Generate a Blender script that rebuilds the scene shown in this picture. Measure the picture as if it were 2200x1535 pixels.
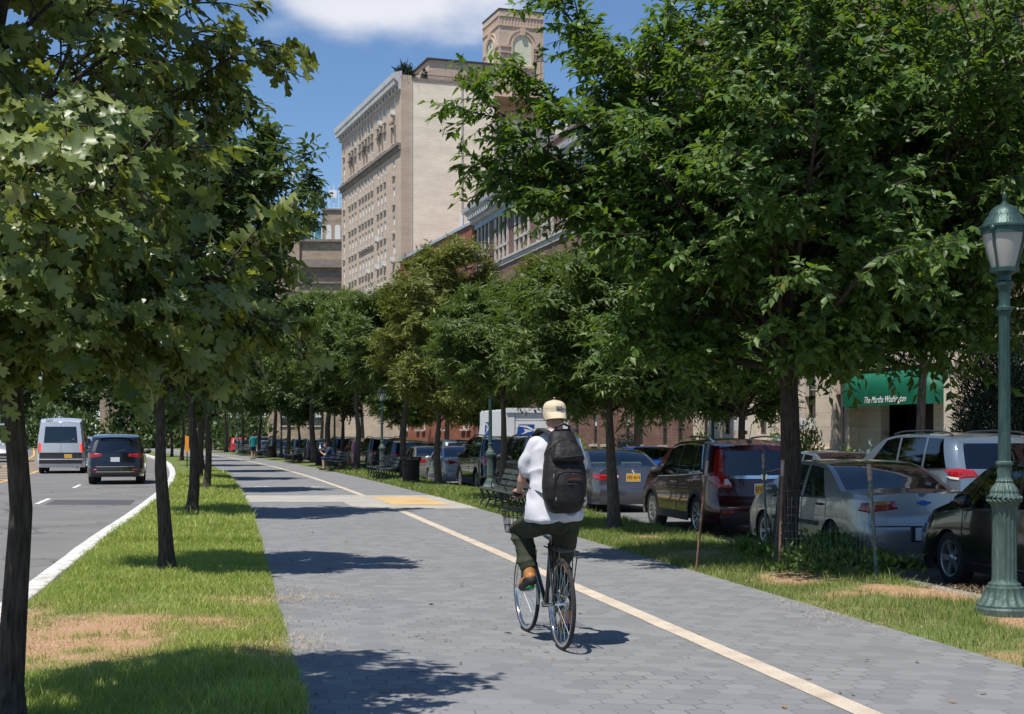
import bpy, math, random
import numpy as np
from mathutils import Vector, Matrix, Euler
R = math.radians
for o in list(bpy.data.objects): bpy.data.objects.remove(o)
scene = bpy.context.scene
COL = scene.collection
# ------------------------------------------------------------------ camera
cam_d = bpy.data.cameras.new('camera'); cam = bpy.data.objects.new('camera', cam_d); COL.objects.link(cam)
cam.location = (0, 0, 1.6); cam.rotation_euler = (R(90), 0, 0)
cam_d.sensor_width = 36; cam_d.lens = 50.7
cam_d.shift_y = 0.0762
cam_d.clip_start = 0.1; cam_d.clip_end = 3000
scene.camera = cam
# ------------------------------------------------------------------ sky, sun, exposure
SUNV = Vector((-0.265, -0.36, 1.0)).normalized()
w = bpy.data.worlds.new('World'); scene.world = w; w.use_nodes = True
nt = w.node_tree; nt.nodes.clear()
def N(t, **k):
    n = nt.nodes.new(t)
    for a, b in k.items(): setattr(n, a, b)
    return n
out = N('ShaderNodeOutputWorld'); bg = N('ShaderNodeBackground'); sky = N('ShaderNodeTexSky')
sky.sky_type = 'NISHITA'; sky.sun_disc = False
sky.sun_elevation = math.asin(SUNV.z); sky.sun_rotation = math.atan2(SUNV.x, SUNV.y)
sky.air_density = 1.0; sky.dust_density = 0.15; sky.ozone_density = 3.0
bg.inputs[1].default_value = 0.085
tc = N('ShaderNodeTexCoord'); mp = N('ShaderNodeMapping'); mp.inputs['Scale'].default_value = (1.0, 1.0, 2.2)
mp.inputs['Location'].default_value = (0.35, 0.1, 0.0)
nz = N('ShaderNodeTexNoise'); nz.inputs['Scale'].default_value = 5.5; nz.inputs['Detail'].default_value = 9; nz.inputs['Roughness'].default_value = 0.55
L = nt.links
L.new(tc.outputs['Generated'], mp.inputs[0]); L.new(mp.outputs[0], nz.inputs['Vector'])
def blob(d, rad, gain):
    dn = Vector(d).normalized()
    vm = N('ShaderNodeVectorMath', operation='SUBTRACT'); L.new(tc.outputs['Generated'], vm.inputs[0]); vm.inputs[1].default_value = dn
    ml = N('ShaderNodeVectorMath', operation='MULTIPLY'); L.new(vm.outputs[0], ml.inputs[0]); ml.inputs[1].default_value = (1/rad[0], 1/rad[0], 1/rad[1])
    ln = N('ShaderNodeVectorMath', operation='LENGTH'); L.new(ml.outputs[0], ln.inputs[0])
    mr = N('ShaderNodeMapRange'); L.new(ln.outputs['Value'], mr.inputs[0]); mr.inputs[1].default_value = 0; mr.inputs[2].default_value = 1.5; mr.inputs[3].default_value = gain; mr.inputs[4].default_value = 0
    return mr.outputs[0]
blobs = [blob((-0.085, 1, 0.305), (0.085, 0.030), 0.52), blob((-0.12, 1, 0.33), (0.12, 0.04), 0.35), blob((-0.15, 1, 0.165), (0.05, 0.035), 0.24), blob((-0.30, 1, 0.19), (0.09, 0.10), 0.28), blob((-0.175, 1, 0.275), (0.02, 0.012), 0.16)]
s = nz.outputs['Fac']
for b in blobs:
    ad = N('ShaderNodeMath', operation='ADD'); L.new(s, ad.inputs[0]); L.new(b, ad.inputs[1]); s = ad.outputs[0]
cr = N('ShaderNodeMapRange'); L.new(s, cr.inputs[0]); cr.inputs[1].default_value = 0.66; cr.inputs[2].default_value = 0.98; cr.interpolation_type = 'SMOOTHSTEP'
nz2 = N('ShaderNodeTexNoise'); nz2.inputs['Scale'].default_value = 14; nz2.inputs['Detail'].default_value = 6; L.new(mp.outputs[0], nz2.inputs['Vector'])
cc = N('ShaderNodeMix', data_type='RGBA'); L.new(nz2.outputs['Fac'], cc.inputs[0])
cc.inputs[6].default_value = (6.6, 7.1, 8.4, 1); cc.inputs[7].default_value = (9.6, 9.6, 10.0, 1)
mx = N('ShaderNodeMix', data_type='RGBA'); L.new(cr.outputs[0], mx.inputs[0]); tn = N('ShaderNodeMix', data_type='RGBA', blend_type='MULTIPLY'); tn.inputs[0].default_value = 1.0; L.new(sky.outputs[0], tn.inputs[6]); tn.inputs[7].default_value = (0.93, 1.09, 1.26, 1); L.new(tn.outputs[2], mx.inputs[6]); L.new(cc.outputs[2], mx.inputs[7])
L.new(mx.outputs[2], bg.inputs[0]); L.new(bg.outputs[0], out.inputs[0])
sd = bpy.data.lights.new('sun', 'SUN'); sd.energy = 5.0; sd.angle = R(0.53); sd.color = (1.0, 0.95, 0.865)
sun = bpy.data.objects.new('sun', sd); COL.objects.link(sun); sun.rotation_euler = SUNV.to_track_quat('Z', 'Y').to_euler()
vs = scene.view_settings; vs.view_transform = 'Standard'; vs.look = 'None'; vs.exposure = 0.2; vs.gamma = 1; vs.use_curve_mapping = False
scene.cycles.max_bounces = 7; scene.cycles.transparent_max_bounces = 10
scene.cycles.use_denoising = True

# ------------------------------------------------------------------ the street's own frame
# m(Y) is the street's sideways slope; the beige stripe runs down x = XS(Y); P(Y, d) is d metres to its right
def M_(Y): return -0.197 - 0.0012 * (min(max(Y, 25), 138) - 25)
def XS(Y):
    if Y <= 25: return 3.67 - 0.197 * Y
    y = min(Y, 138) - 25
    x = -1.255 - 0.197 * y - 0.0006 * y * y
    return x + (0 if Y <= 138 else M_(138) * (Y - 138))
def PX(Y, d): return XS(Y) + d * math.sqrt(1 + M_(Y) ** 2)
def HD(Y): return math.atan(-M_(Y))
def ZS(Y): return float(np.interp(Y, [0, 30, 60, 400], [-0.13, -0.13, -0.30, -0.32]))   # service road surface
ZM = -0.14                                                                              # main road surface

# ------------------------------------------------------------------ materials
def newmat(name):
    m = bpy.data.materials.new(name); m.use_nodes = True; m.node_tree.nodes.clear()
    return m, m.node_tree.nodes, m.node_tree.links
def nd(ns, t, **k):
    n = ns.new(t)
    for a, b in k.items(): setattr(n, a, b)
    return n
def c4(c): return (c[0], c[1], c[2], 1)
def mat(name, col, rough=0.6, metal=0.0, var=0.0, scale=8.0, bump=0.0, bscale=60.0, col2=None, coat=0.0, spec=0.5, coords='Object', stretch=(1, 1, 1), detail=5, emit=None):
    m, ns, ls = newmat(name)
    o = nd(ns, 'ShaderNodeOutputMaterial'); p = nd(ns, 'ShaderNodeBsdfPrincipled'); ls.new(p.outputs[0], o.inputs[0])
    p.inputs['Base Color'].default_value = c4(col); p.inputs['Roughness'].default_value = rough; p.inputs['Metallic'].default_value = metal
    p.inputs['Coat Weight'].default_value = coat; p.inputs['Coat Roughness'].default_value = 0.03; p.inputs['Specular IOR Level'].default_value = spec
    if emit: p.inputs['Emission Color'].default_value = c4(emit[0]); p.inputs['Emission Strength'].default_value = emit[1]
    if var or bump:
        t = nd(ns, 'ShaderNodeTexCoord'); mpn = nd(ns, 'ShaderNodeMapping'); mpn.inputs['Scale'].default_value = stretch
        ls.new(t.outputs[coords], mpn.inputs[0])
    if var:
        n1 = nd(ns, 'ShaderNodeTexNoise'); n1.inputs['Scale'].default_value = scale; n1.inputs['Detail'].default_value = detail; ls.new(mpn.outputs[0], n1.inputs['Vector'])
        mr = nd(ns, 'ShaderNodeMapRange'); ls.new(n1.outputs['Fac'], mr.inputs[0]); mr.inputs[1].default_value = 0.3; mr.inputs[2].default_value = 0.7
        x = nd(ns, 'ShaderNodeMix', data_type='RGBA'); ls.new(mr.outputs[0], x.inputs[0])
        c2 = col2 or tuple(min(1, v * (1 + var)) for v in col); c1 = col if col2 else tuple(v * (1 - var) for v in col)
        x.inputs[6].default_value = c4(c1); x.inputs[7].default_value = c4(c2); ls.new(x.outputs[2], p.inputs['Base Color'])
    if bump:
        n2 = nd(ns, 'ShaderNodeTexNoise'); n2.inputs['Scale'].default_value = bscale; n2.inputs['Detail'].default_value = 4; ls.new(mpn.outputs[0], n2.inputs['Vector'])
        b = nd(ns, 'ShaderNodeBump'); b.inputs['Strength'].default_value = bump; b.inputs['Distance'].default_value = 0.02; ls.new(n2.outputs['Fac'], b.inputs['Height']); ls.new(b.outputs[0], p.inputs['Normal'])
    return m
def brick(name, c1, c2, mortar, scale=1.0, bw=0.21, bh=0.07, msize=0.008, var=0.25, bias=0.0, rough=0.85, stain=0.35):
    m, ns, ls = newmat(name)
    o = nd(ns, 'ShaderNodeOutputMaterial'); p = nd(ns, 'ShaderNodeBsdfPrincipled'); ls.new(p.outputs[0], o.inputs[0]); p.inputs['Roughness'].default_value = rough; p.inputs['Specular IOR Level'].default_value = 0.2
    t = nd(ns, 'ShaderNodeTexCoord'); sx = nd(ns, 'ShaderNodeSeparateXYZ'); ls.new(t.outputs['Object'], sx.inputs[0])
    a = nd(ns, 'ShaderNodeMath', operation='ADD'); ls.new(sx.outputs[0], a.inputs[0]); ls.new(sx.outputs[1], a.inputs[1])
    cb = nd(ns, 'ShaderNodeCombineXYZ'); ls.new(a.outputs[0], cb.inputs[0]); ls.new(sx.outputs[2], cb.inputs[1])
    b = nd(ns, 'ShaderNodeTexBrick'); ls.new(cb.outputs[0], b.inputs['Vector']); b.inputs['Scale'].default_value = scale
    b.inputs['Color1'].default_value = c4(c1); b.inputs['Color2'].default_value = c4(c2); b.inputs['Mortar'].default_value = c4(mortar)
    b.inputs['Brick Width'].default_value = bw; b.inputs['Row Height'].default_value = bh; b.inputs['Mortar Size'].default_value = msize; b.inputs['Bias'].default_value = bias
    n1 = nd(ns, 'ShaderNodeTexNoise'); n1.inputs['Scale'].default_value = 0.35; n1.inputs['Detail'].default_value = 8; n1.inputs['Roughness'].default_value = 0.65
    mpn = nd(ns, 'ShaderNodeMapping'); mpn.inputs['Scale'].default_value = (1, 1, 3.5); ls.new(t.outputs['Object'], mpn.inputs[0]); ls.new(mpn.outputs[0], n1.inputs['Vector'])
    mr = nd(ns, 'ShaderNodeMapRange'); ls.new(n1.outputs['Fac'], mr.inputs[0]); mr.inputs[1].default_value = 0.3; mr.inputs[2].default_value = 0.7; mr.inputs[3].default_value = 1 - stain; mr.inputs[4].default_value = 1 + stain * 0.4
    x = nd(ns, 'ShaderNodeVectorMath', operation='SCALE'); ls.new(b.outputs['Color'], x.inputs[0]); ls.new(mr.outputs[0], x.inputs['Scale']); ls.new(x.outputs[0], p.inputs['Base Color'])
    bp = nd(ns, 'ShaderNodeBump'); bp.inputs['Strength'].default_value = 0.3; bp.inputs['Distance'].default_value = 0.01; ls.new(b.outputs['Fac'], bp.inputs['Height']); bp.invert = True; ls.new(bp.outputs[0], p.inputs['Normal'])
    return m
def leafmat(name, top, top2, trans, gloss=0.35, tfac=0.3, spot=None):
    m, ns, ls = newmat(name)
    o = nd(ns, 'ShaderNodeOutputMaterial'); p = nd(ns, 'ShaderNodeBsdfPrincipled'); p.inputs['Roughness'].default_value = gloss; p.inputs['Specular IOR Level'].default_value = 0.42
    at = nd(ns, 'ShaderNodeAttribute', attribute_name='v')
    x = nd(ns, 'ShaderNodeMix', data_type='RGBA'); ls.new(at.outputs['Fac'], x.inputs[0]); x.inputs[6].default_value = c4(top); x.inputs[7].default_value = c4(top2)
    src = x.outputs[2]
    if spot:
        g = nd(ns, 'ShaderNodeMath', operation='GREATER_THAN'); ls.new(at.outputs['Fac'], g.inputs[0]); g.inputs[1].default_value = 0.93
        y = nd(ns, 'ShaderNodeMix', data_type='RGBA'); ls.new(g.outputs[0], y.inputs[0]); ls.new(src, y.inputs[6]); y.inputs[7].default_value = c4(spot); src = y.outputs[2]
    ls.new(src, p.inputs['Base Color'])
    tr = nd(ns, 'ShaderNodeBsdfTranslucent')
    z = nd(ns, 'ShaderNodeMix', data_type='RGBA'); ls.new(at.outputs['Fac'], z.inputs[0]); z.inputs[6].default_value = c4(tuple(v * 0.55 for v in trans)); z.inputs[7].default_value = c4(trans); ls.new(z.outputs[2], tr.inputs[0])
    ms = nd(ns, 'ShaderNodeMixShader'); ms.inputs[0].default_value = tfac; ls.new(p.outputs[0], ms.inputs[1]); ls.new(tr.outputs[0], ms.inputs[2]); ls.new(ms.outputs[0], o.inputs[0])
    return m
def glassmat(name, tint, fac, rough=0.02):
    m, ns, ls = newmat(name)
    o = nd(ns, 'ShaderNodeOutputMaterial'); t = nd(ns, 'ShaderNodeBsdfTransparent'); t.inputs[0].default_value = c4(tint)
    g = nd(ns, 'ShaderNodeBsdfGlossy'); g.inputs['Roughness'].default_value = rough; g.inputs[0].default_value = (1, 1, 1, 1)
    fr = nd(ns, 'ShaderNodeFresnel'); fr.inputs[0].default_value = 1.55
    a = nd(ns, 'ShaderNodeMath', operation='ADD'); a.use_clamp = True; ls.new(fr.outputs[0], a.inputs[0]); a.inputs[1].default_value = fac
    ms = nd(ns, 'ShaderNodeMixShader'); ls.new(a.outputs[0], ms.inputs[0]); ls.new(t.outputs[0], ms.inputs[1]); ls.new(g.outputs[0], ms.inputs[2]); ls.new(ms.outputs[0], o.inputs[0])
    return m
def ground_mat(name, base, base2, bare=None, scale=3.0, bump=0.4, bscale=80, rough=0.95, fine=0.25, cracks=False):
    """base noise; point attribute 'bare' mixes to soil"""
    m, ns, ls = newmat(name)
    o = nd(ns, 'ShaderNodeOutputMaterial'); p = nd(ns, 'ShaderNodeBsdfPrincipled'); ls.new(p.outputs[0], o.inputs[0]); p.inputs['Roughness'].default_value = rough; p.inputs['Specular IOR Level'].default_value = 0.25
    t = nd(ns, 'ShaderNodeTexCoord')
    n1 = nd(ns, 'ShaderNodeTexNoise'); n1.inputs['Scale'].default_value = scale; n1.inputs['Detail'].default_value = 8; ls.new(t.outputs['Object'], n1.inputs['Vector'])
    mr = nd(ns, 'ShaderNodeMapRange'); ls.new(n1.outputs['Fac'], mr.inputs[0]); mr.inputs[1].default_value = 0.3; mr.inputs[2].default_value = 0.7
    x = nd(ns, 'ShaderNodeMix', data_type='RGBA'); ls.new(mr.outputs[0], x.inputs[0]); x.inputs[6].default_value = c4(base); x.inputs[7].default_value = c4(base2); src = x.outputs[2]
    if bare:
        at = nd(ns, 'ShaderNodeAttribute', attribute_name='bare')
        y = nd(ns, 'ShaderNodeMix', data_type='RGBA'); ls.new(at.outputs['Fac'], y.inputs[0]); ls.new(src, y.inputs[6]); y.inputs[7].default_value = c4(bare); src = y.outputs[2]
    n2 = nd(ns, 'ShaderNodeTexNoise'); n2.inputs['Scale'].default_value = bscale; n2.inputs['Detail'].default_value = 5; ls.new(t.outputs['Object'], n2.inputs['Vector'])
    m2 = nd(ns, 'ShaderNodeMapRange'); ls.new(n2.outputs['Fac'], m2.inputs[0]); m2.inputs[1].default_value = 0.3; m2.inputs[2].default_value = 0.7; m2.inputs[3].default_value = 1 - fine; m2.inputs[4].default_value = 1 + fine
    sc = nd(ns, 'ShaderNodeVectorMath', operation='SCALE'); ls.new(src, sc.inputs[0]); ls.new(m2.outputs[0], sc.inputs['Scale']); src = sc.outputs[0]
    if cracks:
        vo = nd(ns, 'ShaderNodeTexVoronoi'); vo.feature = 'DISTANCE_TO_EDGE'; vo.inputs['Scale'].default_value = 0.22
        dn = nd(ns, 'ShaderNodeTexNoise'); dn.inputs['Scale'].default_value = 1.2; dn.inputs['Detail'].default_value = 6; ls.new(t.outputs['Object'], dn.inputs['Vector'])
        ad = nd(ns, 'ShaderNodeVectorMath', operation='ADD'); ls.new(t.outputs['Object'], ad.inputs[0]); sv = nd(ns, 'ShaderNodeVectorMath', operation='SCALE'); ls.new(dn.outputs['Color'], sv.inputs[0]); sv.inputs['Scale'].default_value = 1.6; ls.new(sv.outputs[0], ad.inputs[1]); ls.new(ad.outputs[0], vo.inputs['Vector'])
        c = nd(ns, 'ShaderNodeMapRange'); ls.new(vo.outputs['Distance'], c.inputs[0]); c.inputs[1].default_value = 0.0; c.inputs[2].default_value = 0.014; c.inputs[3].default_value = 0.45; c.inputs[4].default_value = 1
        s2 = nd(ns, 'ShaderNodeVectorMath', operation='SCALE'); ls.new(src, s2.inputs[0]); ls.new(c.outputs[0], s2.inputs['Scale']); src = s2.outputs[0]
    ls.new(src, p.inputs['Base Color'])
    b = nd(ns, 'ShaderNodeBump'); b.inputs['Strength'].default_value = bump; b.inputs['Distance'].default_value = 0.01; ls.new(n2.outputs['Fac'], b.inputs['Height']); ls.new(b.outputs[0], p.inputs['Normal'])
    return m
def hex_mat(name, c1, c2, joint, size=0.2):
    m, ns, ls = newmat(name)
    o = nd(ns, 'ShaderNodeOutputMaterial'); p = nd(ns, 'ShaderNodeBsdfPrincipled'); ls.new(p.outputs[0], o.inputs[0]); p.inputs['Roughness'].default_value = 0.8; p.inputs['Specular IOR Level'].default_value = 0.3
    uv = nd(ns, 'ShaderNodeUVMap'); uv.uv_map = 'uv'
    V = lambda op, a=None, b=None, vb=None: (lambda n: ([ls.new(a, n.inputs[0]) if a is not None else None, ls.new(b, n.inputs[1]) if b is not None else None, setattr(n.inputs[1], 'default_value', vb) if vb is not None else None], n)[1])(nd(ns, 'ShaderNodeVectorMath', operation=op))
    Mh = lambda op, a=None, b=None, vb=None: (lambda n: ([ls.new(a, n.inputs[0]) if a is not None else None, ls.new(b, n.inputs[1]) if b is not None else None, setattr(n.inputs[1], 'default_value', vb) if vb is not None else None], n)[1])(nd(ns, 'ShaderNodeMath', operation=op))
    wn = nd(ns, 'ShaderNodeTexNoise'); wn.inputs['Scale'].default_value = 3.0; ls.new(uv.outputs[0], wn.inputs['Vector'])
    wc = V('SUBTRACT', wn.outputs['Color'], vb=(0.5, 0.5, 0.5)); ws = V('MULTIPLY', wc.outputs[0], vb=(0.03, 0.03, 0))
    uw = V('ADD', uv.outputs[0], ws.outputs[0])
    q = V('MULTIPLY', uw.outputs[0], vb=(1 / size, 1 / size, 0))
    rr = (1.0, 1.7320508, 1.0); h = (0.5, 0.8660254, 0.0)
    qa = V('ADD', q.outputs[0], vb=(1000, 1732.0508, 0))
    A = V('MODULO', qa.outputs[0], vb=rr); A = V('SUBTRACT', A.outputs[0], vb=h)
    qb = V('SUBTRACT', qa.outputs[0], vb=h); B = V('MODULO', qb.outputs[0], vb=rr); B = V('SUBTRACT', B.outputs[0], vb=h)
    la = V('LENGTH', A.outputs[0]); lb = V('LENGTH', B.outputs[0])
    lt = Mh('LESS_THAN', la.outputs['Value'], lb.outputs['Value'])
    g = nd(ns, 'ShaderNodeMix', data_type='VECTOR'); ls.new(lt.outputs[0], g.inputs[0]); ls.new(B.outputs[0], g.inputs[4]); ls.new(A.outputs[0], g.inputs[5])
    gv = g.outputs[1]
    ab = V('ABSOLUTE', gv); dt = V('DOT_PRODUCT', ab.outputs[0], vb=(0.5, 0.8660254, 0)); sx = nd(ns, 'ShaderNodeSeparateXYZ'); ls.new(ab.outputs[0], sx.inputs[0])
    mxx = Mh('MAXIMUM', dt.outputs['Value'], sx.outputs[0])
    e = nd(ns, 'ShaderNodeMapRange'); ls.new(mxx.outputs[0], e.inputs[0]); e.inputs[1].default_value = 0.470; e.inputs[2].default_value = 0.495
    wide = nd(ns, 'ShaderNodeTexNoise'); wide.inputs['Scale'].default_value = 1.4; wide.inputs['Detail'].default_value = 7; ls.new(uv.outputs[0], wide.inputs['Vector'])
    jm = nd(ns, 'ShaderNodeMapRange'); ls.new(wide.outputs['Fac'], jm.inputs[0]); jm.inputs[1].default_value = 0.38; jm.inputs[2].default_value = 0.62; jm.inputs[3].default_value = 0.05; jm.inputs[4].default_value = 0.9
    ef = Mh('MULTIPLY', e.outputs[0], jm.outputs[0])
    cid = V('SUBTRACT', qa.outputs[0], gv); wnn = nd(ns, 'ShaderNodeTexWhiteNoise'); rd = V('SNAP', cid.outputs[0], vb=(0.5, 0.8660254, 1)); ls.new(rd.outputs[0], wnn.inputs['Vector'])
    fn = nd(ns, 'ShaderNodeTexNoise'); fn.inputs['Scale'].default_value = 130; fn.inputs['Detail'].default_value = 3; ls.new(uv.outputs[0], fn.inputs['Vector'])
    f1 = Mh('MULTIPLY', wnn.outputs['Value'], vb=0.40); f2 = Mh('MULTIPLY', fn.outputs['Fac'], vb=0.55); f3 = Mh('ADD', f1.outputs[0], f2.outputs[0]); w2n = nd(ns, 'ShaderNodeTexNoise'); w2n.inputs['Scale'].default_value = 0.33; w2n.inputs['Detail'].default_value = 9; w2n.inputs['Roughness'].default_value = 0.7; ls.new(uv.outputs[0], w2n.inputs['Vector']); w3 = Mh('ADD', wide.outputs['Fac'], w2n.outputs['Fac']); f4 = Mh('MULTIPLY', w3.outputs[0], vb=0.42); f5 = Mh('ADD', f3.outputs[0], f4.outputs[0]); f6 = Mh('SUBTRACT', f5.outputs[0], vb=0.42)
    c = nd(ns, 'ShaderNodeMix', data_type='RGBA'); ls.new(f6.outputs[0], c.inputs[0]); c.inputs[6].default_value = c4(c1); c.inputs[7].default_value = c4(c2)
    j = nd(ns, 'ShaderNodeMix', data_type='RGBA'); ls.new(ef.outputs[0], j.inputs[0]); ls.new(c.outputs[2], j.inputs[6]); j.inputs[7].default_value = c4(joint); ls.new(j.outputs[2], p.inputs['Base Color'])
    hh = Mh('MULTIPLY', fn.outputs['Fac'], vb=0.25); h2 = Mh('SUBTRACT', hh.outputs[0], ef.outputs[0])
    b = nd(ns, 'ShaderNodeBump'); b.inputs['Strength'].default_value = 0.5; b.inputs['Distance'].default_value = 0.006; ls.new(h2.outputs[0], b.inputs['Height']); ls.new(b.outputs[0], p.inputs['Normal'])
    return m

# ------------------------------------------------------------------ mesh helpers
class MB:
    def __init__(s): s.v = []; s.f = []
    def add(s, vs, fs):
        n = len(s.v); s.v.extend([tuple(p) for p in vs]); s.f.extend([tuple(n + i for i in f) for f in fs]); return s
    def box(s, c, d, rz=0.0, rot=None, taper=1.0):
        x, y, z = d[0] / 2, d[1] / 2, d[2] / 2
        vs = [Vector((sx * x * (taper if sz > 0 else 1), sy * y * (taper if sz > 0 else 1), sz * z)) for sx, sy, sz in ((-1,-1,-1),(1,-1,-1),(1,1,-1),(-1,1,-1),(-1,-1,1),(1,-1,1),(1,1,1),(-1,1,1))]
        m = rot if rot is not None else (Matrix.Rotation(rz, 3, 'Z') if rz else None)
        if m is not None: vs = [m @ v for v in vs]
        return s.add([v + Vector(c) for v in vs], [(0,3,2,1),(4,5,6,7),(0,1,5,4),(1,2,6,5),(2,3,7,6),(3,0,4,7)])
    def b3(s, x0, x1, y0, y1, z0, z1): return s.box(((x0+x1)/2, (y0+y1)/2, (z0+z1)/2), (x1-x0, y1-y0, z1-z0))
    def tube(s, pts, r, n=8, cap=True, flat=None):
        pts = [Vector(p) for p in pts]; rs = r if hasattr(r, '__len__') else [r] * len(pts)
        up = None; base = len(s.v)
        for i, p in enumerate(pts):
            t = (pts[min(i+1, len(pts)-1)] - pts[max(i-1, 0)])
            if t.length < 1e-9: t = Vector((0,0,1))
            t.normalize()
            if up is None: up = Vector((0,0,1)) if abs(t.z) < 0.9 else Vector((1,0,0))
            a = t.cross(up)
            if a.length < 1e-6: a = t.orthogonal()
            a.normalize(); b = a.cross(t).normalized(); up = b
            for k in range(n):
                th = 2*math.pi*k/n
                fb = 1.0 if flat is None else flat
                s.v.append(tuple(p + a*math.cos(th)*rs[i] + b*math.sin(th)*rs[i]*fb))
        for i in range(len(pts)-1):
            for k in range(n):
                s.f.append((base+i*n+k, base+i*n+(k+1)%n, base+(i+1)*n+(k+1)%n, base+(i+1)*n+k))
        if cap:
            s.f.append(tuple(base+k for k in range(n))[::-1]); s.f.append(tuple(base+(len(pts)-1)*n+k for k in range(n)))
        return s
    def lathe(s, prof, n=24, c=(0,0,0), axis='z', flute=None, close=False, a0=0, a1=2*math.pi):
        base = len(s.v); full = abs(a1-a0-2*math.pi) < 1e-6; nn = n if full else n+1
        for i, (r, z) in enumerate(prof):
            for k in range(nn):
                th = a0 + (a1-a0)*k/n; rr = r
                if flute and flute[0] <= z <= flute[1]: rr = r*(1-flute[3]*(0.5+0.5*math.cos(flute[2]*th)))
                p = (rr*math.cos(th), rr*math.sin(th), z)
                if axis == 'x': p = (z, rr*math.cos(th), rr*math.sin(th))
                if axis == 'y': p = (rr*math.cos(th), z, rr*math.sin(th))
                s.v.append((p[0]+c[0], p[1]+c[1], p[2]+c[2]))
        m = len(prof)
        for i in range(m if close else m-1):
            for k in range(n):
                k2 = (k+1) % nn if full else k+1
                s.f.append((base+i*nn+k, base+i*nn+k2, base+((i+1)%m)*nn+k2, base+((i+1)%m)*nn+k))
        return s
    def grid(s, fn, nu, nv, flip=False):
        base = len(s.v)
        for i in range(nu+1):
            for j in range(nv+1): s.v.append(tuple(fn(i/nu, j/nv)))
        for i in range(nu):
            for j in range(nv):
                q = (base+i*(nv+1)+j, base+(i+1)*(nv+1)+j, base+(i+1)*(nv+1)+j+1, base+i*(nv+1)+j+1)
                s.f.append(q[::-1] if flip else q)
        return s
    def ell(s, c, r, n=12, m=8, rot=None):
        base = len(s.v)
        for i in range(m+1):
            ph = math.pi*i/m
            for k in range(n):
                th = 2*math.pi*k/n
                v = Vector((r[0]*math.sin(ph)*math.cos(th), r[1]*math.sin(ph)*math.sin(th), r[2]*math.cos(ph)))
                if rot is not None: v = rot @ v
                s.v.append((v.x+c[0], v.y+c[1], v.z+c[2]))
        for i in range(m):
            for k in range(n): s.f.append((base+i*n+k, base+(i+1)*n+k, base+(i+1)*n+(k+1)%n, base+i*n+(k+1)%n))
        return s
    def prism(s, poly, y0, y1, plane='xz'):
        """poly in x,z extruded along y"""
        n = len(poly); base = len(s.v)
        for y in (y0, y1):
            for a, b in poly:
                s.v.append({'xz': (a, y, b), 'yz': (y, a, b), 'xy': (a, b, y)}[plane])
        s.f.append(tuple(base+i for i in range(n))); s.f.append(tuple(base+n+i for i in range(n))[::-1])
        for i in range(n):
            j = (i+1) % n; s.f.append((base+j, base+i, base+n+i, base+n+j))
        return s
    def mesh(s, name, m, smooth=False, ang=None):
        me = bpy.data.meshes.new(name); me.from_pydata(s.v, [], s.f); me.update()
        if m: me.materials.append(m)
        if smooth:
            me.polygons.foreach_set('use_smooth', [True]*len(me.polygons))
            if ang: 
                try: me.set_sharp_from_angle(angle=R(ang))
                except Exception: pass
        return me
    def build(s, name, m, parent=None, smooth=False, ang=35, label=None, fix=True, bevel=0):
        me = s.mesh(name, m, smooth, ang)
        if fix:
            import bmesh
            bm = bmesh.new(); bm.from_mesh(me); bmesh.ops.recalc_face_normals(bm, faces=bm.faces)
            if bevel: bmesh.ops.bevel(bm, geom=[e for e in bm.edges if len(e.link_faces) == 2 and e.calc_face_angle(0) > 0.6], offset=bevel, segments=2, affect='EDGES', clamp_overlap=True)
            bm.to_mesh(me); bm.free()
            if bevel: me.polygons.foreach_set('use_smooth', [True]*len(me.polygons)); me.set_sharp_from_angle(angle=R(40))
        return link(name, me, parent, label)
def link(name, me, parent=None, label=None):
    o = bpy.data.objects.new(name, me); COL.objects.link(o)
    if parent is not None: o.parent = parent
    if label: o['label'] = label
    return o
def npmesh(name, V, F, m, parent=None, attrs=None, smooth=False):
    V = np.asarray(V, dtype=np.float32); F = np.asarray(F, dtype=np.int32)
    me = bpy.data.meshes.new(name); me.vertices.add(len(V)); me.vertices.foreach_set('co', V.ravel())
    k = F.shape[1]; me.loops.add(F.size); me.loops.foreach_set('vertex_index', F.ravel())
    me.polygons.add(len(F)); me.polygons.foreach_set('loop_start', np.arange(0, F.size, k, dtype=np.int32)); me.polygons.foreach_set('loop_total', np.full(len(F), k, dtype=np.int32))
    if smooth: me.polygons.foreach_set('use_smooth', np.ones(len(F), dtype=bool))
    me.update(calc_edges=True)
    if m: me.materials.append(m)
    for an, av in (attrs or {}).items():
        a = me.attributes.new(an, 'FLOAT', 'POINT'); a.data.foreach_set('value', np.asarray(av, dtype=np.float32))
    return link(name, me, parent)
def thing(name, label, cat, loc=(0,0,0), rz=0.0, group=None):
    o = bpy.data.objects.new(name, None); COL.objects.link(o); o.location = loc; o.rotation_euler = (0, 0, rz)
    o['label'] = label; o['category'] = cat
    if group: o['group'] = group
    o.empty_display_size = 0.2
    return o
def tag(o, label, cat, group=None, kind=None):
    if label: o['label'] = label
    if cat: o['category'] = cat
    if group: o['group'] = group
    if kind: o['kind'] = kind
    return o
def copy_tree(o, parent=None):
    c = o.copy(); COL.objects.link(c); c.parent = parent
    for ch in o.children: copy_tree(ch, c)
    return c
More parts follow.
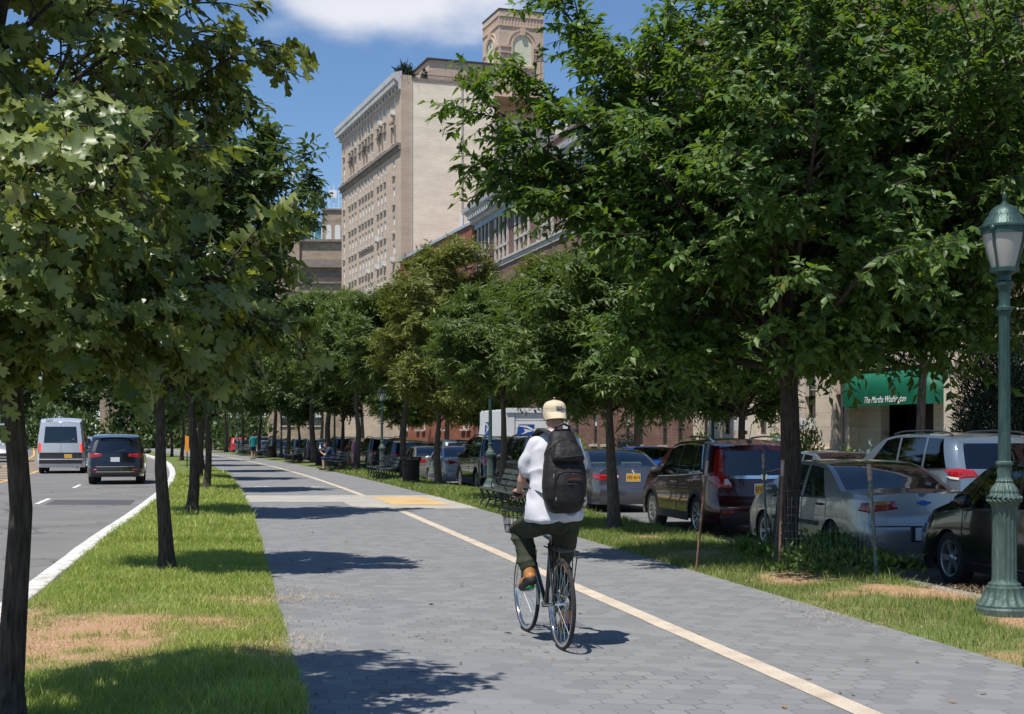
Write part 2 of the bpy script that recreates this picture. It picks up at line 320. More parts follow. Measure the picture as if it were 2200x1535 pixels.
def textmesh(name, body, size, m, parent, loc, rot, extrude=0.003, shear=0.0, align='CENTER', sx=1.0):
    cu = bpy.data.curves.new(name, 'FONT'); cu.body = body; cu.size = size; cu.extrude = extrude; cu.align_x = align; cu.align_y = 'CENTER'; cu.shear = shear; cu.resolution_u = 3
    t = bpy.data.objects.new(name + '_curve', cu); COL.objects.link(t)
    bpy.context.view_layer.update()
    me = bpy.data.meshes.new_from_object(t.evaluated_get(bpy.context.evaluated_depsgraph_get())); bpy.data.objects.remove(t)
    me.materials.clear(); me.materials.append(m)
    o = link(name, me, parent); o.location = loc; o.rotation_euler = rot; o.scale = (sx, 1, 1)
    return o
def vnoise(seed):
    rg = np.random.default_rng(seed); g = rg.random((64, 64))
    def f(x, y):
        x = np.asarray(x) % 64; y = np.asarray(y) % 64; i = np.floor(x).astype(int); j = np.floor(y).astype(int); u = x-i; v = y-j; u = u*u*(3-2*u); v = v*v*(3-2*v)
        i2 = (i+1) % 64; j2 = (j+1) % 64; i %= 64; j %= 64
        return g[i, j]*(1-u)*(1-v)+g[i2, j]*u*(1-v)+g[i, j2]*(1-u)*v+g[i2, j2]*u*v
    return f
VN = vnoise(5)
def fb(x, y): return 0.55*VN(x, y)+0.3*VN(2.1*x+7, 2.1*y+3)+0.15*VN(4.7*x+1, 4.7*y+9)
# ------------------------------------------------------------------ the setting: ground, roads, path
MT = {}
MT['asphalt'] = ground_mat('asphalt', (0.155, 0.150, 0.145), (0.20, 0.195, 0.188), scale=0.6, bump=0.3, bscale=150, fine=0.18, cracks=True, rough=0.85)
MT['asphalt_service'] = ground_mat('asphalt_service', (0.13, 0.13, 0.13), (0.19, 0.185, 0.18), scale=0.8, bump=0.3, bscale=150, fine=0.2, cracks=True, rough=0.85)
MT['patch'] = ground_mat('patched_asphalt', (0.075, 0.075, 0.08), (0.10, 0.10, 0.105), scale=2, bump=0.3, bscale=150, fine=0.15)
MT['paver'] = hex_mat('hex_paver', (0.150, 0.153, 0.158), (0.265, 0.268, 0.27), (0.062, 0.060, 0.058), 0.2)
MT['stripe'] = ground_mat('beige_stripe', (0.42, 0.35, 0.27), (0.60, 0.52, 0.42), scale=3, bump=0.3, bscale=160, fine=0.28)
MT['concrete'] = ground_mat('concrete', (0.33, 0.31, 0.275), (0.42, 0.395, 0.35), scale=1.5, bump=0.2, bscale=120, fine=0.12)
MT['kerb'] = ground_mat('kerb_stone', (0.36, 0.345, 0.32), (0.80, 0.78, 0.74), scale=4.5, bump=0.6, bscale=30, fine=0.3)
MT['kerb_dark'] = ground_mat('kerb_grey', (0.20, 0.185, 0.17), (0.30, 0.28, 0.255), scale=1.5, bump=0.4, bscale=60, fine=0.22)
MT['tactile'] = ground_mat('yellow_pad', (0.46, 0.31, 0.14), (0.58, 0.41, 0.21), scale=1.6, bump=0.3, bscale=100, fine=0.15)
MT['turf'] = ground_mat('turf_soil', (0.09, 0.13, 0.03), (0.16, 0.19, 0.06), bare=(0.40, 0.24, 0.14), scale=4, bump=0.8, bscale=70, fine=0.45)
MT['lawn'] = ground_mat('lawn', (0.05, 0.09, 0.02), (0.09, 0.13, 0.03), scale=2, bump=0.6, bscale=50, fine=0.4)
MT['white_paint'] = ground_mat('white_paint', (0.55, 0.55, 0.54), (0.75, 0.75, 0.73), scale=4, bump=0.2, bscale=120, fine=0.2)
MT['yellow_paint'] = ground_mat('yellow_paint', (0.60, 0.33, 0.07), (0.72, 0.42, 0.12), scale=3, bump=0.2, bscale=120, fine=0.2)
MT['land'] = ground_mat('land', (0.10, 0.11, 0.07), (0.16, 0.15, 0.11), scale=0.05, bump=0.2)

def kd(Y): return float(np.interp(Y, [0, 22, 50, 80, 400], [-5.6, -5.6, -5.15, -4.95, -4.95]))   # left kerb
def pl(Y): return float(np.interp(Y, [0, 40, 70, 100, 400], [-3.2, -3.15, -2.9, -2.6, -2.6]))    # path's left edge
def ysamp(y0, y1, step=1.0): 
    n = max(2, int((y1-y0)/step)+1); return np.linspace(y0, y1, n)
def strip(name, d0, d1, z, m, y0=-4, y1=330, nd_=1, step=1.5, kind='structure', uv=False, parent=None, wob=0.0, seed=1):
    f0 = d0 if callable(d0) else (lambda Y: d0); f1 = d1 if callable(d1) else (lambda Y: d1); fz = z if callable(z) else (lambda Y: z)
    ys = ysamp(y0, y1, step); V = []; F = []; UV = []
    rs = random.Random(seed)
    for i, Y in enumerate(ys):
        a, b = f0(Y), f1(Y)
        if wob: a += rs.uniform(-wob, wob); b += rs.uniform(-wob, wob)
        for j in range(nd_+1):
            d = a+(b-a)*j/nd_; V.append((PX(Y, d), Y, fz(Y))); UV.append((d, Y*1.02))
    for i in range(len(ys)-1):
        for j in range(nd_):
            k = i*(nd_+1)+j; F.append((k, k+1, k+nd_+2, k+nd_+1))
    o = npmesh(name, V, F, m, parent)
    if uv:
        ul = o.data.uv_layers.new(name='uv'); li = np.zeros(len(o.data.loops), dtype=np.int32); o.data.loops.foreach_get('vertex_index', li)
        ul.data.foreach_set('uv', np.array(UV, dtype=np.float32)[li].ravel())
    if kind: o['kind'] = kind
    return o
# one sheet under everything, reaching the horizon
o = MB().add([(-1500,-300,-0.5),(1500,-300,-0.5),(1500,2600,-0.5),(-1500,2600,-0.5)], [(0,1,2,3)]).build('ground', MT['land']); o['kind'] = 'structure'
strip('road', -45, lambda Y: kd(Y)-0.12, ZM, MT['asphalt'], nd_=4)
strip('service_road', 3.78, 11.6, ZS, MT['asphalt_service'], nd_=2)
strip('path', pl, 1.78, 0.0, MT['paver'], uv=True, nd_=3, y0=4, step=1.0)
strip('path_stripe', -0.085, 0.085, 0.004, MT['stripe'], y0=4, y1=31.3, step=0.8, wob=0.004)
strip('path_stripe', -0.085, 0.085, 0.004, MT['stripe'], y0=38.2, y1=200, step=1.0)
strip('concrete_band', lambda Y: pl(Y)+0.02, -0.86, 0.004, MT['concrete'], y0=34.4, y1=38.1)
strip('concrete_pad', -0.86, 1.95, 0.0045, MT['concrete'], y0=31.3, y1=38.2)
strip('yellow_pad', 0.12, 1.40, 0.009, MT['tactile'], y0=32.9, y1=37.3)
# kerbs
def kerb(name, d0, d1, zt, zb, m, y0=-4, y1=330):
    f0 = d0 if callable(d0) else (lambda Y: d0); f1 = d1 if callable(d1) else (lambda Y: d1); fz = zb if callable(zb) else (lambda Y: zb)
    ys = ysamp(y0, y1, 1.2); V = []; F = []
    for Y in ys:
        a, b = f0(Y)+0.025*(float(fb(Y*0.9, 3.0))-0.5), f1(Y)+0.06*(float(fb(Y*1.3, 9.0))-0.5)
        V += [(PX(Y, a), Y, fz(Y)-0.1), (PX(Y, a+0.012), Y, zt-0.015), (PX(Y, a+0.03), Y, zt), (PX(Y, b-0.03), Y, zt), (PX(Y, b-0.012), Y, zt-0.015), (PX(Y, b), Y, fz(Y)-0.1)]
    for i in range(len(ys)-1):
        for j in range(5):
            k = i*6+j; F.append((k, k+1, k+7, k+6))
    o = npmesh(name, V, F, m); o['kind'] = 'structure'; return o
kerb('kerb', lambda Y: kd(Y)-0.13, lambda Y: kd(Y)+0.13, 0.02, ZM, MT['kerb'])
kerb('kerb', 3.62, 3.79, 0.012, ZS, MT['kerb_dark'])
kerb('kerb', 11.58, 11.75, -0.10, -0.4, MT['kerb_dark'])
strip('sidewalk', 11.75, 14.9, lambda Y: -0.12, MT['concrete'], nd_=2)
strip('front_lawn', 14.9, 24, lambda Y: -0.105, MT['lawn'], nd_=2)
# turf strips, with bare soil patches (an attribute of the ground itself)
def bare_left(x, y):
    b = 0.0
    for cx, cy, rx, ry, g in ((-3.55, 11.2, 0.95, 1.5, 1.25), (-2.6, 12.1, 0.7, 0.7, 0.55), (-1.75, 10.6, 0.45, 1.0, 0.55), (-2.4, 14.0, 0.8, 0.9, 0.55), (-4.4, 12.6, 0.5, 1.2, 0.6), (-2.9, 10.0, 0.9, 0.7, 0.45), (-3.9, 9.4, 0.7, 0.7, 0.7)):
        b = max(b, g*math.exp(-(((x-cx)/rx)**2+((y-cy)/ry)**2)))
    return b
def bare_right(x, y):
    b = 0.0
    for cx, cy, rx, ry, g in ((4.1, 14.35, 0.95, 0.75, 1.35), (3.2, 15.6, 0.6, 1.0, 0.8), (4.35, 11.7, 0.35, 0.8, 1.1), (3.4, 17.8, 0.6, 1.2, 0.75), (4.9, 13.2, 0.5, 0.8, 0.9), (2.2, 21.8, 0.5, 1.2, 0.5), (3.0, 12.8, 0.8, 1.4, 0.42), (2.6, 19.0, 0.8, 1.5, 0.5), (3.9, 10.4, 0.5, 0.9, 0.8)):
        b = max(b, g*math.exp(-(((x-cx)/rx)**2+((y-cy)/ry)**2)))
    return b
def turf(name, d0, d1, y0, y1, bare, step):
    ys = ysamp(y0, y1, step); nd_ = 26; V = []; B = []; F = []
    for Y in ys:
        a, b = d0(Y), d1(Y)
        for j in range(nd_+1):
            d = a+(b-a)*j/nd_; x = PX(Y, d); t = j/nd_
            hgt = -0.004+0.05*math.sin(math.pi*t)*(0.6+0.8*float(fb(x*2, Y*2)))
            br = bare(x, Y)*(0.1+1.8*float(fb(x*2.6, Y*2.6))) if bare else 0
            V.append((x, Y, hgt)); B.append(min(1, max(0, (br-0.28)*2.2)))
    for i in range(len(ys)-1):
        for j in range(nd_):
            k = i*(nd_+1)+j; F.append((k, k+1, k+nd_+2, k+nd_+1))
    o = npmesh(name, V, F, MT['turf'], attrs={'bare': B}, smooth=True); o['kind'] = 'structure'; return o
turf('turf_verge', lambda Y: kd(Y)+0.15, lambda Y: pl(Y), -2, 60, bare_left, 0.12)
turf('turf_verge', lambda Y: kd(Y)+0.15, lambda Y: pl(Y), 60, 300, None, 2.0)
turf('turf_verge', lambda Y: 1.78, lambda Y: 3.63, -2, 60, bare_right, 0.12)
turf('turf_verge', lambda Y: 1.78, lambda Y: 3.63, 60, 300, None, 2.0)
# grass blades: nobody could count them
MT['grass'] = leafmat('grass_blade', (0.21, 0.28, 0.05), (0.62, 0.66, 0.17), (0.5, 0.68, 0.08), gloss=0.5, tfac=0.35, spot=(0.42, 0.34, 0.16))
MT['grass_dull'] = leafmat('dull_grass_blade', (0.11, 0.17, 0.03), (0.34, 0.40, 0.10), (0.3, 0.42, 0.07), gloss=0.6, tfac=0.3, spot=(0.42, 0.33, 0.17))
def grass(name, d0, d1, y0, y1, n, h, wdt, bare, seed, label, gm='grass', thin=0.0):
    rg = np.random.default_rng(seed)
    t = rg.random(n); Y = y0+(y1-y0)*t**1.35
    D0 = np.array([d0(a) for a in np.linspace(y0, y1, 50)]); D1 = np.array([d1(a) for a in np.linspace(y0, y1, 50)]); yy = np.linspace(y0, y1, 50)
    a = np.interp(Y, yy, D0); b = np.interp(Y, yy, D1); e = rg.random(n); d = a-0.03+(b-a+0.08)*e
    xs = np.interp(Y, yy, [XS(q) for q in yy])+d*np.interp(Y, yy, [math.sqrt(1+M_(q)**2) for q in yy])
    br = np.array([bare(x, y) for x, y in zip(xs, Y)])*(0.1+1.8*fb(xs*2.6, Y*2.6)) if bare else np.zeros(n)
    keep = (rg.random(n) > np.clip((br-0.12)*1.5, 0, 0.9)); keep &= rg.random(n) < (0.35-thin+1.1*fb(xs*1.7, Y*1.7))
    xs, Y, br, e = xs[keep], Y[keep], br[keep], e[keep]; n = len(xs)
    hh = h*(0.4+0.9*rg.random(n)+0.8*(rg.random(n) > 0.97))*(0.3+1.4*fb(xs*2.5+9, Y*2.5)); far = 0.8+0.035*(Y-y0); ww = wdt*(0.6+0.8*rg.random(n))*far
    hh *= np.clip(1-0.5*br, 0.3, 1)
    th = rg.random(n)*2*np.pi; ln = (0.25+0.6*rg.random(n))*hh; ph = rg.random(n)*2*np.pi
    z0 = np.full(n, -0.01)+0.045*np.sin(np.pi*np.clip(e, 0, 1))
    sx, sy = np.cos(th)*ww, np.sin(th)*ww; lx, ly = np.cos(ph)*ln, np.sin(ph)*ln
    P0 = np.stack([xs-sx, Y-sy, z0], 1); P1 = np.stack([xs+sx, Y+sy, z0], 1)
    P2 = np.stack([xs+sx*0.7+lx*0.35, Y+sy*0.7+ly*0.35, z0+hh*0.6], 1); P3 = np.stack([xs-sx*0.7+lx*0.35, Y-sy*0.7+ly*0.35, z0+hh*0.6], 1)
    P4 = np.stack([xs+lx, Y+ly, z0+hh*(0.95)], 1)
    V = np.stack([P0, P1, P2, P3, P4], 1).reshape(-1, 3); k = np.arange(n)*5
    F = np.concatenate([np.stack([k, k+1, k+2], 1), np.stack([k, k+2, k+3], 1), np.stack([k+3, k+2, k+4], 1)])
    v = 0.05+0.85*rg.random(n)*(0.1+1.3*fb(xs*1.3+3, Y*1.3)); dry = rg.random(n) < np.clip(0.05+br*0.55+0.35*np.clip(fb(xs*0.9+20, Y*0.9)-0.52, 0, 1), 0, 0.7); v = np.clip(v, 0, 0.9); v[dry] = 0.97
    o = npmesh(name, V, F, MT[gm], attrs={'v': np.repeat(v, 5)}); o['kind'] = 'stuff'; o['label'] = label; o['category'] = 'grass'; return o
KL = lambda Y: kd(Y)+0.19
grass('grass', KL, pl, 5.5, 22, 240000, 0.068, 0.0026, bare_left, 1, 'long bright green grass on the near verge between road and path')
grass('grass', KL, pl, 21, 60, 130000, 0.10, 0.006, None, 2, 'sunlit grass of the verge further along the road')
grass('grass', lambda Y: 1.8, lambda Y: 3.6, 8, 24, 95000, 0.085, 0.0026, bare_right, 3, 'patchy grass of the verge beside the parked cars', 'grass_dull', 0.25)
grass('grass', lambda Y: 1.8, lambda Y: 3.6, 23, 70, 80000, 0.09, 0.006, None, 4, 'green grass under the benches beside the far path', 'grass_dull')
# dry straw lying over the bare soil
def straw(name, bare, x0, x1, y0, y1, n, seed, label):
    rg = np.random.default_rng(seed); x = x0+(x1-x0)*rg.random(n); y = y0+(y1-y0)*rg.random(n); br = np.array([bare(a, b) for a, b in zip(x, y)])*(0.1+1.8*fb(x*2.6, y*2.6)); k = rg.random(n) < np.clip((br-0.15)*1.4, 0, 1)*(0.25+fb(x*5, y*5)); x, y = x[k], y[k]; n = len(x)
    th = rg.random(n)*2*np.pi; l_ = 0.02+0.05*rg.random(n); z = 0.022+0.03*rg.random(n); w_ = 0.0016+0.0014*rg.random(n)
    dx, dy = np.cos(th)*l_, np.sin(th)*l_; sx, sy = -np.sin(th)*w_, np.cos(th)*w_
    V = np.stack([np.stack([x-sx, y-sy, z-0.01], 1), np.stack([x+sx, y+sy, z-0.01], 1), np.stack([x+dx, y+dy, z+0.018*rg.random(n)], 1)], 1).reshape(-1, 3)
    k = np.arange(n)*3; o = npmesh(name, V, np.stack([k, k+1, k+2], 1), mat('straw', (0.30, 0.19, 0.10), 0.9, var=0.5, scale=60, col2=(0.58, 0.46, 0.28))); o['kind'] = 'stuff'; o['label'] = label; o['category'] = 'dry grass'
straw('dry_grass', bare_left, -5.2, -1.2, 8.3, 16, 90000, 5, 'dry straw on the worn soil patch of the left verge')
straw('dry_grass', bare_right, 1.8, 5.6, 10.5, 22, 70000, 6, 'dry straw on the worn soil of the right verge')
# road markings
for k, y in enumerate((36.4, 47.4, 58.4, 69.4, 80.4, 91.4, 25.4, 14.4)):
    strip('lane_dash', -8.30, -8.18, ZM+0.005, MT['white_paint'], y0=y, y1=y+3.0)
strip('yellow_line', -11.35, -11.2, ZM+0.005, MT['yellow_paint'], y0=10, y1=230)
strip('yellow_line', -13.9, -13.75, ZM+0.005, MT['yellow_paint'], y0=10, y1=230)
mb = MB()
for i in range(40):
    y = 46+i*3.2
    a = (PX(y, -11.35), y, ZM+0.0045); b = (PX(y+0.45, -11.35), y+0.45, ZM+0.0045); c = (PX(y+2.9, -13.75), y+2.9, ZM+0.0045); d = (PX(y+2.45, -13.75), y+2.45, ZM+0.0045)
    mb.add([a, b, c, d], [(0,1,2,3)])
mb.build('road_hatching', MT['yellow_paint'])['kind'] = 'structure'
strip('road_patch', -8.0, -5.9, ZM+0.004, MT['patch'], y0=36.0, y1=38.6)
MT['drain_iron'] = mat('drain_iron', (0.16, 0.15, 0.16), 0.5, 0.6, var=0.3)
mb = MB()
gx = lambda d, y: (PX(y, d), y, ZM+0.008)
for i in range(9):
    d = -6.9+i*0.085; mb.add([gx(d, 36.9), gx(d+0.045, 36.9), gx(d+0.045, 37.8), gx(d, 37.8)], [(0,1,2,3)])
mb.build('storm_drain', MT['drain_iron'])['kind'] = 'structure'
# bicycle symbols on the paving
def bike_symbol(cx, cy, s, hd):
    mb = MB(); z = 0.006
    def ring(x, y, r0, r1):
        n = 16
        vs = []
        for k in range(n):
            t = 2*math.pi*k/n; vs += [(x+r0*math.cos(t), y+r0*math.sin(t), 0), (x+r1*math.cos(t), y+r1*math.sin(t), 0)]
        mb.add(vs, [(2*k, 2*k+1, (2*k+3) % (2*n), (2*k+2) % (2*n)) for k in range(n)])
    def bar(p, q, w_):
        p = Vector(p); q = Vector(q); t = (q-p).normalized(); nn = Vector((-t.y, t.x))*w_/2
        mb.add([(*(p+nn), 0.0005), (*(p-nn), 0.0005), (*(q-nn), 0.0005), (*(q+nn), 0.0005)], [(0,1,2,3)])
    ring(-0.36*s, 0, 0.2*s, 0.27*s); ring(0.36*s, 0, 0.2*s, 0.27*s)
    for p, q in (((-0.36, 0), (-0.12, 0.62)), ((-0.12, 0.62), (0.28, 0.62)), ((0.28, 0.62), (0.36, 0)), ((0, 0), (-0.12, 0.62)), ((0, 0), (0.28, 0.62)), ((-0.24, 0.7), (0, 0.7)), ((0.28, 0.62), (0.22, 0.85))):
        bar(Vector(p)*s, Vector(q)*s, 0.07*s)
    mb.v = [(x*math.cos(hd)-y*math.sin(hd)+cx, x*math.sin(hd)+y*math.cos(hd)+cy, z+zz) for x, y, zz in mb.v]
    mb.build('bike_symbol', MT['white_paint'])['kind'] = 'structure'
bike_symbol(PX(44.3, -2.35), 44.3, 0.7, HD(44)); bike_symbol(PX(44.3, -0.9), 44.3, 0.7, HD(44))
# ------------------------------------------------------------------ trees
def barkmat(name, c, c2):
    return mat(name, c, 0.9, var=0.5, scale=9, col2=c2, bump=1.0, bscale=14, stretch=(6, 6, 0.8), spec=0.15)
MT['bark_dark'] = barkmat('bark_dark', (0.035, 0.027, 0.022), (0.11, 0.088, 0.072))
MT['bark'] = barkmat('bark', (0.055, 0.045, 0.038), (0.15, 0.125, 0.105))
def halfleaf(prof):
    """prof: list of (y along, x half width) -> mirrored leaf, midrib on x=0, folded up, curled down at the tip. returns V,F(quads)"""
    V = []; F = []; n = len(prof)
    ysp = [p[0] for p in prof]; ymid = [ysp[0]+(ysp[-1]-ysp[0])*i/(n-1) for i in range(n)]
    for i in range(n):
        y = ymid[i]; V.append((0, y, -0.18*y*y))
    for sg in (1, -1):
        for i, (y, x) in enumerate(prof): V.append((sg*x, y, 0.28*x-0.18*y*y+(0.035*math.sin(9*y+sg))))
    for i in range(n-1):
        F.append((i, i+1, n+i+1, n+i)); F.append((i+1, i, 2*n+i, 2*n+i+1))
    return np.array(V), np.array(F)
LOBED = halfleaf([(a_, b_*0.86) for a_, b_ in [(0, 0.012), (0.12, 0.015), (0.14, 0.10), (0.27, 0.22), (0.29, 0.12), (0.36, 0.13), (0.47, 0.33), (0.60, 0.36), (0.55, 0.17), (0.64, 0.16), (0.78, 0.28), (0.90, 0.22), (0.84, 0.09), (1.0, 0.0)]])
CHEST = halfleaf([(0, 0.01), (0.15, 0.10), (0.32, 0.17), (0.36, 0.15), (0.55, 0.20), (0.60, 0.17), (0.8, 0.12), (1.0, 0.0)])
OVAL = halfleaf([(0, 0.01), (0.2, 0.18), (0.5, 0.24), (0.8, 0.12), (1.0, 0.0)])
OVAL3 = halfleaf([(0, 0.02), (0.4, 0.25), (1.0, 0.0)])
NARROW = halfleaf([(0, 0.01), (0.4, 0.11), (1.0, 0.0)])
def inst_leaves(T, P, D, Nn, S, rg):
    """T=(V,F) template; P positions; D leaf direction; Nn approx normal; S size"""
    Tv, Tf = T
    D = D/np.linalg.norm(D, axis=1, keepdims=True)
    X = np.cross(D, Nn); X /= np.maximum(np.linalg.norm(X, axis=1, keepdims=True), 1e-6); Nn = np.cross(X, D)
    V = P[:, None, :]+S[:, None, None]*(Tv[None, :, 0:1]*X[:, None, :]+Tv[None, :, 1:2]*D[:, None, :]+Tv[None, :, 2:3]*Nn[:, None, :])
    k = len(Tv); F = (np.arange(len(P))*k)[:, None, None]+Tf[None]
    return V.reshape(-1, 3), F.reshape(-1, Tf.shape[1])
def tree_data(seed, th, tr, zc, rx, ry, rz, limbs=9, subs=7, twigs=6, lpt=10, T=OVAL, size=0.08, twl=0.45, up=0.3, droop=0.15, split=0.35, lean=(0, 0), fill=0.8, whorl=False, ctr=(0, 0), shape=None, extra=None, lowlimb=0.35, el0=-0.8, vase=None, outn=0.75, limbr=0.45):
    rg = np.random.default_rng(seed); rr = random.Random(seed)
    mb = MB(); top = zc+rz*0.72
    C = np.array([ctr[0], ctr[1], zc])
    env = lambda v: float(np.linalg.norm((v-C)/np.array([rx, ry, rz])))
    def tp(z):  # trunk axis
        t = z/top; return np.array([lean[0]*t*top+0.05*math.sin(2.1*z+seed), lean[1]*t*top+0.05*math.cos(1.7*z+seed), z])
    hs = [0, 0.06, 0.25, 0.6, 1.2, 2.0, 3.0, 4.0, 5.0, 6.5, 8.0, 10, 12]; hs = [h for h in hs if h < top]+[top]
    rad = lambda h: tr*(1.0+0.55*math.exp(-h/0.09)+0.15*math.exp(-h/0.4))*max(0.14, (1-0.86*(h/top)**(0.9)) if h < th else (1-0.86*(h/top)**0.9)*(0.8 if split else 1))
    mb.tube([tp(h) for h in hs], [rad(h) for h in hs], 14)
    LP = []; LD = []
    def bez(a, c, b, n):
        return [(1-t)**2*a+2*t*(1-t)*c+t*t*b for t in np.linspace(0, 1, n)]
    ends = []
    for i in range(limbs):
        f = (i+0.5)/limbs; h = th+((vase if vase else top*0.9-th))*f**1.15; az = i*2.39996+rr.uniform(-0.35, 0.35)
        el = el0+(1.12-el0)*f**0.9+rr.uniform(-0.12, 0.12)
        u = np.array([math.cos(az)*math.cos(el), math.sin(az)*math.cos(el), math.sin(el)])
        k = rr.uniform(0.72, 1.0)
        if shape: k *= shape(u)
        ends.append((h, C+u*np.array([rx, ry, rz])*k*0.86))
    nb_ = len(ends)
    for e in (extra or []): ends.append((e[0], np.array(e[1])))
    for ie, (h, E) in enumerate(ends):
        qm = 1.03 if ie < nb_ else 9.0; xsub = 1.0 if ie < nb_ else 0.5
        A = tp(h); h0 = min(h, top)
        mid = A*0.5+E*0.5+np.array([0, 0, up*np.linalg.norm(E-A)*rr.uniform(0.1, 0.6)-0.08*np.linalg.norm(E-A)])
        pts = bez(A, mid, E, 7); r0 = min(rad(h)*(limbr+0.17), tr*limbr)
        mb.tube(pts, [r0*(1-0.85*(j/6)) +0.004 for j in range(7)], 8, cap=False)
        ll = np.linalg.norm(E-A)
        for s_ in range(subs):
            t = 0.25+0.75*(s_+0.6)/subs; j = t*6; j0 = min(5, int(j)); B = pts[j0]*(1-(j-j0))+pts[j0+1]*(j-j0)
            ax = (pts[j0+1]-pts[j0]); ax /= np.linalg.norm(ax)
            rv = rg.normal(size=3); rv -= ax*rv.dot(ax); rv /= np.linalg.norm(rv); rv[2] = rv[2]*0.6+0.1
            dr = ax*rr.uniform(0.35, 0.9)+rv*rr.uniform(0.5, 1.0); dr /= np.linalg.norm(dr)
            sl = (ll*rr.uniform(0.22, 0.48)*(1.15-0.5*t)+0.15)*xsub
            E2 = B+dr*sl
            q = env(E2)
            if q > qm: E2 = C+(E2-C)*(qm/q)
            sp = bez(B, B*0.5+E2*0.5+np.array([0, 0, 0.06*sl]), E2, 4)
            mb.tube(sp, [r0*0.30*(1-0.75*(k_/3))*(1-0.4*t)+0.003 for k_ in range(4)], 5, cap=False)
            for w_ in range(twigs):
                u_ = 0.15+0.85*(w_+rr.random())/twigs; j = u_*3; j0 = min(2, int(j)); G = sp[j0]*(1-(j-j0))+sp[j0+1]*(j-j0)
                rv = rg.normal(size=3); rv /= np.linalg.norm(rv); outw = (G-C)/np.array([rx, ry, rz]); outw /= max(1e-3, np.linalg.norm(outw))
                dd = dr*0.5+rv*0.75+outw*0.35; dd[2] = dd[2]*0.7+0.12; dd /= np.linalg.norm(dd)
                tl = twl*rr.uniform(0.5, 1.25); H = G+dd*tl+np.array([0, 0, -droop*tl])
                if u_ > 0.97 or (env(H) > 1.12 and qm < 2): H = G+(H-G)*0.6
                mb.tube([G, G*0.5+H*0.5+np.array([0, 0, 0.04*tl]), H], [0.006, 0.0045, 0.002], 3, cap=False)
                LP.append(G); LD.append(H-G)
    LP = np.array(LP); LD = np.array(LD); nT = len(LP)
    f = (np.arange(lpt)+0.6)/lpt if not whorl else 0.35+0.65*((np.arange(lpt)+0.6)/lpt)**0.5
    f = np.tile(f, nT)+rg.uniform(-0.04, 0.04, nT*lpt); TP = np.repeat(LP, lpt, 0); TD = np.repeat(LD, lpt, 0)
    P = TP+TD*f[:, None]+np.array([0, 0, 0.04])*np.linalg.norm(TD, axis=1)[:, None]*(4*f*(1-f))[:, None]
    Dn = TD/np.linalg.norm(TD, axis=1, keepdims=True)
    side = np.cross(Dn, np.array([0, 0, 1.0])+0.3*rg.normal(size=Dn.shape)); side /= np.maximum(np.linalg.norm(side, axis=1, keepdims=True), 1e-5)
    sg = np.tile(np.where(np.arange(lpt) % 2 == 0, 1.0, -1.0), nT)[:, None]
    D = Dn*0.6+side*sg*0.85+rg.normal(size=Dn.shape)*0.33; D[:, 2] -= droop*1.2
    OW = (P-C)/np.array([rx, ry, rz]); OW /= np.maximum(np.linalg.norm(OW, axis=1, keepdims=True), 0.2)
    Nn = np.array([0, 0, 1.0])+OW*outn+rg.normal(size=Dn.shape)*0.45
    keep = rg.random(len(P)) < fill
    P, D, Nn = P[keep], D[keep], Nn[keep]
    S = size*(0.65+0.6*rg.random(len(P)))
    V, F = inst_leaves(T, P, D, Nn, S, rg)
    v = np.clip(rg.beta(1.6, 2.6, len(P))+0.25*(fb(P[:, 0]*2, P[:, 2]*2+P[:, 1])-0.5), 0, 0.92); v[rg.random(len(P)) < 0.015] = 0.97
    return mb, V, F, np.repeat(v, len(T[0]))
def make_tree(name, label, cat, loc, rot, group, leafm, bark, **kw):
    root = thing(name, label, cat, loc, rot, group)
    mb, V, F, v = tree_data(**kw)
    mb.build('trunk', bark, root, smooth=True, ang=60, fix=False)
    npmesh('crown', V, F, leafm, root, attrs={'v': v}, smooth=True)
    return root
def place_copy(src, label, loc, rz, sc, group=None):
    c = copy_tree(src); c.location = loc; c.rotation_euler = (0, 0, rz); c.scale = (sc, sc, sc) if not hasattr(sc, '__len__') else sc; c['label'] = label
    if group: c['group'] = group
    return c
MT['leaf_oak'] = leafmat('oak_leaf', (0.050, 0.098, 0.024), (0.36, 0.40, 0.15), (0.46, 0.52, 0.05), gloss=0.38, tfac=0.34, spot=(0.30, 0.27, 0.12))
MT['leaf_chest'] = leafmat('sawtooth_leaf', (0.026, 0.056, 0.018), (0.085, 0.13, 0.04), (0.26, 0.38, 0.04), gloss=0.36, tfac=0.28, spot=(0.14, 0.15, 0.05))
MT['leaf_elm'] = leafmat('elm_leaf', (0.036, 0.082, 0.018), (0.13, 0.215, 0.045), (0.32, 0.52, 0.04), gloss=0.48, tfac=0.33, spot=(0.20, 0.20, 0.04))
MT['leaf_willow'] = leafmat('willow_oak_leaf', (0.038, 0.080, 0.020), (0.15, 0.205, 0.05), (0.30, 0.44, 0.04), gloss=0.5, tfac=0.28, spot=(0.26, 0.28, 0.05))
MT['leaf_yellow'] = leafmat('yellow_green_leaf', (0.080, 0.110, 0.024), (0.27, 0.275, 0.06), (0.34, 0.40, 0.04), gloss=0.42, tfac=0.3, spot=(0.34, 0.33, 0.05))
MT['leaf_far'] = leafmat('far_leaf', (0.035, 0.07, 0.022), (0.09, 0.14, 0.045), (0.18, 0.30, 0.04), gloss=0.5, tfac=0.25)
GL = 'young oaks along the verge between road and path'; GR = 'trees along the verge between path and parked cars'
def at(Y, d, z=0.0): return (PX(Y, d), Y, z)
